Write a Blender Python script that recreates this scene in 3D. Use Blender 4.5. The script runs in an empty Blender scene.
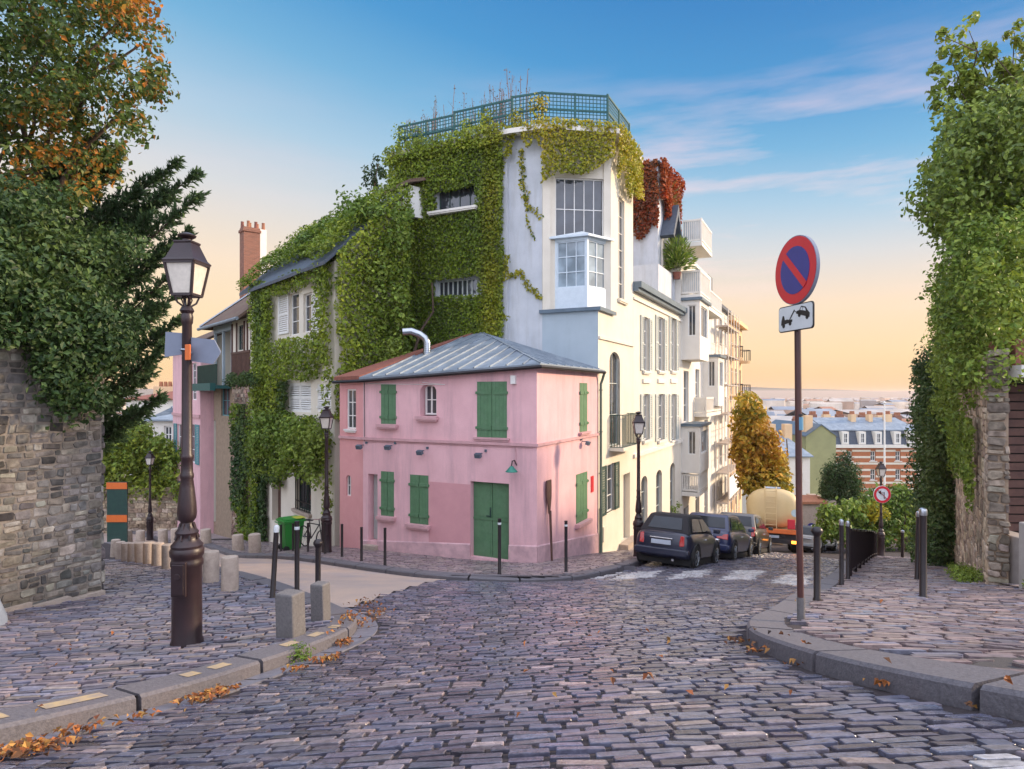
import bpy, math, random
import numpy as np
from mathutils import Vector, Matrix

SC = bpy.context.scene
COL = SC.collection
R = math.radians
rng = np.random.default_rng(7)
random.seed(7)

# ------------------------------------------------------------------ camera, sky, sun, exposure
FPX = 640.0; CX = 512.0; HY = 393.0
cam = bpy.data.cameras.new('camera'); cam.sensor_width = 36.0; cam.lens = 36.0*FPX/1024.0
cam.shift_y = (HY-384.5)/1024.0; cam.clip_start = 0.05; cam.clip_end = 20000
camo = bpy.data.objects.new('camera', cam); COL.objects.link(camo)
camo.location = (0, 0, 0); camo.rotation_euler = (R(90), 0, 0)
SC.camera = camo

SUN_EL, SUN_AZ = R(20), R(80)          # azimuth measured from +Y (view direction) towards +X
SC.view_settings.view_transform = 'Standard'; SC.view_settings.look = 'None'
SC.view_settings.exposure = 0.40; SC.view_settings.gamma = 1.0
SC.view_settings.use_curve_mapping = False
SC.render.engine = 'CYCLES'
SC.cycles.use_denoising = True
SC.cycles.max_bounces = 6; SC.cycles.diffuse_bounces = 3; SC.cycles.glossy_bounces = 3
SC.cycles.transmission_bounces = 4; SC.cycles.transparent_max_bounces = 6; SC.cycles.volume_bounces = 0

def lin(r, g, b):
    f = lambda c: c/12.92 if c <= 0.04045 else ((c+0.055)/1.055)**2.4
    return (f(r/255.0), f(g/255.0), f(b/255.0), 1.0)

def ramp(nt, stops, interp='LINEAR'):
    n = nt.nodes.new('ShaderNodeValToRGB'); cr = n.color_ramp; cr.interpolation = interp
    while len(cr.elements) > 1: cr.elements.remove(cr.elements[-1])
    cr.elements[0].position = stops[0][0]; cr.elements[0].color = stops[0][1]
    for p, c in stops[1:]:
        e = cr.elements.new(p); e.color = c
    return n

def build_world():
    w = bpy.data.worlds.new('World'); SC.world = w; w.use_nodes = True
    nt = w.node_tree; nt.nodes.clear(); L = nt.links.new
    out = nt.nodes.new('ShaderNodeOutputWorld'); bg = nt.nodes.new('ShaderNodeBackground')
    bg.inputs['Strength'].default_value = 0.12
    L(bg.outputs[0], out.inputs[0])
    sky = nt.nodes.new('ShaderNodeTexSky'); sky.sky_type = 'NISHITA'; sky.sun_disc = False
    sky.sun_elevation = SUN_EL; sky.sun_rotation = SUN_AZ; sky.air_density = 1.2; sky.dust_density = 2.0
    tc = nt.nodes.new('ShaderNodeTexCoord')
    sep = nt.nodes.new('ShaderNodeSeparateXYZ'); L(tc.outputs['Generated'], sep.inputs[0])
    def m(op, a, b=None, c=None, clamp=False):
        n = nt.nodes.new('ShaderNodeMath'); n.operation = op; n.use_clamp = clamp
        for i, v in enumerate((a, b, c)):
            if v is None: continue
            if isinstance(v, (int, float)): n.inputs[i].default_value = v
            else: L(v, n.inputs[i])
        return n.outputs[0]
    x, y, z = sep.outputs
    # dawn sky: deeper blue towards the right and up, paler to the left
    h = m('ADD', z, m('MULTIPLY', m('MULTIPLY', x, m('MAXIMUM', y, 0.0)), m('MULTIPLY', z, 0.55)))
    g = ramp(nt, [(0.0, lin(255, 208, 152)), (0.07, lin(255, 224, 178)), (0.15, lin(250, 226, 198)), (0.235, lin(216, 218, 220)),
                  (0.31, lin(172, 203, 225)), (0.39, lin(118, 178, 218)), (0.47, lin(76, 152, 208)), (0.56, lin(56, 132, 196)),
                  (1.0, lin(70, 135, 200))])
    L(h, g.inputs[0])
    gl = m('MULTIPLY', m('MULTIPLY_ADD', x, 1.0, 0.1, clamp=True), m('SUBTRACT', 1.0, m('MULTIPLY', z, 4.2, clamp=True), clamp=True))
    gm = nt.nodes.new('ShaderNodeMix'); gm.data_type = 'RGBA'; L(m('MULTIPLY', gl, 0.6), gm.inputs['Factor']); L(g.outputs[0], gm.inputs['A']); gm.inputs['B'].default_value = lin(255, 200, 158)
    # streaks of thin cloud
    mp = nt.nodes.new('ShaderNodeMapping'); mp.inputs['Scale'].default_value = (2.2, 2.2, 15.0)
    mp.inputs['Location'].default_value = (0.35, 0.2, 0.4); mp.inputs['Rotation'].default_value = (0.0, R(-4), 0)
    L(tc.outputs['Generated'], mp.inputs[0])
    nz = nt.nodes.new('ShaderNodeTexNoise'); nz.inputs['Scale'].default_value = 1.6; nz.inputs['Detail'].default_value = 6
    nz.inputs['Roughness'].default_value = 0.55
    L(mp.outputs[0], nz.inputs['Vector'])
    cl = ramp(nt, [(0.47, (0, 0, 0, 1)), (0.70, (1, 1, 1, 1))]); L(nz.outputs['Fac'], cl.inputs[0])
    band = ramp(nt, [(0.06, (0.15, 0.15, 0.15, 1)), (0.2, (1, 1, 1, 1)), (0.33, (0.9, 0.9, 0.9, 1)), (0.46, (0, 0, 0, 1))]); L(z, band.inputs[0])
    side = ramp(nt, [(0.40, (0.12, 0.12, 0.12, 1)), (0.62, (1, 1, 1, 1))]); L(m('MULTIPLY_ADD', x, 0.5, 0.5), side.inputs[0])
    cf = m('MULTIPLY', m('MULTIPLY', cl.outputs[0], band.outputs[0]), m('MULTIPLY', side.outputs[0], 0.85))
    cc = ramp(nt, [(0.0, lin(255, 228, 205)), (0.2, lin(255, 228, 222)), (0.36, lin(244, 216, 226))]); L(z, cc.inputs[0])
    mx = nt.nodes.new('ShaderNodeMix'); mx.data_type = 'RGBA'
    L(cf, mx.inputs['Factor']); L(gm.outputs['Result'], mx.inputs['A']); L(cc.outputs[0], mx.inputs['B'])
    # unseen sky behind the photographer and overhead, brightened as added fill light
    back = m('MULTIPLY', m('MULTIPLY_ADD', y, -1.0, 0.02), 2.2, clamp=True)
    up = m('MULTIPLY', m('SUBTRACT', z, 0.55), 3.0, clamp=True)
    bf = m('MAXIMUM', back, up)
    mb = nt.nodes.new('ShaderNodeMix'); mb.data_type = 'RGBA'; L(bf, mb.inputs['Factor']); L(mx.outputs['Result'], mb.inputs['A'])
    mb.inputs['B'].default_value = FILLSKY
    # scale so that strength 0.12 shows the gradient at its own value, with the physical sky mixed in
    sc1 = nt.nodes.new('ShaderNodeVectorMath'); sc1.operation = 'SCALE'; sc1.inputs['Scale'].default_value = 0.82/0.12
    L(mb.outputs['Result'], sc1.inputs[0])
    fin = nt.nodes.new('ShaderNodeMix'); fin.data_type = 'RGBA'; fin.inputs['Factor'].default_value = 0.08
    L(sc1.outputs[0], fin.inputs['A']); L(sky.outputs[0], fin.inputs['B'])
    L(fin.outputs['Result'], bg.inputs['Color'])
FILLSKY = (1.85, 1.93, 2.3, 1)
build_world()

sl = bpy.data.lights.new('sun', 'SUN'); sl.energy = 4.2; sl.angle = R(5); sl.color = (1.0, 0.76, 0.50)
so = bpy.data.objects.new('sun', sl); COL.objects.link(so)
sdir = Vector((math.sin(SUN_AZ)*math.cos(SUN_EL), math.cos(SUN_AZ)*math.cos(SUN_EL), math.sin(SUN_EL)))
so.rotation_euler = sdir.to_track_quat('Z', 'Y').to_euler(); so.location = (30, 10, 30)

# ------------------------------------------------------------------ tagging helpers
def tag(o, label=None, cat=None, group=None, kind=None):
    if label: o['label'] = label
    if cat: o['category'] = cat
    if group: o['group'] = group
    if kind: o['kind'] = kind
    return o

def thing(name, loc, label, cat, group=None, rz=0.0, pitch=0.0):
    o = bpy.data.objects.new(name, None); COL.objects.link(o)
    o.location = loc; o.rotation_euler = (0, pitch, rz); o.empty_display_size = 0.2
    return tag(o, label, cat, group)

def copy_tree(o, parent=None):
    c = o.copy(); COL.objects.link(c)
    if parent is not None: c.parent = parent
    for ch in list(o.children): copy_tree(ch, c)
    return c

# ------------------------------------------------------------------ materials
def new_mat(name):
    m = bpy.data.materials.new(name); m.use_nodes = True
    nt = m.node_tree; b = nt.nodes['Principled BSDF']
    return m, nt, b

def pm(name, c1, c2=None, scale=4.0, rough=0.8, bump=0.0, bscale=None, metallic=0.0, spec=0.4, wear=0.0, wearc=(0.1, 0.09, 0.08, 1), wscale=0.7,
       streak=False):
    """two-tone noise material with optional larger stains and bump"""
    m, nt, b = new_mat(name); L = nt.links.new
    c2 = c2 or tuple(min(1, v*0.82) for v in c1[:3])+(1,)
    tc = nt.nodes.new('ShaderNodeTexCoord')
    n1 = nt.nodes.new('ShaderNodeTexNoise'); n1.inputs['Scale'].default_value = scale; n1.inputs['Detail'].default_value = 6
    n1.inputs['Roughness'].default_value = 0.65
    L(tc.outputs['Object'], n1.inputs['Vector'])
    r1 = ramp(nt, [(0.32, c1), (0.68, c2)]); L(n1.outputs['Fac'], r1.inputs[0])
    colo = r1.outputs[0]
    if wear > 0:
        vec = tc.outputs['Object']
        if streak:
            mp = nt.nodes.new('ShaderNodeMapping'); mp.inputs['Scale'].default_value = (3.0, 3.0, 0.35); L(vec, mp.inputs[0]); vec = mp.outputs[0]
        n2 = nt.nodes.new('ShaderNodeTexNoise'); n2.inputs['Scale'].default_value = wscale; n2.inputs['Detail'].default_value = 7
        n2.inputs['Roughness'].default_value = 0.7; L(vec, n2.inputs['Vector'])
        r2 = ramp(nt, [(0.48, (0, 0, 0, 1)), (0.72, (wear, wear, wear, 1))]); L(n2.outputs['Fac'], r2.inputs[0])
        mx = nt.nodes.new('ShaderNodeMix'); mx.data_type = 'RGBA'; L(r2.outputs[0], mx.inputs['Factor']); L(colo, mx.inputs['A'])
        mx.inputs['B'].default_value = wearc; colo = mx.outputs['Result']
    L(colo, b.inputs['Base Color'])
    b.inputs['Roughness'].default_value = rough; b.inputs['Metallic'].default_value = metallic
    b.inputs['Specular IOR Level'].default_value = spec
    if bump > 0:
        n3 = nt.nodes.new('ShaderNodeTexNoise'); n3.inputs['Scale'].default_value = bscale or scale*4; n3.inputs['Detail'].default_value = 5
        L(tc.outputs['Object'], n3.inputs['Vector'])
        bp = nt.nodes.new('ShaderNodeBump'); bp.inputs['Strength'].default_value = bump; bp.inputs['Distance'].default_value = 0.02
        L(n3.outputs['Fac'], bp.inputs['Height']); L(bp.outputs[0], b.inputs['Normal'])
    return m

def tint_mat(name, rough=0.6, stain=0.0, sscale=0.9, stc=(0.25, 0.22, 0.2, 1), noise=0.35, nscale=18.0, bump=0.3, spec=0.4, transl=0.0, rvar=0.0, bscale=60.0):
    """base colour from the per-element 'tint' attribute, broken up by noise"""
    m, nt, b = new_mat(name); L = nt.links.new
    at = nt.nodes.new('ShaderNodeAttribute'); at.attribute_name = 'tint'
    tc = nt.nodes.new('ShaderNodeTexCoord')
    n1 = nt.nodes.new('ShaderNodeTexNoise'); n1.inputs['Scale'].default_value = nscale; n1.inputs['Detail'].default_value = 5
    L(tc.outputs['Object'], n1.inputs['Vector'])
    r1 = ramp(nt, [(0.3, (1-noise,)*3+(1,)), (0.7, (1+noise*0.4,)*3+(1,))]); L(n1.outputs['Fac'], r1.inputs[0])
    mx = nt.nodes.new('ShaderNodeMix'); mx.data_type = 'RGBA'; mx.blend_type = 'MULTIPLY'; mx.inputs['Factor'].default_value = 1.0
    L(at.outputs['Color'], mx.inputs['A']); L(r1.outputs[0], mx.inputs['B'])
    if stain > 0:
        ns = nt.nodes.new('ShaderNodeTexNoise'); ns.inputs['Scale'].default_value = sscale; ns.inputs['Detail'].default_value = 7; ns.inputs['Roughness'].default_value = 0.7
        L(tc.outputs['Object'], ns.inputs['Vector']); rs = ramp(nt, [(0.46, (0, 0, 0, 1)), (0.66, (stain,)*3+(1,))]); L(ns.outputs['Fac'], rs.inputs[0])
        m2 = nt.nodes.new('ShaderNodeMix'); m2.data_type = 'RGBA'; m2.blend_type = 'MULTIPLY'; L(rs.outputs[0], m2.inputs['Factor']); L(mx.outputs['Result'], m2.inputs['A']); m2.inputs['B'].default_value = stc; mx = m2
    L(mx.outputs['Result'], b.inputs['Base Color'])
    b.inputs['Roughness'].default_value = rough; b.inputs['Specular IOR Level'].default_value = spec
    if rvar > 0:
        mr = nt.nodes.new('ShaderNodeMapRange'); mr.inputs['To Min'].default_value = rough-rvar; mr.inputs['To Max'].default_value = rough+rvar
        n4 = nt.nodes.new('ShaderNodeTexNoise'); n4.inputs['Scale'].default_value = 3.0; L(tc.outputs['Object'], n4.inputs['Vector'])
        mr.inputs['From Min'].default_value = 0.3; mr.inputs['From Max'].default_value = 0.7
        L(n4.outputs['Fac'], mr.inputs['Value']); L(mr.outputs[0], b.inputs['Roughness'])
    if bump > 0:
        n3 = nt.nodes.new('ShaderNodeTexNoise'); n3.inputs['Scale'].default_value = bscale; n3.inputs['Detail'].default_value = 4
        L(tc.outputs['Object'], n3.inputs['Vector'])
        bp = nt.nodes.new('ShaderNodeBump'); bp.inputs['Strength'].default_value = bump; bp.inputs['Distance'].default_value = 0.01
        L(n3.outputs['Fac'], bp.inputs['Height']); L(bp.outputs[0], b.inputs['Normal'])
    if transl > 0:
        tr = nt.nodes.new('ShaderNodeBsdfTranslucent'); L(mx.outputs['Result'], tr.inputs['Color'])
        ms = nt.nodes.new('ShaderNodeMixShader'); ms.inputs[0].default_value = transl
        out = nt.nodes['Material Output']
        L(b.outputs[0], ms.inputs[1]); L(tr.outputs[0], ms.inputs[2]); L(ms.outputs[0], out.inputs['Surface'])
    return m

def plain(name, c, rough=0.5, metallic=0.0, spec=0.5, coat=0.0, noise=0.12):
    m = pm(name, c, tuple(v*(1-noise) for v in c[:3])+(1,), scale=9, rough=rough, metallic=metallic, spec=spec)
    if coat > 0: m.node_tree.nodes['Principled BSDF'].inputs['Coat Weight'].default_value = coat
    return m

def glow(name, c, strength):
    m, nt, b = new_mat(name); b.inputs['Base Color'].default_value = c
    b.inputs['Emission Color'].default_value = c; b.inputs['Emission Strength'].default_value = strength
    return m

M = {}
def init_mats():
    g = M
    g['pink'] = pm('pink_render', (0.78, 0.48, 0.505, 1), (0.69, 0.41, 0.435, 1), scale=1.3, rough=0.92, bump=0.25, bscale=22, wear=0.8, wearc=(0.50, 0.31, 0.34, 1), streak=True, wscale=0.8)
    g['salmon'] = pm('salmon_render', (0.72, 0.36, 0.36, 1), (0.66, 0.31, 0.31, 1), scale=2.2, rough=0.9, bump=0.12, bscale=30, wear=0.3, wearc=(0.6, 0.28, 0.28, 1), streak=True)
    g['salmon_patch'] = pm('salmon_patch', (0.64, 0.33, 0.35, 1), (0.57, 0.29, 0.31, 1), scale=2.0, rough=0.9, bump=0.1, bscale=30)
    g['pinkstone'] = pm('pink_sill', (0.62, 0.36, 0.38, 1), (0.5, 0.3, 0.31, 1), scale=6, rough=0.85)
    g['plinth'] = pm('pink_plinth', (0.70, 0.45, 0.47, 1), (0.50, 0.32, 0.34, 1), scale=3, rough=0.9, bump=0.1, wear=0.5, wearc=(0.42, 0.28, 0.29, 1), wscale=1.5)
    g['green'] = pm('green_paint', (0.10, 0.215, 0.11, 1), (0.08, 0.175, 0.09, 1), scale=5, rough=0.6, wear=0.5, wearc=(0.15, 0.25, 0.16, 1), wscale=3)
    g['dkgreen'] = pm('dark_green_paint', (0.025, 0.07, 0.055, 1), (0.02, 0.05, 0.045, 1), scale=5, rough=0.5)
    g['teal'] = pm('teal_paint', (0.018, 0.10, 0.095, 1), (0.014, 0.075, 0.075, 1), scale=5, rough=0.6)
    g['tealblue'] = pm('teal_shutter_paint', (0.12, 0.3, 0.32, 1), (0.09, 0.24, 0.27, 1), scale=5, rough=0.6)
    g['cream'] = pm('cream_render', (0.75, 0.69, 0.585, 1), (0.68, 0.62, 0.52, 1), scale=1.6, rough=0.9, bump=0.1, bscale=25, wear=0.35, wearc=(0.58, 0.53, 0.43, 1), streak=True)
    g['creamwhite'] = pm('white_render', (0.76, 0.725, 0.66, 1), (0.70, 0.66, 0.59, 1), scale=1.6, rough=0.9, bump=0.1, bscale=25, wear=0.3, wearc=(0.6, 0.56, 0.5, 1), streak=True)
    g['shadeblue'] = pm('shade_blue_grey', (0.40, 0.47, 0.52, 1), (0.36, 0.43, 0.48, 1), scale=1.4, rough=0.9, wear=0.3, wearc=(0.3, 0.35, 0.38, 1), streak=True)  # blue grey carries the low block wall's shade; loggia beam reuses it
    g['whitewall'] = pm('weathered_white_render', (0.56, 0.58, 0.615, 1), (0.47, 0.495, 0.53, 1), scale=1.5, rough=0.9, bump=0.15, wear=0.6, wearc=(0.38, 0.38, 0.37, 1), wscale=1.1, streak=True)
    g['white'] = pm('white_paint', (0.80, 0.79, 0.76, 1), (0.72, 0.71, 0.68, 1), scale=6, rough=0.55)
    g['greyshut'] = pm('pale_grey_shutter', (0.52, 0.55, 0.53, 1), (0.44, 0.48, 0.46, 1), scale=6, rough=0.6)
    g['bluewhite'] = pm('pale_blue_paint', (0.62, 0.70, 0.76, 1), (0.55, 0.63, 0.69, 1), scale=6, rough=0.5)
    g['ochre'] = pm('ochre_render', (0.75, 0.52, 0.30, 1), (0.68, 0.47, 0.28, 1), scale=1.2, rough=0.9, wear=0.3, wearc=(0.5, 0.36, 0.24, 1), streak=True)
    g['zinc'] = pm('zinc', (0.26, 0.31, 0.36, 1), (0.18, 0.22, 0.27, 1), scale=1.2, rough=0.55, metallic=0.3, wear=0.6, wearc=(0.42, 0.48, 0.54, 1), wscale=1.8)
    g['zincdark'] = pm('dark_zinc', (0.14, 0.19, 0.24, 1), (0.10, 0.14, 0.18, 1), scale=2, rough=0.45, metallic=0.4)
    g['tile'] = pm('red_tiles', (0.28, 0.10, 0.07, 1), (0.17, 0.07, 0.055, 1), scale=9, rough=0.85, bump=0.5, bscale=22)
    g['browntile'] = pm('brown_tiles', (0.16, 0.095, 0.07, 1), (0.10, 0.065, 0.05, 1), scale=7, rough=0.85, bump=0.6, bscale=14, wear=0.4, wearc=(0.18, 0.16, 0.10, 1), wscale=1.2)
    g['slate'] = pm('slate', (0.075, 0.095, 0.13, 1), (0.05, 0.065, 0.09, 1), scale=6, rough=0.6, bump=0.3)
    g['steel'] = pm('bright_steel', (0.46, 0.50, 0.54, 1), (0.36, 0.39, 0.43, 1), scale=7, rough=0.28, metallic=1.0)
    g['iron'] = pm('brown_iron', (0.028, 0.013, 0.016, 1), (0.016, 0.008, 0.010, 1), scale=7, rough=0.42, spec=0.5, bump=0.08, bscale=60)
    g['black'] = pm('black_metal', (0.014, 0.008, 0.010, 1), (0.008, 0.005, 0.007, 1), scale=7, rough=0.4, spec=0.5)
    g['poleb'] = pm('brown_pole', (0.10, 0.035, 0.03, 1), (0.035, 0.018, 0.018, 1), scale=1.3, rough=0.45)
    g['wood'] = pm('old_wood', (0.12, 0.06, 0.045, 1), (0.07, 0.035, 0.03, 1), scale=5, rough=0.7)
    g['darkroom'] = pm('dark_opening', (0.03, 0.027, 0.025, 1), (0.02, 0.018, 0.017, 1), scale=3, rough=0.9)
    g['granite'] = pm('granite', (0.17, 0.16, 0.16, 1), (0.105, 0.10, 0.102, 1), scale=45, rough=0.8, bump=0.3, bscale=90, wear=0.5, wearc=(0.11, 0.095, 0.085, 1), wscale=3)
    g['limestone'] = pm('limestone', (0.48, 0.39, 0.32, 1), (0.36, 0.29, 0.24, 1), scale=14, rough=0.85, bump=0.3, bscale=50, wear=0.5, wearc=(0.22, 0.18, 0.15, 1), wscale=3)
    g['kerb'] = pm('kerb_granite', (0.145, 0.136, 0.150, 1), (0.085, 0.079, 0.090, 1), scale=40, rough=0.62, bump=0.3, bscale=70, wear=0.6, wearc=(0.13, 0.11, 0.12, 1), wscale=2.0)
    g['mortar'] = pm('joint_grit', (0.055, 0.043, 0.047, 1), (0.030, 0.024, 0.027, 1), scale=30, rough=0.95, bump=0.6, bscale=90)
    g['wallmortar'] = pm('wall_mortar', (0.33, 0.28, 0.23, 1), (0.20, 0.17, 0.145, 1), scale=5, rough=0.95, bump=0.6, bscale=40, wear=0.6, wearc=(0.06, 0.055, 0.05, 1), wscale=0.9)
    g['warmmortar'] = pm('warm_mortar', (0.36, 0.27, 0.19, 1), (0.24, 0.18, 0.13, 1), scale=5, rough=0.95, bump=0.6, bscale=40)
    g['beige'] = pm('worn_beige_asphalt', (0.46, 0.335, 0.26, 1), (0.35, 0.275, 0.24, 1), scale=1.3, rough=0.75, bump=0.3, bscale=120, wear=0.7, wearc=(0.25, 0.245, 0.28, 1), wscale=0.45)
    g['asphalt'] = pm('dark_asphalt', (0.06, 0.055, 0.06, 1), (0.04, 0.038, 0.042, 1), scale=30, rough=0.85, bump=0.4, bscale=140)
    g['farpave'] = pm('far_pavement', (0.34, 0.28, 0.27, 1), (0.24, 0.20, 0.21, 1), scale=3, rough=0.7, bump=0.3, bscale=60)
    g['gutter'] = pm('gutter_stone', (0.20, 0.20, 0.24, 1), (0.12, 0.12, 0.15, 1), scale=10, rough=0.42, bump=0.25, bscale=50, wear=0.6, wearc=(0.09, 0.08, 0.085, 1), wscale=2)
    g['yellow'] = pm('worn_yellow_paint', (0.42, 0.31, 0.16, 1), (0.26, 0.215, 0.17, 1), scale=11, rough=0.7, wear=0.9, wearc=(0.26, 0.21, 0.19, 1), wscale=9)
    g['terrain'] = pm('terrain', (0.16, 0.14, 0.09, 1), (0.10, 0.11, 0.06, 1), scale=0.05, rough=0.95)
    g['hill'] = pm('hill', (0.06, 0.075, 0.06, 1), (0.09, 0.085, 0.07, 1), scale=0.004, rough=1.0)
    g['brick'] = brick_mat('red_brick', (0.26, 0.105, 0.065, 1), (0.18, 0.075, 0.05, 1), (0.30, 0.25, 0.21, 1), 6.5)
    g['glass'] = glass_mat('window_glass', (0.030, 0.036, 0.045, 1))
    g['curtain'] = glass_mat('curtained_glass', (0.20, 0.25, 0.29, 1))
    g['lampglass'] = plain('frosted_glass', (0.74, 0.68, 0.60, 1), rough=0.25, spec=0.6, noise=0.25)
    g['carglass'] = glass_mat('car_glass', (0.012, 0.016, 0.022, 1))
    g['rubber'] = plain('tyre_rubber', (0.014, 0.014, 0.015, 1), rough=0.8)
    g['chrome'] = plain('chrome', (0.7, 0.7, 0.72, 1), rough=0.15, metallic=1.0)
    g['taillight'] = plain('red_tail_lens', (0.42, 0.02, 0.018, 1), rough=0.15, coat=0.5)
    g['plate'] = plain('number_plate', (0.40, 0.44, 0.50, 1), rough=0.4)
    g['signred'] = plain('sign_red', (0.58, 0.012, 0.03, 1), rough=0.35)
    g['signblue'] = plain('sign_blue', (0.022, 0.03, 0.23, 1), rough=0.35)
    g['signback'] = plain('sign_back', (0.20, 0.23, 0.30, 1), rough=0.75)
    g['signwhite'] = plain('sign_white', (0.62, 0.66, 0.68, 1), rough=0.4)
    g['signblack'] = plain('sign_black', (0.012, 0.012, 0.014, 1), rough=0.5)
    g['orange'] = plain('orange_plastic', (0.72, 0.16, 0.03, 1), rough=0.5)
    g['bark'] = pm('bark', (0.11, 0.075, 0.055, 1), (0.06, 0.042, 0.033, 1), scale=8, rough=0.95, bump=0.8, bscale=25)
    g['leaf'] = tint_mat('leaves', rough=0.5, noise=0.15, nscale=3.0, bump=0.0, spec=0.35, transl=0.3)
    g['litter'] = tint_mat('dry_leaves', rough=0.7, noise=0.2, nscale=30, bump=0, transl=0.1)
    g['cobble'] = tint_mat('cobble_stone', rough=0.26, stain=0.5, sscale=0.5, stc=(0.5, 0.47, 0.5, 1), noise=0.4, nscale=24, bump=0.45, spec=0.75, rvar=0.12, bscale=55)
    g['pave'] = tint_mat('paving_sett', rough=0.40, stain=0.4, sscale=0.6, stc=(0.5, 0.48, 0.5, 1), noise=0.35, nscale=22, bump=0.4, spec=0.65, rvar=0.12, bscale=55)
    g['rubble'] = tint_mat('rubble_stone', rough=0.9, stain=0.85, sscale=0.8, noise=0.5, nscale=9, bump=0.9, spec=0.25, bscale=28)
    g['terracotta'] = pm('terracotta', (0.40, 0.17, 0.09, 1), (0.28, 0.12, 0.07, 1), scale=8, rough=0.85)
    g['carglass'].node_tree.nodes['Principled BSDF'].inputs['Specular IOR Level'].default_value = 0.35
    g['binGreen'] = plain('green_plastic', (0.02, 0.22, 0.03, 1), rough=0.45)

def brick_mat(name, c1, c2, mort, scale):
    m, nt, b = new_mat(name); L = nt.links.new
    tc = nt.nodes.new('ShaderNodeTexCoord')
    br = nt.nodes.new('ShaderNodeTexBrick'); br.inputs['Color1'].default_value = c1; br.inputs['Color2'].default_value = c2
    br.inputs['Mortar'].default_value = mort; br.inputs['Scale'].default_value = scale; br.inputs['Mortar Size'].default_value = 0.02
    br.inputs['Brick Width'].default_value = 1.4; br.inputs['Row Height'].default_value = 0.45
    sx = nt.nodes.new('ShaderNodeSeparateXYZ'); L(tc.outputs['Object'], sx.inputs[0])
    ad = nt.nodes.new('ShaderNodeMath'); ad.operation = 'ADD'; L(sx.outputs[0], ad.inputs[0]); L(sx.outputs[1], ad.inputs[1])
    cm = nt.nodes.new('ShaderNodeCombineXYZ'); L(ad.outputs[0], cm.inputs[0]); L(sx.outputs[2], cm.inputs[1])
    L(cm.outputs[0], br.inputs['Vector']); L(br.outputs['Color'], b.inputs['Base Color']); b.inputs['Roughness'].default_value = 0.9
    return m

def glass_mat(name, c):
    m, nt, b = new_mat(name); L = nt.links.new
    tc = nt.nodes.new('ShaderNodeTexCoord'); n = nt.nodes.new('ShaderNodeTexNoise'); n.inputs['Scale'].default_value = 1.7
    L(tc.outputs['Object'], n.inputs['Vector'])
    r = ramp(nt, [(0.35, c), (0.65, tuple(v*1.8 for v in c[:3])+(1,))]); L(n.outputs['Fac'], r.inputs[0]); L(r.outputs[0], b.inputs['Base Color'])
    b.inputs['Roughness'].default_value = 0.05; b.inputs['Specular IOR Level'].default_value = 0.9
    bp = nt.nodes.new('ShaderNodeBump'); bp.inputs['Strength'].default_value = 0.04; bp.inputs['Distance'].default_value = 0.05
    L(n.outputs['Fac'], bp.inputs['Height']); L(bp.outputs[0], b.inputs['Normal'])
    return m
init_mats()

# ------------------------------------------------------------------ mesh helpers
def fastmesh(name, V, loops, totals, mat, tint=None, smooth=False, parent=None):
    me = bpy.data.meshes.new(name)
    V = np.asarray(V, np.float32); loops = np.asarray(loops, np.int32); totals = np.asarray(totals, np.int32)
    me.vertices.add(len(V)); me.vertices.foreach_set('co', V.ravel())
    me.loops.add(len(loops)); me.loops.foreach_set('vertex_index', loops)
    me.polygons.add(len(totals))
    st = np.concatenate([[0], np.cumsum(totals)[:-1]]).astype(np.int32)
    me.polygons.foreach_set('loop_start', st); me.polygons.foreach_set('loop_total', totals)
    me.polygons.foreach_set('use_smooth', np.full(len(totals), bool(smooth)))
    me.update(calc_edges=True)
    if tint is not None:
        a = me.attributes.new('tint', 'FLOAT_COLOR', 'POINT')
        t = np.ones((len(V), 4), np.float32); t[:, :3] = tint; a.data.foreach_set('color', t.ravel())
    me.materials.append(mat)
    o = bpy.data.objects.new(name, me); COL.objects.link(o)
    if parent is not None: o.parent = parent
    return o

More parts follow.
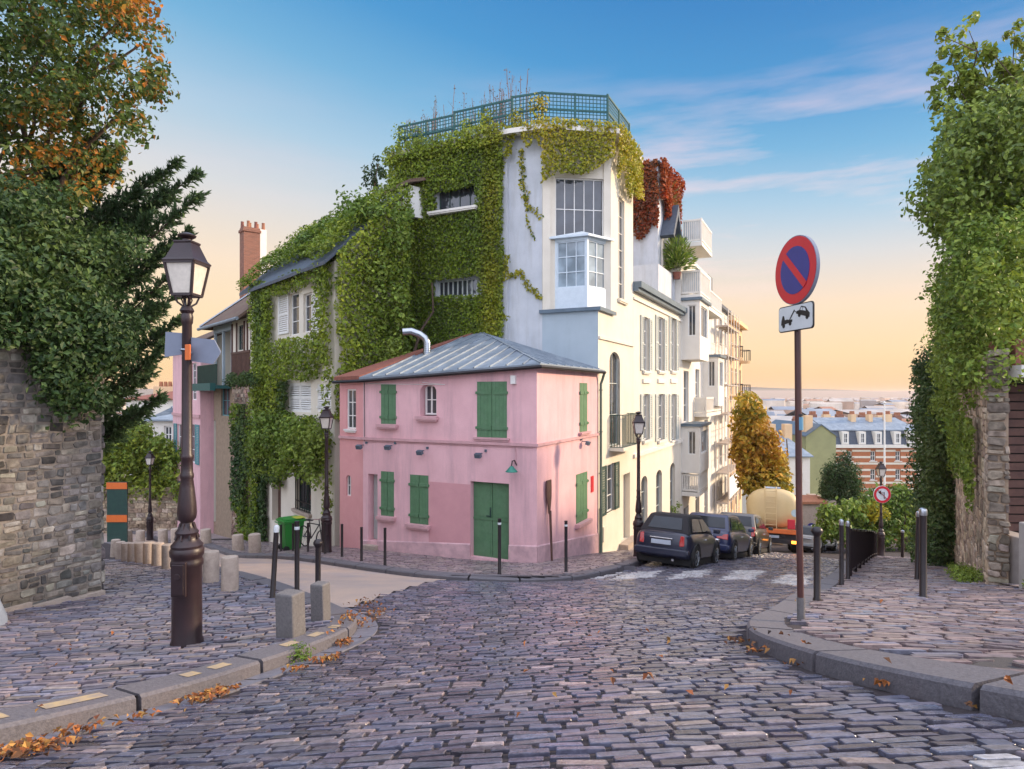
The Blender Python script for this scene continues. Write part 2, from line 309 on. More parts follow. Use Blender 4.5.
class MB:
    """collects shapes, builds ONE mesh object; map turns local (u, w, z) into parent coordinates"""
    def __init__(s, map=None, zoff=0.0):
        s.v = []; s.f = []; s.map = map; s.zoff = zoff
    def P(s, p):
        if s.map is not None: p = s.map(*p)
        s.v.append((p[0], p[1], p[2]-s.zoff)); return len(s.v)-1
    def poly(s, pts):
        s.f.append([s.P(p) for p in pts]); return s
    def box(s, x0, x1, y0, y1, z0, z1):
        i = [s.P(p) for p in ((x0,y0,z0),(x1,y0,z0),(x1,y1,z0),(x0,y1,z0),(x0,y0,z1),(x1,y0,z1),(x1,y1,z1),(x0,y1,z1))]
        for q in ((0,3,2,1),(4,5,6,7),(0,1,5,4),(1,2,6,5),(2,3,7,6),(3,0,4,7)): s.f.append([i[k] for k in q])
        return s
    def obox(s, c, ax, ay, az):
        c, ax, ay, az = map(Vector, (c, ax, ay, az))
        pts = [c-ax-ay-az, c+ax-ay-az, c+ax+ay-az, c-ax+ay-az, c-ax-ay+az, c+ax-ay+az, c+ax+ay+az, c-ax+ay+az]
        i = [s.P(tuple(p)) for p in pts]
        for q in ((0,3,2,1),(4,5,6,7),(0,1,5,4),(1,2,6,5),(2,3,7,6),(3,0,4,7)): s.f.append([i[k] for k in q])
        return s
    def bar(s, p0, p1, w, h=None):
        """square bar between two points"""
        p0, p1 = Vector(p0), Vector(p1); d = (p1-p0)
        if d.length < 1e-6: return s
        up = Vector((0,0,1)) if abs(d.normalized().z) < 0.95 else Vector((1,0,0))
        a = d.cross(up).normalized()*(w/2); b = d.cross(a).normalized()*((h or w)/2)
        return s.obox((p0+p1)/2, d/2, a, b)
    def prism(s, pts, off):
        """polygon pts extruded by vector off"""
        off = Vector(off); n = len(pts)
        a = [s.P(p) for p in pts]; b = [s.P(tuple(Vector(p)+off)) for p in pts]
        s.f.append(list(reversed(a))); s.f.append(b)
        for k in range(n): s.f.append([a[k], a[(k+1)%n], b[(k+1)%n], b[k]])
        return s
    def tube(s, pts, rad, seg=8, cap=True):
        pts = [Vector(p) for p in pts]; n = len(pts)
        rad = [rad]*n if isinstance(rad, (int, float)) else rad
        rings = []; ref = None
        for k in range(n):
            d = (pts[min(k+1, n-1)]-pts[max(k-1, 0)])
            d = d.normalized() if d.length > 1e-9 else Vector((0,0,1))
            if ref is None: ref = Vector((1,0,0)) if abs(d.x) < 0.9 else Vector((0,1,0))
            a = (ref-d*ref.dot(d))
            a = a.normalized() if a.length > 1e-6 else d.orthogonal().normalized()
            ref = a; b = d.cross(a)
            rings.append([s.P(tuple(pts[k]+(a*math.cos(2*math.pi*j/seg)+b*math.sin(2*math.pi*j/seg))*rad[k])) for j in range(seg)])
        for k in range(n-1):
            for j in range(seg):
                s.f.append([rings[k][j], rings[k][(j+1)%seg], rings[k+1][(j+1)%seg], rings[k+1][j]])
        if cap: s.f.append(list(reversed(rings[0]))); s.f.append(rings[-1])
        return s
    def lathe(s, prof, c=(0,0,0), seg=16, rot=0.0, axis='z'):
        rings = []
        for r, z in prof:
            ring = []
            for j in range(seg):
                a = 2*math.pi*j/seg+rot
                if axis == 'z': p = (c[0]+r*math.cos(a), c[1]+r*math.sin(a), c[2]+z)
                elif axis == 'y': p = (c[0]+r*math.cos(a), c[1]+z, c[2]+r*math.sin(a))
                else: p = (c[0]+z, c[1]+r*math.cos(a), c[2]+r*math.sin(a))
                ring.append(s.P(p))
            rings.append(ring)
        for k in range(len(prof)-1):
            for j in range(seg): s.f.append([rings[k][j], rings[k][(j+1)%seg], rings[k+1][(j+1)%seg], rings[k+1][j]])
        s.f.append(list(reversed(rings[0]))); s.f.append(rings[-1])
        return s
    def build(s, name, mat, parent=None, smooth=0, bevel=0.0):
        loops = [i for f in s.f for i in f]; tot = [len(f) for f in s.f]
        o = fastmesh(name, s.v, loops, tot, mat, parent=parent, smooth=bool(smooth))
        if bevel > 0 or True:
            import bmesh
            bm = bmesh.new(); bm.from_mesh(o.data)
            bmesh.ops.recalc_face_normals(bm, faces=bm.faces[:])
            bm.to_mesh(o.data); bm.free()
        if smooth: o.data.set_sharp_from_angle(angle=R(smooth if smooth > 1 else 35))
        if bevel > 0:
            md = o.modifiers.new('bevel', 'BEVEL'); md.width = bevel; md.segments = 2; md.limit_method = 'ANGLE'; md.angle_limit = R(40)
        return o

# ------------------------------------------------------------------ ground height
CP = [(0,0,-.85),(0,2.7,-1.48),(2,2.8,-1.45),(-3,3.7,-2.08),(-2.47,4.84,-2.30),(-3.35,6.6,-2.68),(-1.9,7,-2.72),(-2.4,8,-2.95),(-6.3,10,-3.33),(-7,8.7,-3.1),
      (2.75,6.1,-2.29),(2.05,5.5,-2.15),(2.87,7.1,-2.5),(3.86,8.1,-2.75),(7.5,11,-3.4),(8.3,10.8,-3.36),(12.9,18.8,-5.2),(5.7,11.1,-3.45),(-.28,13.7,-4.05),
      (1.22,14.5,-4.16),(.66,17,-4.62),(2.89,21.5,-5.5),(4,16.8,-4.58),(3.6,18.7,-4.9),(-5.66,20.1,-4.93),(-3,15.3,-4.24),(-4,17.2,-4.6),(-7.4,20.6,-5.28),
      (-11.5,28.1,-6.58),(-16.2,33.8,-7.37),(-17.5,31,-7.2),(-12.5,20,-5.1),(-4.4,10,-3.1),(-8,14,-3.9),(16.6,28.8,-7.45),(12,28.6,-7.15),(14,38,-9.25),(10,29,-7.1),
      (0,9,-2.9),(-10,24,-5.85),(0,20,-5.2),(6,24,-6.0),(20,36,-9.0),(-25,40,-8.6),(-14,14,-4.2),(0,40,-9.4),(-4,1,-1.3),(4,1,-1.05),(10,6,-2.4)]
CP = np.array(CP, float)
_A = np.c_[np.ones(len(CP)), CP[:,0], CP[:,1]]
_pl = np.linalg.lstsq(_A, CP[:,2], rcond=None)[0]
_SG = 4.0
_K = np.exp(-((CP[:,None,:2]-CP[None,:,:2])**2).sum(-1)/(2*_SG**2))
_wt = np.linalg.solve(_K+0.02*np.eye(len(CP)), CP[:,2]-_A@_pl)
_FZ = [0, 40, 60, 90, 150, 400, 1000, 3000, 9000]; _FH = [-9.6, -9.6, -14, -21, -30, -46, -55, -60, -60]
def ground(X, Z):
    X = np.asarray(X, float); Z = np.asarray(Z, float)
    x = np.clip(X, -30, 26); z = np.clip(Z, -3, 44)
    h = _pl[0]+_pl[1]*x+_pl[2]*z
    k = np.exp(-((x[...,None]-CP[:,0])**2+(z[...,None]-CP[:,1])**2)/(2*_SG**2))
    h = h+k@_wt
    far = np.interp(Z, _FZ, _FH); b = np.clip((Z-38)/12, 0, 1); b = b*b*(3-2*b)
    return h*(1-b)+far*b
def gz(X, Z): return float(ground(np.array(X), np.array(Z)))
PV = 0.13                                   # pavements stand this much above the road

def catmull(pts, n=8):
    pts = [np.array(p, float) for p in pts]; P = [2*pts[0]-pts[1]]+pts+[2*pts[-1]-pts[-2]]; out = []
    for i in range(1, len(P)-2):
        for k in range(n):
            t = k/n; a, b, c, d = P[i-1], P[i], P[i+1], P[i+2]
            out.append(0.5*((2*b)+(c-a)*t+(2*a-5*b+4*c-d)*t*t+(3*b-3*c+d-a)*t**3))
    out.append(pts[-1]); return np.array(out)
KL = catmull([(-4.6,0.3),(-3.6,2.4),(-2.98,3.72),(-2.47,4.84),(-2.2,5.7),(-1.95,6.4),(-1.79,7.1),(-1.90,7.8),(-2.35,8.55),(-3.1,9.6),(-4.1,10.9),(-8.0,15.6),(-12,20.4),(-20,30.0)])
KP = catmull([(-25,40),(-13.5,26.5),(-7.98,19.5),(-5.63,17),(-2.99,14.5),(-1.9,13.4),(-1.0,13.0),(0.2,13.0),(1.2,13.6),(2.06,14.8),(2.80,16),(3.2,16.8),(7.63,25.8),(16.5,43.7)])
KR = catmull([(4.2,0.5),(2.75,2.0),(2.26,2.82),(2.0,3.73),(1.95,4.6),(2.03,5.5),(2.35,6.3),(2.87,7.1),(4.3,9.6),(6.9,13.9),(10.4,20),(15,28),(24,43.7)])

def inpoly(x, y, poly):
    x = np.asarray(x); y = np.asarray(y); c = np.zeros(x.shape, bool); n = len(poly); j = n-1
    for i in range(n):
        xi, yi = poly[i]; xj, yj = poly[j]
        if yi != yj:
            c ^= ((yi > y) != (yj > y)) & (x < (xj-xi)*(y-yi)/(yj-yi)+xi)
        j = i
    return c
POLY_LEFT = np.vstack([KL, [(-30, 30), (-30, 0.3)]])
POLY_PINK = np.vstack([KP, [(16.5, 60), (-25, 60)]])
POLY_RIGHT = np.vstack([KR, [(40, 43.7), (40, 0.5)]])
SIDE = np.array([(-2.28,8.75),(-1.75,10.5),(-1.55,12.0),(-1.35,13.1)])       # where the cobbles meet the beige side street
POLY_SIDE = np.vstack([SIDE, [(-1.9,13.6),(-2.99,14.7),(-5.63,17.2),(-7.98,19.7),(-13.5,26.7),(-25,40.2),(-20,30.0),(-12,20.2),(-8,15.4),(-4.0,10.8),(-2.9,9.5)]])

def stones(name, cu, cv, hu, hv, h, mapf, tint, mat, ang=None, jit=0.045, inset=0.065, base=-0.04, cc=0.16, **kw):
    """rounded setts as one mesh: an 8-sided outline in three rings each"""
    n = len(cu); c = np.minimum(hu, hv)*cc
    ox = np.stack([hu, hu, hu-c, -hu+c, -hu, -hu, -hu+c, hu-c], 1); oy = np.stack([-hv+c, hv-c, hv, hv, hv-c, -hv+c, -hv, -hv], 1)
    j = rng.normal(0, jit, (2, n, 8))*np.minimum(hu, hv)[:, None]; ox = ox+j[0]; oy = oy+j[1]
    if ang is not None:
        ca, sa = np.cos(ang)[:, None], np.sin(ang)[:, None]; ox, oy = ox*ca-oy*sa, ox*sa+oy*ca
    tx = rng.normal(0, 0.03, n)[:, None]; ty = rng.normal(0, 0.035, n)[:, None]
    rings = []
    for sc_, hh in ((1.0, None), (0.98, 0.70), (1-inset, 1.0)):
        x, y = ox*sc_, oy*sc_
        w = np.full((n, 8), base) if hh is None else (h*hh)[:, None]+x*tx+y*ty
        rings.append(mapf((cu[:, None]+x).ravel(), (cv[:, None]+y).ravel(), w.ravel()).reshape(n, 8, 3))
    V = np.stack(rings, 1).reshape(n*24, 3)
    f = []
    for r in (0, 8):
        for k in range(8): f += [r+k, r+(k+1) % 8, r+8+(k+1) % 8, r+8+k]
    f += [16+k for k in range(8)]
    loops = (np.array(f)[None, :]+24*np.arange(n)[:, None]).ravel()
    tot = np.tile(np.array([4]*16+[8]), n)
    return fastmesh(name, V, loops, tot, mat, tint=np.repeat(tint, 24, 0), smooth=False, **kw)

def pal(n, cols, wts=None, var=0.12):
    cols = np.array([c[:3] for c in cols]); i = rng.choice(len(cols), n, p=None if wts is None else np.array(wts)/sum(wts))
    return np.clip(cols[i]*(1+rng.normal(0, var, (n, 1)))*(1+rng.normal(0, var*0.12, (n, 3))), 0.005, 0.95)

# ------------------------------------------------------------------ leaves
def vnoise(P, s, seed=0):
    """cheap smooth pseudo noise in -1..1"""
    r = np.random.default_rng(seed); out = 0
    for k in range(5):
        d = r.normal(0, 1, 3); d = d/np.linalg.norm(d)*s*(0.7+0.35*k); out = out+np.sin(P@d+r.uniform(0, 6.28))/(1+0.35*k)
    return out/2.6

def leaves(P, N, size, aspect=0.62, bend=0.25):
    """one bent four-cornered leaf per point"""
    n = len(P); N = N/np.maximum(np.linalg.norm(N, axis=1, keepdims=True), 1e-6)
    r = rng.normal(0, 1, (n, 3)); T = r-N*(r*N).sum(1, keepdims=True); T /= np.maximum(np.linalg.norm(T, axis=1, keepdims=True), 1e-6)
    T[:, 2] -= 0.35; T /= np.maximum(np.linalg.norm(T, axis=1, keepdims=True), 1e-6)
    B = np.cross(N, T); B /= np.maximum(np.linalg.norm(B, axis=1, keepdims=True), 1e-6)
    s = np.broadcast_to(np.asarray(size, float), (n,))[:, None]
    V = np.stack([P-T*s*0.5, P+B*s*0.5*aspect+N*s*bend*0.3, P+T*s*0.5-N*s*bend*0.4, P-B*s*0.5*aspect+N*s*bend*0.3], 1)
    return V.reshape(n*4, 3)

def leafobj(name, P, N, size, tint, mat=None, origin=None, parent=None, aspect=0.62, bend=0.25):
    P = np.asarray(P, float); V = leaves(P, np.asarray(N, float), size, aspect, bend)
    if origin is None: origin = (float(np.median(P[:, 0])), float(np.median(P[:, 1])), float(P[:, 2].min()))
    V = V-np.array(origin); n = len(P)
    o = fastmesh(name, V, np.arange(4*n), np.full(n, 4), mat or M['leaf'], tint=np.repeat(tint, 4, 0))
    if parent is None: o.location = origin
    else: o.parent = parent
    return o

def leafcol(P, cols, seed=1, s=1.2, var=0.2):
    """palette picked by slow noise over the plant with per-leaf variation"""
    cols = np.array([c[:3] for c in cols]); f = (vnoise(P, s, seed)*0.5+0.5+rng.normal(0, 0.22, len(P)))
    f = np.clip(f, 0, 0.999)*(len(cols)-1); i = f.astype(int); fr = (f-i)[:, None]
    c = cols[i]*(1-fr)+cols[np.minimum(i+1, len(cols)-1)]*fr
    return np.clip(c*(1+rng.normal(0, var, (len(P), 1))), 0.004, 0.9)

def clumps(C, r, per, flat=1.0):
    """leaf points in little balls round the centres C; returns points and outward directions"""
    C = np.asarray(C, float); n = len(C); r = np.broadcast_to(np.asarray(r, float), (n,))
    d = rng.normal(0, 1, (n, per, 3)); d /= np.linalg.norm(d, axis=2, keepdims=True)
    rad = r[:, None]*rng.uniform(0.15, 1, (n, per))**0.6
    p = C[:, None, :]+d*rad[..., None]*np.array([1, 1, flat])
    nn = d+rng.normal(0, 0.5, d.shape)+np.array([0, 0, 0.5])
    return p.reshape(-1, 3), nn.reshape(-1, 3)

def limb(mb, p0, p1, r0, r1, n=5, wob=0.06, seg=7):
    p0, p1 = np.array(p0, float), np.array(p1, float); L = np.linalg.norm(p1-p0)
    pts = []; rr = []
    for k in range(n+1):
        t = k/n; q = p0+(p1-p0)*t+(rng.normal(0, wob*L, 3) if 0 < k < n else 0); pts.append(tuple(q)); rr.append(r0+(r1-r0)*t)
    mb.tube(pts, rr, seg); return pts
# ------------------------------------------------------------------ ground, roads, pavements
def hit(px, py, off=0.0):
    """where the sight line through a picture point meets the ground"""
    Z = np.linspace(1.2, 60, 6000); X = (px-CX)/FPX*Z; d = -(py-HY)/FPX*Z-(ground(X, Z)+off)
    k = np.argmax(d < 0) if (d < 0).any() else len(Z)-1
    return float(X[k]), float(Z[k])

def to_ground(off):
    def f(u, v, w): return np.stack([u, v, ground(u, v)+off+w], 1)
    return f

def sheet(name, poly, off, step, mat, kind='structure', bounds=None):
    poly = np.array(poly); lo = poly.min(0); hi = poly.max(0)
    if bounds: lo = np.maximum(lo, bounds[:2]); hi = np.minimum(hi, bounds[2:])
    xs = np.arange(lo[0], hi[0]+step, step); zs = np.arange(lo[1], hi[1]+step, step)
    cx, cz = np.meshgrid((xs[:-1]+xs[1:])/2, (zs[:-1]+zs[1:])/2, indexing='ij')
    ok = inpoly(cx, cz, poly)
    if name == 'pavement_bed':
        gi = inpoly(*np.meshgrid(xs, zs, indexing='ij'), poly); ok &= gi[:-1, :-1] & gi[1:, :-1] & gi[:-1, 1:] & gi[1:, 1:]
    i, j = np.nonzero(ok); nz = len(zs)
    gx, gz_ = np.meshgrid(xs, zs, indexing='ij'); V = np.stack([gx.ravel(), gz_.ravel(), np.zeros(gx.size)], 1)
    q = np.stack([i*nz+j, (i+1)*nz+j, (i+1)*nz+j+1, i*nz+j+1], 1)
    used, inv = np.unique(q, return_inverse=True); V = V[used]; V[:, 2] = ground(V[:, 0], V[:, 1])+off
    o = fastmesh(name, V, inv.ravel(), np.full(len(q), 4), mat, smooth=True)
    return tag(o, kind=kind)

def axis(near_lo, near_hi, step, far_lo, far_hi):
    a = list(np.arange(near_lo, near_hi+1e-6, step)); s = step; v = near_hi
    while v < far_hi: s *= 1.35; v += s; a.append(min(v, far_hi))
    s = step; v = near_lo; b = []
    while v > far_lo: s *= 1.35; v -= s; b.append(max(v, far_lo))
    return np.array(b[::-1]+a)
xs = axis(-34, 34, 0.6, -9000, 9000); zs = axis(-6, 60, 0.6, -60, 9000)
gx, gy = np.meshgrid(xs, zs, indexing='ij'); V = np.stack([gx.ravel(), gy.ravel(), ground(gx, gy).ravel()-0.10], 1)
i, j = np.meshgrid(np.arange(len(xs)-1), np.arange(len(zs)-1), indexing='ij'); i = i.ravel(); j = j.ravel(); nz = len(zs)
tag(fastmesh('ground', V, np.stack([i*nz+j, (i+1)*nz+j, (i+1)*nz+j+1, i*nz+j+1], 1).ravel(), np.full(len(i), 4), M['terrain'], smooth=True), kind='structure')

ROAD_ALL = np.array([(-14, 0.3), (10, 0.3), (30, 46), (-26, 46)])
sheet('road_bed', ROAD_ALL, -0.006, 0.3, M['mortar'])
sheet('side_road', POLY_SIDE, 0.012, 0.14, M['beige'])

def dist_to(x, y, line):
    x = np.asarray(x)[:, None]; y = np.asarray(y)[:, None]; d = np.full(x.shape[0], 1e9)
    for k in range(0, len(line), 24):
        a = line[k:k+24]; d = np.minimum(d, np.sqrt((x-a[:, 0])**2+(y-a[:, 1])**2).min(1))
    return d
def dense(line, step=0.05):
    line = np.array(line); seg = np.linalg.norm(np.diff(line, axis=0), axis=1); s = np.r_[0, np.cumsum(seg)]
    t = np.arange(0, s[-1], step); return np.c_[np.interp(t, s, line[:, 0]), np.interp(t, s, line[:, 1])]
DKL, DKP, DKR = dense(KL), dense(KP), dense(KR)
SIDELINE = dense(SIDE)

def rows(x0, x1, z0, z1, rl, rw, curve=None, lvar=0.25, growth=0.0):
    """staggered courses of setts across x0..x1, one course per step of rw"""
    cu, cv, hu, hv = [], [], [], []; z = z0
    while z < z1:
        w = rw*(1+growth*(z-z0))*rng.uniform(0.93, 1.08); x = x0-rng.uniform(0, rl)
        while x < x1:
            l = rl*(1+growth*(z-z0))*rng.uniform(1-lvar, 1+lvar)
            cu.append(x+l/2); cv.append(z+w/2); hu.append(l/2-0.0115); hv.append(w/2-0.0120); x += l
        z += w
    cu, cv, hu, hv = map(np.array, (cu, cv, hu, hv)); ang = np.zeros(len(cu))
    if curve is not None:
        dz = curve(cu, cv); e = 0.05; ang = np.arctan((curve(cu+e, cv)-curve(cu-e, cv))/(2*e)); cv = cv+dz
    return cu, cv, hu, hv, ang

def inview(x, z, m=90):
    p = CX+x/np.maximum(z, 0.5)*FPX
    return (z > 1.0) & (p > -m-300/np.maximum(z, 1)) & (p < 1024+m+300/np.maximum(z, 1))

# cobbles of the sloping street: courses sag slightly and swing round with the bend
curve = lambda x, z: 0.045*(x-0.6)**2+0.07*np.sin(x*0.9+0.5*z)-0.10*np.clip(z-9, 0, 8)*np.clip(x-1, 0, 6)*0.35
cu, cv, hu, hv, ang = rows(-9, 12, 1.2, 30, 0.178, 0.082, curve, lvar=0.26, growth=0.016)
road_ok = ~inpoly(cu, cv, POLY_LEFT) & ~inpoly(cu, cv, POLY_PINK) & ~inpoly(cu, cv, POLY_RIGHT) & ~inpoly(cu, cv, POLY_SIDE)
road_ok &= (dist_to(cu, cv, DKL) > 0.28) & (dist_to(cu, cv, DKP) > 0.10) & (dist_to(cu, cv, DKR) > 0.09) & inview(cu, cv) & (cv < 30) & (cu > -4.2)
cu, cv, hu, hv, ang = (a[road_ok] for a in (cu, cv, hu, hv, ang)); n = len(cu)
tint = pal(n, [(0.105, 0.100, 0.135), (0.125, 0.130, 0.185), (0.175, 0.158, 0.190), (0.30, 0.245, 0.25), (0.080, 0.075, 0.098)], [4, 5, 3, 1.2, 1.5], 0.15)
ZEBRA = [[(588,574),(625,572),(600,579),(568,579)], [(628,573),(662,571),(650,578),(612,580)], [(681,572),(712,569.5),(704,577),(664,580)], [(735,570.5),(768,571),(752,580),(719,580)],
         [(786,574),(812,576),(806,587),(771,583)]]
for q in ZEBRA:
    P = np.array([hit(*p) for p in q]); k = inpoly(cu, cv, P)
    tint[k] = np.array([0.66, 0.65, 0.66])*rng.uniform(0.72, 1.05, (k.sum(), 1))
P = np.array([hit(955, 757), hit(1000, 752), hit(1060, 790), hit(985, 800)]); k = inpoly(cu, cv, P); tint[k] = np.array([0.5, 0.5, 0.54])*rng.uniform(0.7, 1.05, (k.sum(), 1))
tag(stones('road', cu, cv, hu, hv, rng.normal(0.009, 0.003, n), to_ground(0.0), tint, M['cobble'], ang), kind='structure')

# left pavement
sheet('pavement_bed', POLY_LEFT, PV-0.022, 0.15, M['mortar'], bounds=(-16, 0.3, 0, 26))
cu, cv, hu, hv, ang = rows(-16, 0, 2.0, 20, 0.20, 0.088, lambda x, z: 0.18*x+0.05*np.sin(z), lvar=0.3, growth=0.01)
ok = inpoly(cu, cv, POLY_LEFT) & (dist_to(cu, cv, DKL) > 0.32) & inview(cu, cv)
cu, cv, hu, hv, ang = (a[ok] for a in (cu, cv, hu, hv, ang)); n = len(cu)
tint = pal(n, [(0.15, 0.14, 0.178), (0.18, 0.18, 0.24), (0.24, 0.20, 0.225), (0.33, 0.27, 0.26), (0.11, 0.10, 0.13)], [3, 4, 4, 1.5, 1], 0.15)
tag(stones('pavement', cu, cv, hu, hv, rng.normal(0.006, 0.004, n), to_ground(PV), tint, M['pave'], ang), kind='structure')
# pavement round the pink house
sheet('pavement_bed', POLY_PINK, PV-0.020, 0.15, M['mortar'], bounds=(-14, 12, 8, 30))
sheet('pavement_bed', POLY_PINK, PV-0.026, 0.5, M['farpave'], bounds=(-26, 12, 17, 50))
cu, cv, hu, hv, ang = rows(-13, 8, 12.6, 26, 0.24, 0.13, lambda x, z: 0.14*np.abs(x), lvar=0.3)
ok = inpoly(cu, cv, POLY_PINK) & (dist_to(cu, cv, DKP) > 0.30)
cu, cv, hu, hv, ang = (a[ok] for a in (cu, cv, hu, hv, ang)); n = len(cu)
tint = pal(n, [(0.26, 0.20, 0.21), (0.31, 0.25, 0.24), (0.20, 0.17, 0.19), (0.37, 0.29, 0.27)], [4, 4, 2, 1.5], 0.12)
tag(stones('pavement', cu, cv, hu, hv, rng.normal(0.004, 0.003, n), to_ground(PV), tint, M['pave'], ang), kind='structure')
# right pavement
sheet('pavement_bed', POLY_RIGHT, PV-0.022, 0.15, M['mortar'], bounds=(0, 0.5, 20, 40))
cu, cv, hu, hv, ang = rows(1.5, 20, 2.0, 31, 0.24, 0.105, lambda x, z: -0.28*(x-3)+0.04*np.sin(z+x), lvar=0.3, growth=0.012)
ok = inpoly(cu, cv, POLY_RIGHT) & (dist_to(cu, cv, DKR) > 0.41) & inview(cu, cv)
PATCH = np.array([hit(962, 690), hit(985, 678), hit(1040, 676), hit(1040, 700)])
ok &= ~inpoly(cu, cv, PATCH)
cu, cv, hu, hv, ang = (a[ok] for a in (cu, cv, hu, hv, ang)); n = len(cu)
tint = pal(n, [(0.20, 0.155, 0.165), (0.27, 0.20, 0.195), (0.17, 0.15, 0.18), (0.33, 0.25, 0.23), (0.21, 0.21, 0.27)], [4, 4, 2, 1.5, 1], 0.15)
tag(stones('pavement', cu, cv, hu, hv, rng.normal(0.006, 0.004, n), to_ground(PV), tint, M['pave'], ang), kind='structure')
sheet('pavement_patch', PATCH, PV-0.004, 0.05, M['asphalt'])

KTOP = []
def kerb(line, side, width, mat, name='kerb', lmin=0.9, lmax=1.5, h=None, zmin=0, zmax=60, gap=0.010, dark=None):
    """kerb stones laid along a line; side=+1 puts the stone to the left of the direction of travel"""
    D = dense(line, 0.02); T = np.gradient(D, axis=0); T /= np.linalg.norm(T, axis=1, keepdims=True)
    N = np.c_[-T[:, 1], T[:, 0]]*side; mb = MB(); k = 0; H = h or (lambda p: PV)
    while k < len(D)-10:
        L = int(rng.uniform(lmin, lmax)/0.02); e = min(k+L, len(D)-1); idx = np.linspace(k, e-int(gap/0.02+0.5)-1, 6).astype(int); k = e
        if D[idx[0], 1] < zmin or D[idx[0], 1] > zmax: continue
        dz = rng.normal(0, 0.0015); rings = []
        for q in idx:
            p, nn = D[q], N[q]; hh = H(p)+dz; c = 0.022
            prof = [(0.0, -0.10), (0.006, hh-c), (c+0.006, hh), (width-0.01, hh+0.004), (width, hh-0.02), (width, -0.10)]
            g = gz(p[0]+nn[0]*0.1, p[1]+nn[1]*0.1)
            rings.append([mb.P((p[0]+nn[0]*a, p[1]+nn[1]*a, g+b)) for a, b in prof])
        if line is KL: KTOP.append((idx*0.02, [mb.v[r_[2]] for r_ in rings], [mb.v[r_[3]] for r_ in rings]))
        for a in range(5):
            for b in range(6): mb.f.append([rings[a][b], rings[a][(b+1) % 6], rings[a+1][(b+1) % 6], rings[a+1][b]])
        mb.f.append(rings[0][::-1]); mb.f.append(rings[-1])
    return tag(mb.build(name, mat, smooth=30), kind='structure')
kerb(KL, 1, 0.29, M['kerb'], zmin=1.0)
kerb(KP, 1, 0.27, M['kerb'], h=lambda p: PV-0.05*math.exp(-((p[0]-0.3)/1.6)**2))
kerb(KR, -1, 0.38, M['kerb'], lmin=1.0, lmax=1.7, zmin=1.0)
# shallow stone gutter along the left kerb
D = dense(KL, 0.02); T = np.gradient(D, axis=0); T /= np.linalg.norm(T, axis=1, keepdims=True); N = np.c_[T[:, 1], -T[:, 0]]
mb = MB(); k = 40
while k < len(D)-40 and D[k, 1] < 9.2:
    L = int(rng.uniform(0.45, 0.8)/0.02); idx = np.linspace(k, k+L-1, 4).astype(int); k += L
    if D[idx[0], 1] < 1.2: continue
    rr = []
    for q in idx:
        p, nn = D[q], N[q]; rr.append([mb.P((p[0]+nn[0]*a, p[1]+nn[1]*a, gz(p[0]+nn[0]*a, p[1]+nn[1]*a)+b)) for a, b in ((0.0, 0.004), (0.12, 0.0), (0.24, 0.012), (0.245, -0.05))])
    for a in range(3):
        for b in range(3): mb.f.append([rr[a][b], rr[a][b+1], rr[a+1][b+1], rr[a+1][b]])
tag(mb.build('gutter_road', M['gutter'], smooth=30), kind='structure')
# worn yellow dashes on the kerb top
def kerb_dash(pa, pb, name='kerb_marking'):
    mb = MB(); D = DKL; ia = np.argmin(np.linalg.norm(D-np.array(pa), axis=1))*0.05; ib = np.argmin(np.linalg.norm(D-np.array(pb), axis=1))*0.05
    ia, ib = sorted((ia, ib)); L_ = lambda p, q, k: tuple(np.array(p)+(np.array(q)-np.array(p))*k)
    for ss, t2, t3 in KTOP:
        for k in range(5):
            a, b = max(ss[k], ia), min(ss[k+1], ib)
            if b <= a: continue
            q = []
            for v in (a, b):
                f = (v-ss[k])/(ss[k+1]-ss[k]); p2, p3 = L_(t2[k], t2[k+1], f), L_(t3[k], t3[k+1], f); q += [L_(p2, p3, .36), L_(p2, p3, .76)]
            mb.poly([(*q[j][:2], q[j][2]+.004) for j in (0, 1, 3, 2)])
    if mb.f: tag(mb.build(name, M['yellow']), kind='structure')
for a, b in (((2,729),(33,720)), ((72,712),(128,698)), ((188,678),(207,674)), ((224,670),(246,664)), ((304,648),(322,643)), ((327,638),(336,634)), ((338,629),(346,625))):
    kerb_dash(hit(*a, PV), hit(*b, PV))

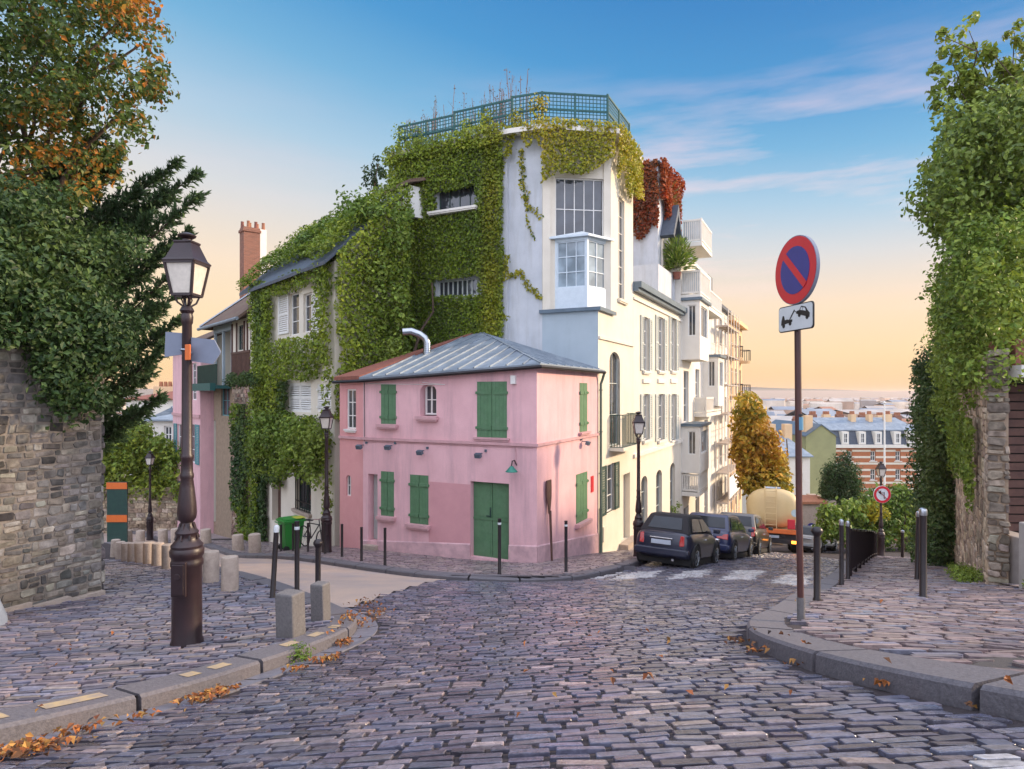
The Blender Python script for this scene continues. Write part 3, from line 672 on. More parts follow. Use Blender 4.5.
# ------------------------------------------------------------------ far country: hills and city
def hills():
    mb = MB(); xs = np.linspace(-6500, 6500, 90); prof = []
    for x in xs:
        t = x/1000.0
        prof.append(28+26*math.exp(-((t-1.0)/1.5)**2)+9*math.sin(t*1.3)+5*math.sin(t*3.1+1)+3*math.sin(t*7.3))
    rr = [[mb.P((x, y, -62+ (p+62)*f)) for y, f in ((4300, 0), (4700, .45), (5200, .8), (5600, 1.0), (6400, .9), (8000, 0))] for x, p in zip(xs, prof)]
    for a in range(len(xs)-1):
        for b in range(5): mb.f.append([rr[a][b], rr[a+1][b], rr[a+1][b+1], rr[a][b+1]])
    tag(mb.build('hills', M['hill'], smooth=80), kind='structure')
hills()
def far_city():
    rr = np.random.default_rng(3); boxes = []
    for k in range(8500):
        Z = 190+rr.random()**1.6*3300; x = rr.uniform(0.25, 0.78)*Z if k % 4 else rr.uniform(-0.62, 0.2)*Z
        w = rr.uniform(6, 17)*(1+Z/2200); d = rr.uniform(7, 13)*(1+Z/2500); h = rr.uniform(9, 22)*(1+Z/1800) if rr.random() < .93 else rr.uniform(24, 50)
        top = gz(x, Z)+h
        lim = (-0.0125*Z-4) if Z < 420 else (-0.0115*Z if Z < 800 else -0.0075*Z-rr.uniform(0, 6))
        if top > lim: h = max(3, lim-gz(x, Z)-rr.uniform(0, 3))
        boxes.append((x, Z, w, d, h))
    V, loops, tint, n = [], [], [], 0
    q = ((0,3,2,1),(4,5,6,7),(0,1,5,4),(1,2,6,5),(2,3,7,6),(3,0,4,7))
    wc = [(0.62,0.50,0.38),(0.56,0.40,0.29),(0.70,0.62,0.52),(0.44,0.30,0.22),(0.34,0.30,0.28)]
    for x, Z, w, d, h in boxes:
        b = gz(x, Z)-8; t = b+8+h; c = wc[rr.integers(5)]; a = rr.uniform(-.5, .5); ca, sa = math.cos(a), math.sin(a)
        pts = [(x+ca*i-sa*j, Z+sa*i+ca*j) for i, j in ((-w/2,-d/2),(w/2,-d/2),(w/2,d/2),(-w/2,d/2))]
        V += [(p[0], p[1], b) for p in pts]+[(p[0], p[1], t) for p in pts]; loops += [n+i for f in q for i in f]; tint += [c]*8; n += 8
        # pitched roof with its own colour
        r = [(0.20,0.24,0.30),(0.48,0.43,0.38),(0.36,0.34,0.33),(0.34,0.17,0.11)][rr.choice(4, p=[.3,.35,.2,.15])]
        rz = t+rr.uniform(.5, 2.2); mid = [((pts[0][0]+pts[3][0])/2, (pts[0][1]+pts[3][1])/2), ((pts[1][0]+pts[2][0])/2, (pts[1][1]+pts[2][1])/2)]
        V += [(p[0], p[1], t+.02) for p in pts]+[(mid[0][0], mid[0][1], rz), (mid[1][0], mid[1][1], rz)]
        for f in ((0,1,5,4),(2,3,4,5)): loops += [n+i for i in f]
        tint += [r]*6; n += 6
    tot = np.full(len(loops)//4, 4)
    o = fastmesh('distant_city', np.array(V), loops, tot, tint_mat('city_walls', rough=0.9, noise=0.3, nscale=0.12, bump=0), tint=np.array(tint))
    tag(o, 'hazy mass of pale buildings of the city far below the hill', 'city', kind='stuff')
far_city()
# ------------------------------------------------------------------ building helpers
def v2(*a): return np.array(a, float)
SD = v2(.443, .896); SD = SD/np.linalg.norm(SD); SN = v2(-SD[1], SD[0])      # along the falling street, and to its left
SP = v2(.66, 17.0)                                                          # corner of the pink house
def S(t, n): return SP+SD*t+SN*n
SROT = math.atan2(SD[1], SD[0])
QD = v2(-.64, .77); QD = QD/np.linalg.norm(QD); QO = v2(-QD[1], QD[0])       # along the side street; QO points to the road
QP = v2(-6.0, 21.5)
def Q(s, o): return QP+QD*s+QO*o
QROT = math.atan2(QD[1], QD[0])

def ray(P, d, px, py):
    """u along the wall through P with direction d, and height, where the sight line px, py meets it"""
    k = (px-CX)/FPX; u = (k*P[1]-P[0])/(d[0]-k*d[1]); Z = P[1]+u*d[1]
    return u, -(py-HY)/FPX*Z
class Wall:
    """vertical wall: P origin, d direction in plan; loc(u, w, z) gives coordinates local to the building's frame"""
    def __init__(s, P, d, loc): s.P, s.d, s.loc = P, d, loc
    def u(s, px): return ray(s.P, s.d, px, HY)[0]
    def z(s, px, py): return ray(s.P, s.d, px, py)[1]
    def rect(s, x0, x1, y0, y1):
        xm = (x0+x1)/2; a, b = sorted((s.u(x0), s.u(x1))); return a, b, s.z(xm, y1), s.z(xm, y0)

def building(name, P, rot, label, cat, zb, group=None):
    t = thing(name, (float(P[0]), float(P[1]), zb), label, cat, group, rz=rot); t['zb'] = zb; return t
def part(name, mb, mat, t, smooth=0, bevel=0.0):
    """finish a part whose heights were given from camera level"""
    r = t
    while r.parent is not None: r = r.parent
    zb = r['zb']
    mb.v = [(a, b, c-zb) for a, b, c in mb.v]
    return mb.build(name, mat, t, smooth, bevel)

def wallface(mb, loc, u0, u1, z0, z1, holes, depth=0.18, top=None):
    """wall sheet with real openings and reveals; top(u) lets the upper edge slope"""
    us = sorted({u0, u1, *[v for h in holes for v in h[:2] if u0 < v < u1]}); zs_ = sorted({z0, z1, *[v for h in holes for v in h[2:4] if z0 < v < z1]})
    for a in range(len(us)-1):
        for b in range(len(zs_)-1):
            um, zm = (us[a]+us[a+1])/2, (zs_[b]+zs_[b+1])/2
            if any(h[0] < um < h[1] and h[2] < zm < h[3] for h in holes): continue
            za, zc = (zs_[b+1],)*2
            if top and b == len(zs_)-2: za, zc = top(us[a]), top(us[a+1])
            mb.poly([loc(us[a], 0, zs_[b]), loc(us[a+1], 0, zs_[b]), loc(us[a+1], 0, zc), loc(us[a], 0, za)])
    for h in holes:
        a, b, c, d = h[:4]; dp = h[4] if len(h) > 4 else depth
        for p, q in (((a, c), (b, c)), ((b, c), (b, d)), ((b, d), (a, d)), ((a, d), (a, c))):
            mb.poly([loc(p[0], 0, p[1]), loc(q[0], 0, q[1]), loc(q[0], -dp, q[1]), loc(p[0], -dp, p[1])])

def window(t, loc, u0, u1, z0, z1, w=-0.12, cols=2, rows_=2, fm='white', gm='glass', fr=0.05, bar=0.028, name='window', pane='pane', mull=0):
    f = MB(); B = lambda a, b, c, d, w0=w-0.03, w1=w+0.02: f.poly_box(loc, a, b, w0, w1, c, d)
    B(u0, u0+fr, z0, z1); B(u1-fr, u1, z0, z1); B(u0+fr, u1-fr, z0, z0+fr); B(u0+fr, u1-fr, z1-fr, z1)
    for k in range(1, cols):
        x = u0+(u1-u0)*k/cols; bw = bar*1.7 if (mull and k == cols//2) else bar; B(x-bw/2, x+bw/2, z0+fr, z1-fr, w-0.02, w+0.012)
    for k in range(1, rows_):
        z = z0+(z1-z0)*k/rows_; B(u0+fr, u1-fr, z-bar/2, z+bar/2, w-0.022, w+0.010)
    o = part(name, f, M[fm], t)
    g = MB().poly([loc(u0+fr*.5, w-0.012, z0+fr*.5), loc(u1-fr*.5, w-0.012, z0+fr*.5), loc(u1-fr*.5, w-0.012, z1-fr*.5), loc(u0+fr*.5, w-0.012, z1-fr*.5)])
    part(pane, g, M[gm], o); return o
def poly_box(self, loc, u0, u1, w0, w1, z0, z1):
    i = [self.P(loc(*p)) for p in ((u0,w0,z0),(u1,w0,z0),(u1,w1,z0),(u0,w1,z0),(u0,w0,z1),(u1,w0,z1),(u1,w1,z1),(u0,w1,z1))]
    for q in ((0,3,2,1),(4,5,6,7),(0,1,5,4),(1,2,6,5),(2,3,7,6),(3,0,4,7)): self.f.append([i[k] for k in q])
    return self
MB.poly_box = poly_box

def shutter(t, loc, u0, u1, z0, z1, w=0.0, mat='green', louvre=False, hinge=0, name='shutter'):
    """one leaf: board with battens, or a frame of slats"""
    f = MB()
    if louvre:
        b = min(0.06, (u1-u0)*0.2)
        f.poly_box(loc, u0, u0+b, w, w+0.04, z0, z1); f.poly_box(loc, u1-b, u1, w, w+0.04, z0, z1)
        for a, c in ((z0, z0+0.08), ((z0+z1)/2-0.04, (z0+z1)/2+0.04), (z1-0.08, z1)): f.poly_box(loc, u0+b, u1-b, w, w+0.037, a, c)
        n = max(4, int((z1-z0)/0.085))
        for k in range(n):
            z = z0+0.05+(z1-z0-0.1)*k/n; i = [f.P(loc(*p)) for p in ((u0+b, w+0.004, z+0.06), (u1-b, w+0.004, z+0.06), (u1-b, w+0.032, z), (u0+b, w+0.032, z))]; f.f.append(i)
    else:
        n = max(2, int(round((u1-u0)/0.11)))
        for k in range(n):
            a, c = u0+(u1-u0)*k/n, u0+(u1-u0)*(k+1)/n
            f.poly_box(loc, a+0.002, c-0.002, w+0.004, w+0.032+0.002*(k % 2), z0, z1)
        f.poly_box(loc, u0, u1, w, w+0.022, z0+0.01, z1-0.01)
        for z in (z0+(z1-z0)*0.17, z0+(z1-z0)*0.80): f.poly_box(loc, u0+0.01, u1-0.01, w+0.034, w+0.056, z-0.05, z+0.05)
    o = part(name, f, M[mat], t)
    if hinge:
        u = u0 if hinge < 0 else u1
        for z in (z0+(z1-z0)*0.17, z0+(z1-z0)*0.80):
            h = MB().poly_box(loc, min(u, u-hinge*0.16)-0.01, max(u, u-hinge*0.16)+0.01, w+.058, w+.066, z-0.014, z+0.014); h.poly_box(loc, u-0.03, u+0.03, w+0.03, w+0.075, z-0.035, z+0.035)
            part('hinge', h, M[mat], o)
    return o
def shutters(t, loc, u0, u1, z0, z1, w=0.0, mat='green', louvre=False, gap=0.012):
    m = (u0+u1)/2
    shutter(t, loc, u0, m-gap/2, z0, z1, w, mat, louvre, -1); shutter(t, loc, m+gap/2, u1, z0, z1, w, mat, louvre, 1)

def sill(t, loc, u0, u1, z, mat, h=0.09, out=0.12, over=0.09, name='sill'):
    f = MB().poly_box(loc, u0-over, u1+over, -0.1, out, z-h, z); f.poly_box(loc, u0-over+0.03, u1+over-0.03, -0.1, out-0.03, z-h-0.05, z-h)
    return part(name, f, M[mat], t)

def arch_fill(mb, loc, u0, u1, zs_, z1, w=0.0, dp=0.15, n=10):
    """closes the two corners over a round-headed opening (spring line zs_, crown z1) level with the wall"""
    um, ru, rz = (u0+u1)/2, (u1-u0)/2, z1-zs_
    arc = [(um-ru*math.cos(math.pi*k/n), zs_+rz*math.sin(math.pi*k/n)) for k in range(n+1)]
    for k in range(n):
        a, b = arc[k], arc[k+1]
        mb.poly([loc(a[0], w, a[1]), loc(b[0], w, b[1]), loc(b[0], w, z1), loc(a[0], w, z1)])
        mb.poly([loc(a[0], w, a[1]), loc(b[0], w, b[1]), loc(b[0], w-dp, b[1]), loc(a[0], w-dp, a[1])])

def railing(mb, loc, u0, u1, w, z0, z1, step=0.11, th=0.018):
    mb.poly_box(loc, u0, u1, w-0.02, w+0.02, z1-0.03, z1); mb.poly_box(loc, u0, u1, w-0.015, w+0.015, z0, z0+0.025)
    n = max(2, int(abs(u1-u0)/step))
    for k in range(n+1):
        u = u0+(u1-u0)*k/n; mb.poly_box(loc, u-th/2, u+th/2, w-th/2, w+th/2, z0+0.02, z1-0.03)

# ------------------------------------------------------------------ the pink house
zb = -4.49
T = building('pink_house', S(0, 0), SROT, 'small two storey pink corner house with green shutters and a zinc roof', 'house', zb)
LW = Wall(S(0, 0), SN, lambda u, w, z: (-w, u, z))                # left front, along n
RW = Wall(S(0, 0), SD, lambda u, w, z: (u, -w, z))                # right front, along t
NB = 5.82                                                       # where the left front bends
BD = v2(0.30, 1.18); BL = np.linalg.norm(BD); BD = BD/BL         # bent end section in (t, n)
bd_w = SD*BD[0]+SN*BD[1]
BW = Wall(S(0, NB), bd_w, lambda u, w, z: (BD[0]*u-BD[1]*w, NB+BD[1]*u+BD[0]*w, z))
eL = lambda n: 0.74-(0.30*n/NB)
eB = lambda u: 0.44-0.05*u/BL
h_up2 = LW.rect(381, 396, 384, 424); h_arch = LW.rect(420, 436.5, 384, 416); h_big = LW.rect(477, 507, 381.5, 437.5)
h_door1 = LW.rect(368, 377.5, 474, 541); h_lo1 = LW.rect(381, 394, 471.5, 516); h_lo2 = LW.rect(410, 428.5, 475, 524)
h_door = LW.rect(470.5, 509, 482.5, 559)
wl = MB(); hl = [h_up2+(0.06,), h_arch+(0.28,), h_big+(0.06,), h_door1+(0.32,), h_lo1+(0.06,), h_lo2+(0.06,), h_door+(0.24,)]
wallface(wl, LW.loc, 0, NB, -5.3, 0.40, hl)
for a in np.linspace(0, NB, 7)[:-1]:
    b = a+NB/6; wl.poly([LW.loc(a, 0, 0.40), LW.loc(b, 0, 0.40), LW.loc(b, 0, eL(b)+0.02), LW.loc(a, 0, eL(a)+0.02)])
arch_fill(wl, LW.loc, h_arch[0], h_arch[1], h_arch[3]-0.24, h_arch[3], 0, 0.28)
for hh in (h_up2, h_big, h_lo1, h_lo2): wl.poly([LW.loc(hh[0], -0.06, hh[2]), LW.loc(hh[1], -0.06, hh[2]), LW.loc(hh[1], -0.06, hh[3]), LW.loc(hh[0], -0.06, hh[3])])
r_up = RW.rect(579.5, 587, 383, 431.5); r_lo = RW.rect(576, 587, 473, 521)
wallface(wl, RW.loc, 0, 5.03, -6.3, 0.76, [r_up+(0.06,), r_lo+(0.06,)])
for hh in (r_up, r_lo): wl.poly([RW.loc(hh[0], -0.06, hh[2]), RW.loc(hh[1], -0.06, hh[2]), RW.loc(hh[1], -0.06, hh[3]), RW.loc(hh[0], -0.06, hh[3])])
# back sides
A = (5.0, 4.66); LE = (0.32, NB+1.2)
for (a, b) in (((5.03, 0), A), (A, LE)): wl.poly([(a[0], a[1], -6.2), (b[0], b[1], -6.2), (b[0], b[1], 0.38), (a[0], a[1], 0.38)])
part('wall', wl, M['pink'], T)
ws = MB(); b_win = BW.rect(346.5, 356, 389, 429); b_arch = BW.rect(346, 351, 475, 496)
wallface(ws, BW.loc, 0, BL, -5.6, 0.36, [b_win+(0.1,), b_arch+(0.12,)])
ws.poly([BW.loc(0, 0, 0.36), BW.loc(BL, 0, 0.36), BW.loc(BL, 0, 0.40), BW.loc(0, 0, 0.46)])
arch_fill(ws, BW.loc, b_arch[0], b_arch[1], b_arch[3]-0.13, b_arch[3], 0, 0.12)
part('end_wall', ws, M['salmon'], T)['label'] = 'salmon pink end wall'
# repainted darker patch and the plinth
pa = LW.rect(428.8, 470.4, 483, 545)
mp_ = MB().poly_box(LW.loc, pa[0], pa[1], -0.01, 0.004, -4.45, pa[3])
part('paint_patch', mp_, M['salmon_patch'], T)['label'] = 'darker salmon patch of repainted wall'
pl_ = MB()
for (u0, u1) in ((-0.03, h_door[0]), (h_door[1], h_door1[0]), (h_door1[1], NB)):
    if u0 > 0: part('plinth', pl_, M['plinth'], T); pl_ = MB()
    n_ = 8
    for k in range(n_):
        a, b = u0+(u1-u0)*k/n_, u0+(u1-u0)*(k+1)/n_
        i = [(a, 0.035), (b, 0.035)]
        za, zc = -4.08-0.075*a, -4.08-0.075*b
        pl_.poly([LW.loc(a, .035, -5.3), LW.loc(b, .035, -5.3), LW.loc(b, .035, zc), LW.loc(a, .035, za)]); pl_.poly([LW.loc(a, .035, za), LW.loc(b, .035, zc), LW.loc(b, 0, zc+.03), LW.loc(a, 0, za+.03)])
part('plinth', pl_, M['plinth'], T); pl_ = MB()
for k in range(6):
    a, b = -0.03+5.06*k/6, -0.03+5.06*(k+1)/6; za, zc = -4.08-0.13*a, -4.08-0.13*b
    pl_.poly([RW.loc(a, .035, -6.3), RW.loc(b, .035, -6.3), RW.loc(b, .035, zc), RW.loc(a, .035, za)]); pl_.poly([RW.loc(a, .035, za), RW.loc(b, .035, zc), RW.loc(b, 0, zc+.03), RW.loc(a, 0, za+.03)])
part('plinth', pl_, M['plinth'], T)
zst = -1.385
st = MB().poly_box(LW.loc, -0.06, NB+0.01, -0.01, 0.06, zst-0.04, zst+0.04); st.poly_box(RW.loc, 0.0, 5.03, -0.01, 0.055, zst-0.04, zst+0.04); st.poly_box(BW.loc, 0.012, BL, -0.01, 0.055, zst-0.045, zst+0.035)
part('string_course', st, M['pinkstone'], T)
# openings
shutters(T, LW.loc, *h_up2, w=-0.03); shutters(T, LW.loc, *h_big, w=-0.03); shutters(T, LW.loc, *h_lo1, w=-0.03); shutters(T, LW.loc, *h_lo2, w=-0.03)
shutters(T, RW.loc, *r_up, w=-0.02); shutters(T, RW.loc, *r_lo, w=-0.02)
for hh in (h_up2, h_lo1, h_lo2, h_arch): sill(T, LW.loc, hh[0], hh[1], hh[2]-0.01, 'pinkstone', out=0.15)
sill(T, LW.loc, h_big[0], h_big[1], h_big[2]-0.005, 'pinkstone', h=0.05, out=0.08)
sill(T, RW.loc, r_up[0], r_up[1], r_up[2]-0.01, 'pinkstone', h=.05); sill(T, RW.loc, r_lo[0], r_lo[1], r_lo[2]-0.01, 'pinkstone', out=.16)
sill(T, BW.loc, b_win[0], b_win[1], b_win[2]-0.005, 'white', h=.05, out=.1, over=.03)
window(T, BW.loc, *b_win, w=-0.06, cols=2, rows_=3, fm='white')
window(T, BW.loc, *b_arch, w=-0.08, cols=2, rows_=2, fm='white', fr=0.03)
window(T, LW.loc, h_arch[0]+0.10, h_arch[1]-0.04, h_arch[2]+0.03, h_arch[3]-0.02, w=-0.24, cols=2, rows_=2, mull=1)
def door_leaf(t, loc, u0, u1, z0, z1, w, mat, name='door', rail=True):
    f = MB(); m = (u0+u1)/2
    f.poly_box(loc, u0, m-0.008, w, w+0.05, z0, z1); f.poly_box(loc, m+0.008, u1, w, w+0.05, z0, z1)
    if rail:
        for a, b in ((u0+.05, m-.06), (m+.06, u1-.05)):
            for c, d in ((z0+.1, z0+(z1-z0)*.48), (z0+(z1-z0)*.55, z1-.1)): f.poly_box(loc, a, b, w+.05, w+.062, c, d)
        f.poly_box(loc, u0, u1, w+.06, w+.075, z0+(z1-z0)*.505, z0+(z1-z0)*.53)
    o = part(name, f, M[mat], t); h = MB()
    zc = z0+(z1-z0)*.55; h.poly_box(loc, m+.03, m+.055, w+.064, w+.10, zc-.02, zc+.26); h.poly_box(loc, m+.03, m+.17, w+.075, w+.10, zc, zc+.03)
    part('handle', h, M['dkgreen'], o); return o
zd = gz(*S(-0.1, (h_door[0]+h_door[1])/2))+PV
door_leaf(T, LW.loc, h_door[0]+.01, h_door[1]-.01, zd, h_door[3]-0.01, -0.22, 'green')
d1 = MB().poly_box(LW.loc, h_door1[0]+.01, h_door1[1]-.01, -0.32, -0.27, -5.2, h_door1[3]-.01); part('side_door', d1, M['greyshut'], T)
stp = MB().poly_box(LW.loc, h_door1[0]-.05, h_door1[1]+.05, -0.28, 0.20, -5.3, gz(*S(-.2, h_door1[0]))+PV+.12); part('doorstep', stp, M['limestone'], T)
# roof: two zinc slopes meeting in a hip, with a strip of old tiles along the verge
OV = 0.17
def slope(mb, a, b, c, th=0.07): mb.prism([a, b, c], (0, 0, th))
Cz = 0.74; C0 = (-OV, -OV, Cz-.03); B0 = (5.25, -OV, Cz-.03); A0 = (5.03, 4.55, 2.20); L0 = (-OV-.02, NB, 0.41); L1 = (0.32-OV, NB+1.28, 0.40)
rf = MB(); rf.prism([C0, A0, L0], (0, 0, .07)); rf.prism([C0, B0, A0], (0, 0, .07))
roof = part('roof', rf, M['zinc'], T)
tl = MB(); tl.prism([A0, L0, L1], (0, 0, .11)); tl.prism([A0, L1, (5.03, NB+.3, 1.2)], (0, 0, .06)); part('tile_verge', tl, M['tile'], roof)
sm = MB()
def seam(p, q): sm.bar(Vector(p)+Vector((0, 0, .085)), Vector(q)+Vector((0, 0, .085)), 0.035, 0.05)
C_, B_, A_, L_ = map(Vector, (C0, B0, A0, L0)); g1 = (A_-C_)
for k in range(1, 12):                                             # standing seams run up the slope
    p = C_.lerp(L_, k/12); up = (A_-(C_.lerp(L_, 0.80))); 
    f1 = k/12; top = C_.lerp(A_, f1/0.80) if f1 < 0.80 else L_.lerp(A_, (1-f1)/0.20)
    seam(p, top)
for k in range(1, 9):
    f1 = k/9; p = C_.lerp(B_, f1); top = C_.lerp(A_, f1*0.98); seam(p, top)
seam(C0, A0)
part('roof_seam', sm, M['zinc'], roof)
gt = MB(); gt.tube([(-OV-.05, NB+.02, .36), (-OV-.05, -OV-.05, Cz-.05), (5.1, -OV-.05, Cz-.05)], 0.055, 6); gt.tube([(L1[0]-.05, L1[1], .34), (-OV-.05, NB, .36)], .05, 6)
part('gutter', gt, M['black'], roof)
# soffit
sf = MB().poly([(-OV, -OV, Cz-.04), (5.03, -OV, Cz-.04), (5.03, 0.02, Cz-.04), (0.02, 0.02, Cz-.04)]); sf.poly([(-OV, -OV, Cz-.04), (.02, .02, Cz-.04), (.02, NB, .40), (-OV, NB, .40)])
part('soffit', sf, M['zincdark'], roof)
dp = MB(); dp.tube([(5.06, -OV-.05, Cz-.05), (5.08, -.14, .45), (5.08, -.085, .30), (5.08, -.085, -3.9)], 0.045, 8)
dp.tube([(5.08, -.085, -3.9), (5.08, -.085, -5.55)], 0.062, 8)
for z in (0.1, -1.3, -2.7, -3.9): dp.lathe([(.062, -.02), (.062, .02)], (5.08, -.085, z), 8)
part('drain_pipe', dp, plain('pipe_green', (0.10, 0.15, 0.12, 1), 0.5), T)
# bright metal flue with an elbow
fx, fz_ = S(2.3, 3.9) if False else (None, None)
u_, _ = ray(S(2.2, 0), SN, 427, 355); zr = -(357-HY)/FPX*(S(2.2, u_)[1])
fl = MB(); b0 = Vector((2.2, u_, zr-.15)); fl.tube([b0, b0+Vector((0, 0, .62)), b0+Vector((-.04, .06, .78)), b0+Vector((-.12, .20, .90)), b0+Vector((-.26, .44, 1.0)), b0+Vector((-.40, .68, .98))], .125, 14)
for k in range(7): fl.lathe([(.127, 0), (.134, .012), (.127, .024)], b0+Vector((0, 0, .15+k*.07)), 14)
flue = part('flue', fl, M['steel'], T, smooth=40)
fb = MB().box(2.2-.24, 2.2+.24, u_-.24, u_+.24, zr-.32, zr+.05); part('flashing', fb, M['zincdark'], flue)
# small floodlights along the string course and a wall lamp
def flood(px, py, loc, wl_):
    u, z = wl_.u(px), wl_.z(px, py); f = MB(); f.bar(loc(u, .0, z+.05), loc(u, .14, z+.05), .025); f.obox(loc(u+.02, .19, z), Vector(loc(.09, 0, 0))-Vector(loc(0, 0, 0)), Vector(loc(0, .05, -.02))-Vector(loc(0, 0, 0)), Vector(loc(0, .02, .055))-Vector(loc(0, 0, 0)))
    f.poly_box(loc, u-.16, u-.11, 0, .06, z+.09, z+.16); part('floodlight', f, M['zincdark'], T)
for px, py in ((392, 447), (424, 452), (482, 455)): flood(px, py, LW.loc, LW)
flood(363.5, 446.5, LW.loc, LW); flood(582, 443, RW.loc, RW)
u, z = LW.u(516.5), LW.z(516.5, 466)
wlp = MB(); wlp.tube([LW.loc(u, 0, z+.02), LW.loc(u, .12, z+.16), LW.loc(u, .26, z+.16), LW.loc(u, .30, z+.03)], .018, 6)
lp = part('wall_lamp', wlp, M['black'], T)
wsd = MB(); c_ = LW.loc(u, .30, z-.12); wsd.lathe([(.03, .15), (.06, .12), (.17, .0), (.165, -.01), (.03, .10)], c_, 14); part('lamp_shade', wsd, plain('lamp_green', (.02, .20, .15, 1), .35), lp, smooth=40)
bx = MB().poly_box(LW.loc, LW.u(516.5), LW.u(512), 0, .10, LW.z(514, 384), LW.z(514, 375.5)); part('alarm_box', bx, M['white'], T)
rs = MB().poly_box(RW.loc, RW.u(590.7), RW.u(593.2), 0, .02, RW.z(592, 492), RW.z(592, 476)); part('name_plaque', rs, M['signred'], T)
# cables stapled along the front, and rain streak pipes of the gutter
cb = MB(); zc = zst-.07
cb.tube([LW.loc(.1, .02, zc), LW.loc(1.6, .02, zc-.015), LW.loc(3.2, .02, zc-.005), LW.loc(NB-.05, .02, zc-.02)], .012, 5); cb.tube([LW.loc(LW.u(516.5), .02, z+.02), LW.loc(LW.u(516.5)+.02, .02, zc)], .010, 5)
part('cable', cb, M['pinkstone'], T)
cb = MB().tube([LW.loc(h_up2[1]+.5, .02, .28), LW.loc(h_arch[0]-.3, .02, .24), LW.loc(h_arch[1]-.1, .03, .31)], .010, 5); part('cable', cb, M['white'], T)
cb = MB().tube([LW.loc(NB-.06, .02, .36), LW.loc(NB-.07, .02, zc)], .012, 5); part('cable', cb, M['granite'], T)
# old oar leaning on the wall
u = RW.u(546.5); zg = gz(*S(u, -.15))+PV; zt = RW.z(546, 480)
oar = thing('oar', (*map(float, S(u, -0.16)), zg), 'tall old wooden oar standing blade up against the pink wall', 'oar', rz=SROT)
H = zt-zg; ob = MB(); ob.tube([(0, 0, 0), (0, .05, H*.62)], [.032, .038], 8); part_o = ob.build('shaft', M['wood'], oar, smooth=40)
bl = MB(); prof = [(.04, .58), (.075, .66), (.15, .78), (.165, .90), (.155, 1.0)]
pts = [(-a, H*b) for a, b in prof]+[(a, H*b) for a, b in reversed(prof)]
bl.prism([(x, .035+z*.018, z) for x, z in pts], (0, .03, 0)); bl.build('blade', M['wood'], oar, bevel=.008)

# ------------------------------------------------------------------ the tall ivy-clad corner house behind it
zb = -5.5
T2 = building('corner_house', S(5.05, 0), SROT, 'tall cream corner house with an ivy clad side and a trellised roof terrace', 'house', zb)
o2 = 5.05                                                        # local t is measured from here
lc = lambda t, n: (t-o2, n)
E0, E1 = v2(5.05, 2.05), v2(6.42, 0.0); cd = (E1-E0)/np.linalg.norm(E1-E0); co = v2(cd[1], -cd[0]); CLEN = float(np.linalg.norm(E1-E0))
CWl = Wall(S(*E0), SD*cd[0]+SN*cd[1], lambda u, w, z: (E0[0]-o2+cd[0]*u+co[0]*w, E0[1]+cd[1]*u+co[1]*w, z))
R2 = Wall(S(0, 0), SD, lambda u, w, z: (u-o2, -w, z))
L2 = Wall(S(5.05, 0), SN, lambda u, w, z: (-w, u, z))
L2b = Wall(S(4.85, 0), SN, lambda u, w, z: (-.20-w, u, z))        # the ivy wall stands a little proud
TOPZ = 9.25; BOXZ = 2.78
bodyc = MB(); NE = 3.35
wa_up = L2b.rect(437, 478, 186, 211); wa_lo = L2b.rect(437, 480, 279, 296)
wallface(bodyc, L2b.loc, NE, 8.2, -6, TOPZ, [wa_up+(.25,), wa_lo+(.2,)])
bodyc.poly([L2b.loc(NE, 0, -6), L2b.loc(NE, -.2, -6), L2b.loc(NE, -.2, TOPZ), L2b.loc(NE, 0, TOPZ)])
wallface(bodyc, L2.loc, 2.05, NE, -6, TOPZ, [])
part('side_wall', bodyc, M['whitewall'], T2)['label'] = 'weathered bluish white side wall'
cf_ = MB(); cw = (CWl.u(555.5), CWl.u(604), CWl.z(580, 240), CWl.z(580, 178))
wallface(cf_, CWl.loc, 0, CLEN, BOXZ-.3, TOPZ, [cw+(.16,)])
rn = R2.rect(618.5, 624.5, 199, 300); rar = R2.rect(609.5, 620, 352, 446); rsh = R2.rect(605, 613.5, 464, 512); rdo = R2.rect(621, 630, 474, 541)
wallface(cf_, R2.loc, 6.42, 9.33, -7.2, TOPZ, [rn+(.14,), rar+(.16,), rsh+(.12,), rdo+(.3,)])
wallface(cf_, R2.loc, o2, 6.42, -7.2, BOXZ, [h for h in (rar, rsh) if h[0] < 6.42])
arch_fill(cf_, R2.loc, rar[0], rar[1], rar[3]-.35, rar[3], 0, .16)
for (a, b) in (((9.33, 0), (9.33, 8.2)), ((9.33, 8.2), (4.85, 8.2))): cf_.poly([(*lc(*a), -7), (*lc(*b), -7), (*lc(*b), TOPZ), (*lc(*a), TOPZ)])
part('wall', cf_, M['cream'], T2)
bxw = MB(); wallface(bxw, L2.loc, 0, 2.05, -.2, BOXZ, []); part('low_wall', bxw, M['shadeblue'], T2)['label'] = 'low block wall under the bay, tinted blue grey as shade'  # shade of this left-facing side is put into its colour
zl = MB(); zl.prism([(*lc(4.93, 2.12), BOXZ), (*lc(4.93, -.12), BOXZ), (*lc(6.75, -.12), BOXZ), (*lc(5.15, 2.12), BOXZ)], (0, 0, .12)); part('ledge', zl, M['zincdark'], T2)
tp = MB(); tp.poly([(*lc(4.85, 8.2), TOPZ-.02), (*lc(4.85, NE), TOPZ-.02), (*lc(5.05, 2.05), TOPZ-.02), (*lc(6.42, 0), TOPZ-.02), (*lc(9.33, 0), TOPZ-.02), (*lc(9.33, 8.2), TOPZ-.02)]); part('terrace', tp, M['zincdark'], T2)
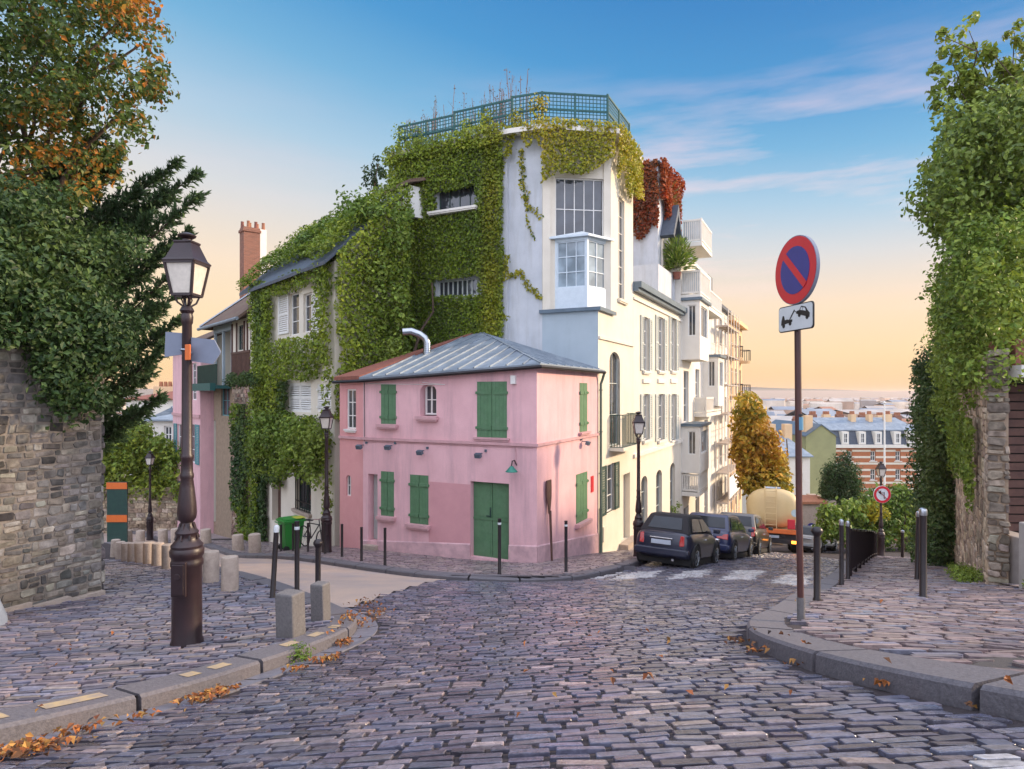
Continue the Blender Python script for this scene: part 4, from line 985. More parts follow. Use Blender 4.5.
cor = MB(); ring_i = [(4.85, 8.2), (4.85, 3.3), (5.02, 2.03), (6.40, -.02), (9.33, -.02)]; ring_o = [(4.55, 8.3), (4.55, 3.15), (4.72, 1.80), (6.28, -.36), (9.5, -.36)]
for k in range(4):
    a, b, c, d = ring_i[k], ring_i[k+1], ring_o[k+1], ring_o[k]
    cor.prism([(*lc(*p), TOPZ-.13) for p in (a, b, c, d)], (0, 0, .17))
part('cornice', cor, M['creamwhite'], T2)
# pilaster strip and the small cornices
pil = MB().poly_box(CWl.loc, 0, .28, 0, .07, BOXZ+.12, TOPZ-.14); pil.poly_box(CWl.loc, CLEN-.26, CLEN, 0, .05, BOXZ+.12, TOPZ-.14); part('pilaster', pil, M['cream'], T2)
sc2 = MB().poly_box(R2.loc, o2+.05, 9.33, 0, .06, 1.83, 1.92); part('string_course', sc2, M['cream'], T2)
# studio window: five lights over two rows, and the glazed bay under it
window(T2, CWl.loc, *cw, w=-.12, cols=5, rows_=2, fm='white', fr=.04, bar=.03, name='studio_window')
bu0, bu1 = CWl.u(555), CWl.u(607.5); bum = CWl.u(584)*.62+((bu0+bu1)/2)*.38; bz0, bz1 = CWl.z(582, 306), CWl.z(582, 240.5); bzs = CWl.z(582, 289)
bay = MB(); pr = .62; pA, pM, pB = (bu0, 0), (bum, pr), (bu1, 0)
def bayf(p, q):
    L_ = math.hypot(q[0]-p[0], q[1]-p[1]); d = ((q[0]-p[0])/L_, (q[1]-p[1])/L_); o = (-d[1], d[0])
    return L_, (lambda u, w, z: CWl.loc(p[0]+d[0]*u+o[0]*w, p[1]+d[1]*u+o[1]*w, z))
for p, q, nc in ((pA, pM, 3), (pM, pB, 2)):
    L_, f = bayf(p, q); wallface(bay, f, 0, L_, bz0-.2, bz1, [(.07, L_-.07, bzs, bz1-.1, .08)])
bay.poly([CWl.loc(*pA, bz0-.2), CWl.loc(*pM, bz0-.2), CWl.loc(*pB, bz0-.2)])
bayo = part('bay', bay, M['bluewhite'], T2)
for p, q, nc in ((pA, pM, 3), (pM, pB, 2)):
    L_, f = bayf(p, q); window(bayo, f, .07, L_-.07, bzs, bz1-.1, w=-.05, cols=nc, rows_=3, fm='bluewhite', gm='curtain', fr=.04, bar=.03)
br_ = MB(); k = 1.16; bc = ((bu0+bu1)/2, 0)
o_ = [CWl.loc(bu0-.25, 0.0, bz1), CWl.loc(bu0-.2, .10, bz1), CWl.loc(bum, pr+.16, bz1), CWl.loc(bu1+.2, .10, bz1), CWl.loc(bu1+.25, 0, bz1)]
br_.prism(o_, (0, 0, .07)); apex = CWl.loc(bum-.05, 0.0, bz1+.30); apx2 = CWl.loc(bum-.05, .1, bz1+.30)
for k in range(4): br_.poly([Vector(o_[k])+Vector((0, 0, .07)), Vector(o_[k+1])+Vector((0, 0, .07)), apx2])
part('bay_roof', br_, M['bluewhite'], T2)
window(T2, R2.loc, *rn, w=-.1, cols=2, rows_=6, fm='creamwhite', fr=.05)
sill(T2, R2.loc, rn[0]-.05, rn[1]+.1, rn[2], 'cream')
window(T2, R2.loc, rar[0], rar[1], rar[2], rar[3], w=-.12, cols=2, rows_=3, fm='greyshut')
bal = MB(); bu_a, bu_b = R2.u(610), R2.u(627); bzt, bzb = R2.z(616, 414), R2.z(616, 446)
railing(bal, R2.loc, bu_a, bu_b, .45, bzb, bzt)
for uu in (bu_a, bu_b): 
    for k in range(4): bal.poly_box(R2.loc, uu-.012, uu+.012, .1*k+.05, .1*k+.07, bzb, bzt)
    bal.poly_box(R2.loc, uu-.02, uu+.02, 0, .46, bzt-.03, bzt); bal.poly_box(R2.loc, uu-.018, uu+.018, 0, .46, bzb, bzb+.025)
balo = part('balcony', bal, M['dkgreen'], T2)
bs = MB().poly_box(R2.loc, bu_a-.08, bu_b+.08, 0, .52, bzb-.12, bzb); part('balcony_slab', bs, M['cream'], balo)
window(T2, R2.loc, *rsh, w=-.08, cols=2, rows_=3, fm='white')
wsh = (rsh[1]-rsh[0])*.55
shutter(T2, R2.loc, rsh[0]-wsh, rsh[0]-.02, rsh[2], rsh[3], .03, 'dkgreen', True); shutter(T2, R2.loc, rsh[1]+.02, rsh[1]+wsh, rsh[2], rsh[3], .03, 'dkgreen', True)
dd = MB().poly_box(R2.loc, rdo[0], rdo[1], -.28, -.22, rdo[2]-.6, rdo[3]); part('door', dd, M['cream'], T2)
stp = MB()
for k in range(3): stp.poly_box(R2.loc, rdo[0]-.25-.2*k, rdo[1]+.25+.1*k, 0, .35+.22*k, -8.2, rdo[2]+.05-.2*k)
part('doorstep', stp, M['limestone'], T2)
vb = MB().poly_box(R2.loc, R2.u(602.5), R2.u(604.5), 0, .05, R2.z(603, 542), R2.z(603, 527)); part('meter_box', vb, M['cream'], T2)
# long slot windows in the ivy wall
window(T2, L2b.loc, *wa_up, w=-.2, cols=4, rows_=1, fm='dkgreen'); window(T2, L2b.loc, *wa_lo, w=-.15, cols=9, rows_=1, fm='greyshut', bar=.05)
sill(T2, L2b.loc, wa_up[0], wa_up[1]+.05, wa_up[2], 'creamwhite', h=.08, out=.42, over=.12)
# trellis screens of square lattice round the terrace
def trellis(p, q, z0, z1, step=.125):
    a, b = Vector((*lc(*p), 0)), Vector((*lc(*q), 0)); L_ = (b-a).length; d = (b-a)/L_; nn = Vector((-d.y, d.x, 0))
    f = MB(); n = int(L_/step)
    for k in range(n+1):
        c = a+d*(L_*k/n); f.obox((c.x, c.y, (z0+z1)/2), d*.014, nn*.006, (0, 0, (z1-z0)/2))
    m = int((z1-z0)/step)
    for k in range(m+1):
        z = z0+(z1-z0)*k/m; c = (a+b)/2+nn*.012; f.obox((c.x, c.y, z), d*(L_/2), nn*.006, (0, 0, .014))
    o = part('trellis', f, M['teal'], T2); g = MB(); ps = max(1, int(round(L_/1.5)))
    for k in range(ps+1):
        c = a+d*(L_*k/ps); g.obox((c.x, c.y, (z0+z1)/2), d*.035, nn*.035, (0, 0, (z1-z0)/2+.04))
    for z in (z0, (z0+z1)/2+.05, z1): c = (a+b)/2; g.obox((c.x, c.y, z), d*(L_/2), nn*.022, (0, 0, .035))
    part('trellis_frame', g, M['teal'], o)
trellis((4.95, 8.1), (4.98, 5.6), 9.35, 10.4); trellis((4.98, 5.6), (5.0, 3.2), 9.35, 10.5); trellis((5.0, 3.2), (5.15, 2.1), 9.35, 10.58)
trellis((5.15, 2.1), (6.45, .12), 9.35, 10.58); trellis((6.45, .12), (9.2, .12), 9.35, 10.62)
an = MB(); ax, ay = lc(9.0, .9); an.tube([(ax, ay, 9.3), (ax, ay, 10.9)], .02, 6)
for z in (10.3, 10.5, 10.7, 10.85): an.bar((ax-.25, ay-.2, z), (ax+.25, ay+.2, z), .014)
an.bar((ax, ay, 10.2), (ax-.5, ay-.5, 10.25), .02); part('aerial', an, M['zincdark'], T2)

# ------------------------------------------------------------------ white house with pale shutters
zb = -6.6; t0 = 9.34; t1 = 18.5
T3 = building('shuttered_house', S(t0, 0), SROT, 'long white house with pale grey shutters and a grey cornice beside the cream corner house', 'house', zb)
R3 = Wall(S(0, 0), SD, lambda u, w, z: (u-t0, -w, z)); CZ = 4.2
wh = []; ps = [(643, 648.5), (658, 663.5), (671, 675.5)]
for a, b in ps: wh.append(R3.rect(a, b, 317, 371)); 
for a, b in ps: wh.append(R3.rect(a, b, 394, 440))
gr = [R3.rect(641, 647.5, 476, 527), R3.rect(656, 662, 470, 525), R3.rect(670, 675, 463, 520)]
f = MB(); wallface(f, R3.loc, t0, t1, -10.5, CZ, [h+(.16,) for h in wh]+[g+(.2,) for g in gr])
for g in gr: arch_fill(f, R3.loc, g[0], g[1], g[3]-.3, g[3], 0, .2)
f.poly([(0, 0, CZ), (t1-t0, 0, CZ), (t1-t0, 7, CZ), (0, 7, CZ)]); f.poly([(t1-t0, 0, -10), (t1-t0, 7, -10), (t1-t0, 7, CZ), (t1-t0, 0, CZ)])
part('wall', f, M['cream'], T3)
for k, h in enumerate(wh):
    window(T3, R3.loc, *h, w=-.12, cols=2, rows_=4, fm='white'); sw = (h[1]-h[0])*.52
    shutter(T3, R3.loc, h[0]-sw, h[0]-.02, h[2], h[3], .02, 'greyshut', True); shutter(T3, R3.loc, h[1]+.02, h[1]+sw, h[2], h[3], .02, 'greyshut', True)
    sill(T3, R3.loc, h[0], h[1], h[2], 'creamwhite', over=.15)
for k, g in enumerate(gr): window(T3, R3.loc, *g, w=-.15, cols=2, rows_=3, fm='greyshut')
f = MB().poly_box(R3.loc, t0, t1, 0, .34, CZ-.02, CZ+.22); f.poly_box(R3.loc, t0, t1, 0, .22, CZ-.16, CZ-.02); part('cornice', f, M['zincdark'], T3)
f = MB().poly_box(R3.loc, t0, t1, 0, .07, 3.72, 3.82); zz = R3.z(660, 449); f.poly_box(R3.loc, t0, t1, 0, .09, zz, zz+.14)
for a, b in ps:
    r_ = R3.rect(a-1, b+1, 379, 383); f.poly_box(R3.loc, r_[0], r_[1], 0, .08, r_[2], r_[3])
part('moulding', f, M['creamwhite'], T3)
# attic block above, set back from the cornice
f = MB(); ta, tb, nb_, za = 16.8, 21.0, .8, 11.6
F2 = lambda u, w, z: (u-t0, nb_-w, z)
wallface(f, F2, ta, tb, CZ, za, []); f.poly([(ta-t0, nb_, CZ), (ta-t0, 8, CZ), (ta-t0, 8, za), (ta-t0, nb_, za)]); f.poly([(ta-t0, nb_, za), (tb-t0, nb_, za), (tb-t0, 8, za), (ta-t0, 8, za)])
f.poly([(tb-t0, nb_, CZ), (tb-t0, 8, CZ), (tb-t0, 8, za), (tb-t0, nb_, za)])
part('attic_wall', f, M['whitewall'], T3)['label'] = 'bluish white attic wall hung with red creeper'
f = MB().box(ta-t0-.1, tb-t0+.1, nb_-.1, 8.1, za+.002, za+.15); part('attic_roof', f, M['slate'], T3)
f = MB(); t_ = 14.8; f.box(t_-t0, t1-t0-.02, .30, .55, CZ+.22, 6.15); f.box(t_-t0, t_-t0+.25, .55, 4, CZ+.22, 6.15); part('terrace_parapet', f, M['whitewall'], T3)
# little gable over the terrace
f = MB(); gx_ = 17.3-t0; f.prism([(gx_-.1, .1, 8.05), (gx_+1.2, .1, 9.9), (gx_+2.7, .1, 7.2), (gx_+2.45, .1, 7.2), (gx_+1.15, .1, 9.35), (gx_+.15, .1, 7.95)], (0, 1.0, 0)); part('gable_roof', f, M['slate'], T3)
f = MB(); f.prism([(gx_+.1, .7, 6.2), (gx_+2.4, .7, 6.2), (gx_+2.4, .7, 7.2), (gx_+1.15, .7, 9.3), (gx_+.1, .7, 7.9)], (0, .08, 0)); part('gable_wall', f, M['cream'], T3)

# ------------------------------------------------------------------ white house of bays and balconies
zb = -9; t0 = 18.52
T4 = building('balcony_house', S(t0, 0), SROT, 'white apartment house with projecting box bays and stacked balconies beyond the shuttered house', 'house', zb)
R4 = Wall(S(0, 0), SD, lambda u, w, z, t0=t0: (u-t0, -w, z)); t1 = 28.2
f = MB(); hs = []
for u in (22.6, 25.6):
    for z0_, z1_ in ((5.4, 7.4), (2.4, 4.6), (-.9, 1.4), (-4.0, -1.7), (-8.2, -5.4)): hs.append((u, u+1.3, z0_, z1_, .2))
for z0_, z1_ in ((-1.6, 1.2), (-5.0, -2.4), (-9, -6.2)): hs.append((19.2, 20.6, z0_, z1_, .2))
wallface(f, R4.loc, t0, t1, -12, 7.6, hs); f.poly([(0, 0, 7.6), (t1-t0, 0, 7.6), (t1-t0, 8, 7.6), (0, 8, 7.6)]); f.poly([(0, 0, -12), (0, 8, -12), (0, 8, 7.6), (0, 0, 7.6)])
f.poly([(t1-t0, 0, -12), (t1-t0, 8, -12), (t1-t0, 8, 7.6), (t1-t0, 0, 7.6)])
f.box(1.0, 5.0, .9, 7, 7.6, 9.0)
part('wall', f, M['creamwhite'], T4)
for h in hs: window(T4, R4.loc, *h[:4], w=-.15, cols=2, rows_=3, fm='white')
for (u0, u1, z0_, z1_) in ((18.62, 21.4, 1.75, 4.85), (18.62, 21.4, -4.2, -1.75), (24.9, 27.2, -.8, 2.2)):
    pr = .95; f = MB()
    hz0, hz1 = z0_+(z1_-z0_)*.40, z1_-.25
    fa = lambda u, w, z, u0=u0: (u0-t0-w, -u, z)                     # left-facing cheek
    wallface(f, fa, 0, pr, z0_, z1_, [(.35, pr-.2, hz0, hz1, .12)])
    fb_ = lambda u, w, z: (u-t0, -pr-w, z)
    wallface(f, fb_, u0, u1, z0_, z1_, [(u0+.4, u1-.4, hz0, hz1, .12)])
    f.poly([(u1-t0, 0, z0_), (u1-t0, -pr, z0_), (u1-t0, -pr, z1_), (u1-t0, 0, z1_)]); f.poly([(u0-t0, 0, z0_), (u1-t0, 0, z0_), (u1-t0, -pr, z0_), (u0-t0, -pr, z0_)]); f.poly([(u0-t0, 0, z1_), (u1-t0, 0, z1_), (u1-t0, -pr, z1_), (u0-t0, -pr, z1_)])
    b = part('bay', f, M['creamwhite'], T4)
    window(b, fa, .35, pr-.2, hz0, hz1, w=-.08, cols=2, rows_=1, fm='white'); window(b, fb_, u0+.4, u1-.4, hz0, hz1, w=-.08, cols=3, rows_=1, fm='white')
    f = MB().box(u0-t0-.12, u1-t0+.12, -pr-.14, -.005, z1_+.003, z1_+.15); part('bay_cornice', f, M['zincdark'], b)
for (u0, u1, zf, pr, par) in ((18.56, 21.6, 5.15, 1.0, 1.25), (18.9, 22.2, 7.95, 1.0, 1.2), (22.4, 27.4, 5.0, .8, 1.0), (22.2, 27.6, -1.15, .7, .9), (18.7, 21.5, -5.2, .9, .95)):
    f = MB().box(u0-t0, u1-t0, -pr, -.004, zf-.22, zf); o = part('balcony', f, M['creamwhite'], T4); g = MB()
    g.box(u0-t0, u0-t0+.07, -pr+.07, -.01, zf+.05, zf+.14); g.box(u0-t0, u0-t0+.07, -pr+.07, -.01, zf+par-.1, zf+par); g.box(u0-t0, u0-t0+.09, -pr, -pr+.09, zf+.003, zf+par+.03)
    for k in range(9): y = -pr+.15+(pr-.2)*k/8; g.box(u0-t0+.015, u0-t0+.05, y-.028, y+.028, zf+.14, zf+par-.1)
    n = int((u1-u0)/.16)
    g.box(u0-t0+.1, u1-t0, -pr, -pr+.06, zf+par-.1, zf+par); g.box(u0-t0+.1, u1-t0, -pr, -pr+.06, zf+.05, zf+.14)
    for k in range(n+1): x = u0-t0+.12+(u1-u0-.2)*k/n; g.box(x-.028, x+.028, -pr+.01, -pr+.05, zf+.14, zf+par-.1)
    part('balustrade', g, M['creamwhite'], o)
    if zf > 2: g = MB().box(u0-t0+.052, u0-t0+.06, -pr+.1, -.02, zf+.14, zf+par-.1); g.box(u0-t0+.1, u1-t0-.02, -pr+.052, -pr+.06, zf+.14, zf+par-.1); part('balcony_glass', g, M['curtain'], o)

# ------------------------------------------------------------------ narrow house behind scaffolding and the ochre house at the end
zb = -11; t0 = 28.25; t1 = 36.0
T5 = building('narrow_house', S(t0, 0), SROT, 'pale narrow house wrapped in scaffolding before the ochre house', 'house', zb)
R5 = Wall(S(0, 0), SD, lambda u, w, z, t0=t0: (u-t0, -w, z)); f = MB(); hs = [(u, u+1.1, z, z+1.9, .2) for u in (29.4, 31.8, 34.2) for z in (-8.2, -5.2, -2.2, .8, 3.4)]
wallface(f, R5.loc, t0, t1, -14, 6.0, hs); f.poly([(0, 0, -14), (0, 8, -14), (0, 8, 6), (0, 0, 6)]); f.poly([(0, 0, 6), (t1-t0, 0, 6), (t1-t0, 8, 6), (0, 8, 6)]); part('wall', f, M['creamwhite'], T5)
for h in hs: window(T5, R5.loc, *h[:4], w=-.15, cols=2, rows_=2, fm='white')
f = MB().box(-.05, t1-t0+.02, -.3, 8, 6.003, 6.22); f.box(1.2, 3.0, .4, 2.4, 6.22, 8.1); part('roof', f, M['slate'], T5)
SCF = building('scaffold', S(t0+.2, -1.05), SROT, 'tall scaffolding of steel tubes and planks against the narrow house', 'scaffolding', -11.2)
f = MB(); us = np.linspace(0, 5.6, 5); zz = np.arange(-11.2, 5.6, 1.95)
for u in us:
    for w in (0, .8): f.tube([(u, w, -11.4), (u, w, 5.6)], .03, 5)
for z in zz[1:]:
    for w in (0, .8): f.tube([(0, w, z), (5.6, w, z)], .026, 5); f.tube([(0, w, z+.95), (5.6, w, z+.95)], .022, 5)
    for u in us: f.tube([(u, 0, z), (u, .8, z)], .024, 5)
part('tubes', f, plain('scaffold_steel', (.55, .50, .46, 1), .5, metallic=.3), SCF)
for z in zz[1:]: part('plank', MB().box(0, 5.6, .06, .75, z+.03, z+.08), M['limestone'], SCF)
f = MB().box(.1, 5.5, -.06, -.03, -7.0, -5.6); part('sheeting', f, M['white'], SCF)
zb = -12.5; t0 = 36.05; t1 = 45
T6 = building('ochre_house', S(t0, 0), SROT, 'ochre apartment house with small round balconies at the end of the row', 'house', zb)
R6 = Wall(S(0, 0), SD, lambda u, w, z, t0=t0: (u-t0, -w, z)); f = MB(); hs = [(u, u+1.2, z, z+2.1, .2) for u in (37.5, 40.3, 43.0) for z in (-9.4, -6.3, -3.2, -.1, 2.9)]
wallface(f, R6.loc, t0, t1, -17, 5.6, hs); f.poly([(0, 0, -17), (0, 8, -17), (0, 8, 5.6), (0, 0, 5.6)]); f.poly([(0, 0, 5.6), (t1-t0, 0, 5.6), (t1-t0, 8, 5.6), (0, 8, 5.6)]); f.poly([(t1-t0, 0, -17), (t1-t0, 8, -17), (t1-t0, 8, 5.6), (t1-t0, 0, 5.6)])
part('wall', f, M['ochre'], T6)
for h in hs: window(T6, R6.loc, *h[:4], w=-.15, cols=2, rows_=2, fm='white')
f = MB().box(-.2, t1-t0+.2, -.5, 8, 5.603, 5.95); part('cornice', f, M['ochre'], T6)
for u in (37.3, 42.9):
    for z in (-6.4, -3.3, -.2, 2.8):
        f = MB().lathe([(.72, -.2), (.8, -.02), (.8, 0)], (u+.7-t0, -.1, z), 14); o = part('balcony', f, M['ochre'], T6); g = MB()
        for k in range(14): a = -math.pi*k/13; g.bar((u+.7-t0+.76*math.cos(a), -.1+.76*math.sin(a), z), (u+.7-t0+.76*math.cos(a), -.1+.76*math.sin(a), z+.9), .025)
        g.tube([(u+.7-t0+.76*math.cos(-math.pi*k/12), -.1+.76*math.sin(-math.pi*k/12), z+.9) for k in range(13)], .03, 5); part('balcony_rail', g, M['black'], o)
# ------------------------------------------------------------------ houses along the side street
QW = Wall(QP, QD, lambda u, w, z: (u, w, z))
def rubble(name, loc, u0, u1, z0, z1, holes, cols, parent=None, zb=0.0, rh=0.2, rl=0.34, h=0.035, w=0.0, wts=None, var=.2, top=None):
    """courses of rough wall stones on a wall plane"""
    cu, cv, hu, hv = [], [], [], []; z = z0
    while z < z1:
        r_ = rh*rng.uniform(.6, 1.4); u = u0
        while u < u1:
            l = rl*rng.uniform(.45, 1.6); l = min(l, u1-u)
            if l > .05:
                # some stones are split into two courses
                if r_ > rh*1.1 and rng.random() < .35:
                    for q in (0.25, 0.75): cu.append(u+l/2); cv.append(z+r_*q); hu.append(l/2-.010); hv.append(r_/4-.009)
                else: cu.append(u+l/2); cv.append(z+r_/2); hu.append(l/2-.011); hv.append(r_/2-.011)
            u += l
        z += r_
    cu, cv, hu, hv = map(np.array, (cu, cv, hu, hv)); ok = (hu > .02) & (hv > .02)
    for a, b, c, d in holes: ok &= ~((cu > a-.03) & (cu < b+.03) & (cv > c-.03) & (cv < d+.03))
    if top is not None: ok &= cv < top(cu)
    cu, cv, hu, hv = (a[ok] for a in (cu, cv, hu, hv)); n = len(cu)
    def mf(u, v, ww):
        p = [loc(a, w+c, b) for a, b, c in zip(u, v, ww)]; p = np.array(p, float); p[:, 2] -= zb; return p
    hh = h*rng.uniform(.35, 1.2, n)
    return stones(name, cu, cv, hu, hv, hh, mf, pal(n, cols, wts, var), M['rubble'], rng.normal(0, .06, n), jit=.17, inset=.22, base=-.02, cc=.34, parent=parent)

zb = -6.5
T7 = building('ivy_house', Q(-.1, 0), QROT, 'pale house almost buried under ivy with white upper window leaves, left of the pink house', 'house', zb)
IW = Wall(QP, QD, lambda u, w, z: (u+.1, w, z)); s1 = 8.55
EZ = 4.42
w1, w2 = IW.rect(290, 299, 293, 335), IW.rect(303.5, 312, 293, 332)
m1, m2 = IW.rect(289, 311, 383, 412), IW.rect(317, 331, 384, 412)
dr, gw = IW.rect(272, 281, 462, 522), IW.rect(295, 311, 467, 511)
f = MB(); wallface(f, IW.loc, -.1, s1, -7.4, EZ, [w1+(.15,), w2+(.15,), m1+(.12,), m2+(.12,), dr+(.3,), gw+(.25,)])
DB = 2.6; RZ7 = 7.2
for x in (0, s1+.1): f.poly([(x, 0, -7.4), (x, -DB, -7.4), (x, -DB, RZ7), (x, 0, EZ)])
f.poly([(0, -DB, -7), (s1+.1, -DB, -7), (s1+.1, -DB, RZ7), (0, -DB, RZ7)])
part('wall', f, M['cream'], T7)
for h in (w1, w2): window(T7, IW.loc, *h, w=-.1, cols=1, rows_=3, fm='white')
for a, b in ((279.5, 289.5), (313, 322)):
    h = IW.rect(a, b, 294, 334); shutter(T7, IW.loc, h[0], h[1], h[2], h[3], .02, 'white', True)
for h in (m1, m2): shutters(T7, IW.loc, *h, w=-.06, mat='white', louvre=True)
d = MB().poly_box(IW.loc, dr[0], dr[1], -.3, -.25, dr[2]-.3, dr[3]); part('door', d, M['wood'], T7)
window(T7, IW.loc, *gw, w=-.2, cols=2, rows_=1, fm='dkgreen'); f = MB()
n = 7
for k in range(n+1): u = gw[0]+(gw[1]-gw[0])*k/n; f.poly_box(IW.loc, u-.012, u+.012, -.03, -.006, gw[2], gw[3])
f.poly_box(IW.loc, gw[0], gw[1], -.035, -.001, gw[2]+.3, gw[2]+.33); f.poly_box(IW.loc, gw[0], gw[1], -.035, -.001, gw[3]-.3, gw[3]-.27); part('window_bars', f, M['black'], T7)
sill(T7, IW.loc, gw[0], gw[1], gw[2], 'limestone')
f = MB(); f.prism([(-.2, .45, EZ-.2), (s1+.2, .45, EZ-.2), (s1+.2, -DB-.2, RZ7+.1), (-.2, -DB-.2, RZ7+.1)], (0, 0, .12))
rf7 = part('roof', f, M['slate'], T7)
f = MB().box(.5, 2.0, -DB-2.2, -DB-.6, 6.6, 7.75); part('rear_attic', f, M['white'], rf7); f = MB().prism([(.2, -DB-.4, 7.75), (2.3, -DB-.4, 7.75), (2.3, -DB-2.4, 8.35), (.2, -DB-2.4, 8.35)], (0, 0, .12)); part('rear_roof', f, M['browntile'], rf7)

zb = -7.2; s0, s1 = 8.62, 14.3
T8 = building('half_timbered_house', Q(s0, 0), QROT, 'half timbered house on a stone ground floor with a teal balcony and brown tiled roof', 'house', zb)
HW = Wall(QP, QD, lambda u, w, z: (u-s0, w, z)); sm_ = HW.u(232); EZ = 3.35; FZ = HW.z(244, 385)
hb = HW.rect(237, 245, 463, 497); bluew = HW.rect(221, 230, 385, 416); bw2 = HW.rect(206, 216, 420, 520)
f = MB(); wallface(f, HW.loc, s0, s1, -8.3, FZ, [hb+(.2,), bluew+(.2,), bw2+(.35,)])
part('stone_wall', f, M['warmmortar'], T8)
rubble('wall_stones', HW.loc, s0, sm_, -8.2, FZ-.05, [hb], [(.40, .26, .20), (.46, .33, .25), (.34, .22, .19), (.30, .24, .20), (.5, .40, .31)], T8, zb, .19, .3, .04)
window(T8, HW.loc, *bluew, w=-.1, cols=2, rows_=2, fm='tealblue'); window(T8, HW.loc, *hb, w=-.15, cols=1, rows_=8, fm='dkgreen', bar=.06)
d = MB().poly_box(HW.loc, bw2[0], bw2[1], -.34, -.3, -8.2, bw2[3]); part('door', d, M['dkgreen'], T8)
# upper storey: timber studs over cream infill; the open loggia is to its left
f = MB(); uw = HW.rect(238, 244, 325, 350); wallface(f, HW.loc, s0, sm_, FZ, EZ, [uw+(.12,)]); wallface(f, lambda u, w, z: HW.loc(u, w-1.5, z), sm_, s1, FZ, EZ, [])
for u in (sm_, s1): f.poly([HW.loc(u, 0, FZ), HW.loc(u, -1.5, FZ), HW.loc(u, -1.5, EZ), HW.loc(u, 0, EZ)])
f.poly([HW.loc(s1, -1.5, -8.3), HW.loc(s1, -8, -8.3), HW.loc(s1, -8, EZ), HW.loc(s1, -1.5, EZ)]); f.poly([HW.loc(s1, 0, -8.3), HW.loc(s1, -1.5, -8.3), HW.loc(s1, -1.5, FZ), HW.loc(s1, 0, FZ)])
part('upper_wall', f, M['cream'], T8); window(T8, HW.loc, *uw, w=-.08, cols=1, rows_=3, fm='dkgreen')
f = MB(); zt_ = HW.z(244, 353)
for k in range(15): u = s0+.05+(sm_-s0-.1)*k/14; f.poly_box(HW.loc, u-.035, u+.035, .003, .045, FZ+.06, zt_)
for u in (s0+.3, uw[0]-.12, uw[1]+.12, sm_-.1): f.poly_box(HW.loc, u-.06, u+.06, .002, .05, zt_+.05, EZ-.12)
f.poly_box(HW.loc, s0, sm_, .001, .055, FZ-.05, FZ+.07); f.poly_box(HW.loc, s0, sm_, .001, .056, zt_, zt_+.1); part('timber', f, M['wood'], T8)
lw = (HW.u(231)+.25, HW.u(219), FZ+.05, EZ-.7); window(T8, lambda u, w, z: HW.loc(u, w-1.5, z), lw[0], lw[1], lw[2], lw[3], w=.05, cols=3, rows_=3, fm='teal', name='balcony_door')
f = MB().poly_box(HW.loc, sm_, s1, -.2, .02, EZ-.35, EZ-.02)
for u in (sm_+.1, s1-.1, (sm_+s1)/2): f.poly_box(HW.loc, u-.08, u+.08, -.1, .0, FZ, EZ-.35)
part('loggia_beam', f, M['shadeblue'], T8)
f = MB().poly_box(HW.loc, sm_-.1, s1+.3, -1.4, .75, FZ-.15, FZ); o = part('balcony', f, M['teal'], T8); g = MB(); railing(g, HW.loc, sm_-.05, s1+.25, .7, FZ+.01, FZ+1.0, step=.16, th=.04); part('balcony_rail', g, M['dkgreen'], o)
f = MB().poly_box(HW.loc, sm_-.1, s1+.3, .76, 1.0, FZ-.25, FZ+.1); part('flower_box', f, M['teal'], o)
f = MB(); ov = .55; RZ = 7.0; f.prism([(-.2, ov, EZ-.15), (s1-s0+.4, ov, EZ-.15), (3.4, -4, RZ), (-.2, -4, RZ)], (0, 0, .14)); f.prism([(s1-s0+.4, ov, EZ-.15), (s1-s0+.4, -8, EZ-.15), (3.4, -4, RZ)], (0, 0, .14)); f.prism([(s1-s0+.4, -8.2, EZ-.15), (-.2, -8.2, EZ-.15), (-.2, -4, RZ), (3.4, -4, RZ)], (0, 0, .14))
rf8 = part('roof', f, M['browntile'], T8)
f = MB(); f.bar((s1-s0+.38, ov-.02, EZ+.0), (3.4, -4, RZ+.14), .45, .06); part('hip_flashing', f, plain('pale_zinc', (.45, .50, .56, 1), .45, metallic=.3), rf8)
f = MB().tube([(-.2, ov+.06, EZ-.12), (s1-s0+.5, ov+.06, EZ-.12)], .08, 8); part('gutter', f, M['zinc'], rf8)
uc, _ = ray(QP+QO*-3.6, QD, 252, 250); Zc = (QP+QO*-3.6+QD*uc)[1]
zc0, zc1 = 4.0, -(229-HY)/FPX*Zc
f = MB().box(uc-s0-.4, uc-s0+.4, -3.95, -3.0, zc0, zc1); f.box(uc-s0-.46, uc-s0+.46, -4.0, -2.94, zc1-.28, zc1-.12); ch = part('chimney', f, M['brick'], T8)
f = MB().box(uc-s0-.38, uc-s0+.38, -4.35, -3.96, zc0, zc1-.02); part('chimney_stack', f, M['creamwhite'], ch)
for k in range(6):
    f = MB().lathe([(.11, 0), (.10, .15), (.085, .42), (.10, .46)], (uc-s0+.22-.44*(k % 2), -3.1-.22*k, zc1-.06), 10); part('chimney_pot', f, M['terracotta'] if k % 3 else M['tile'], ch, smooth=40)

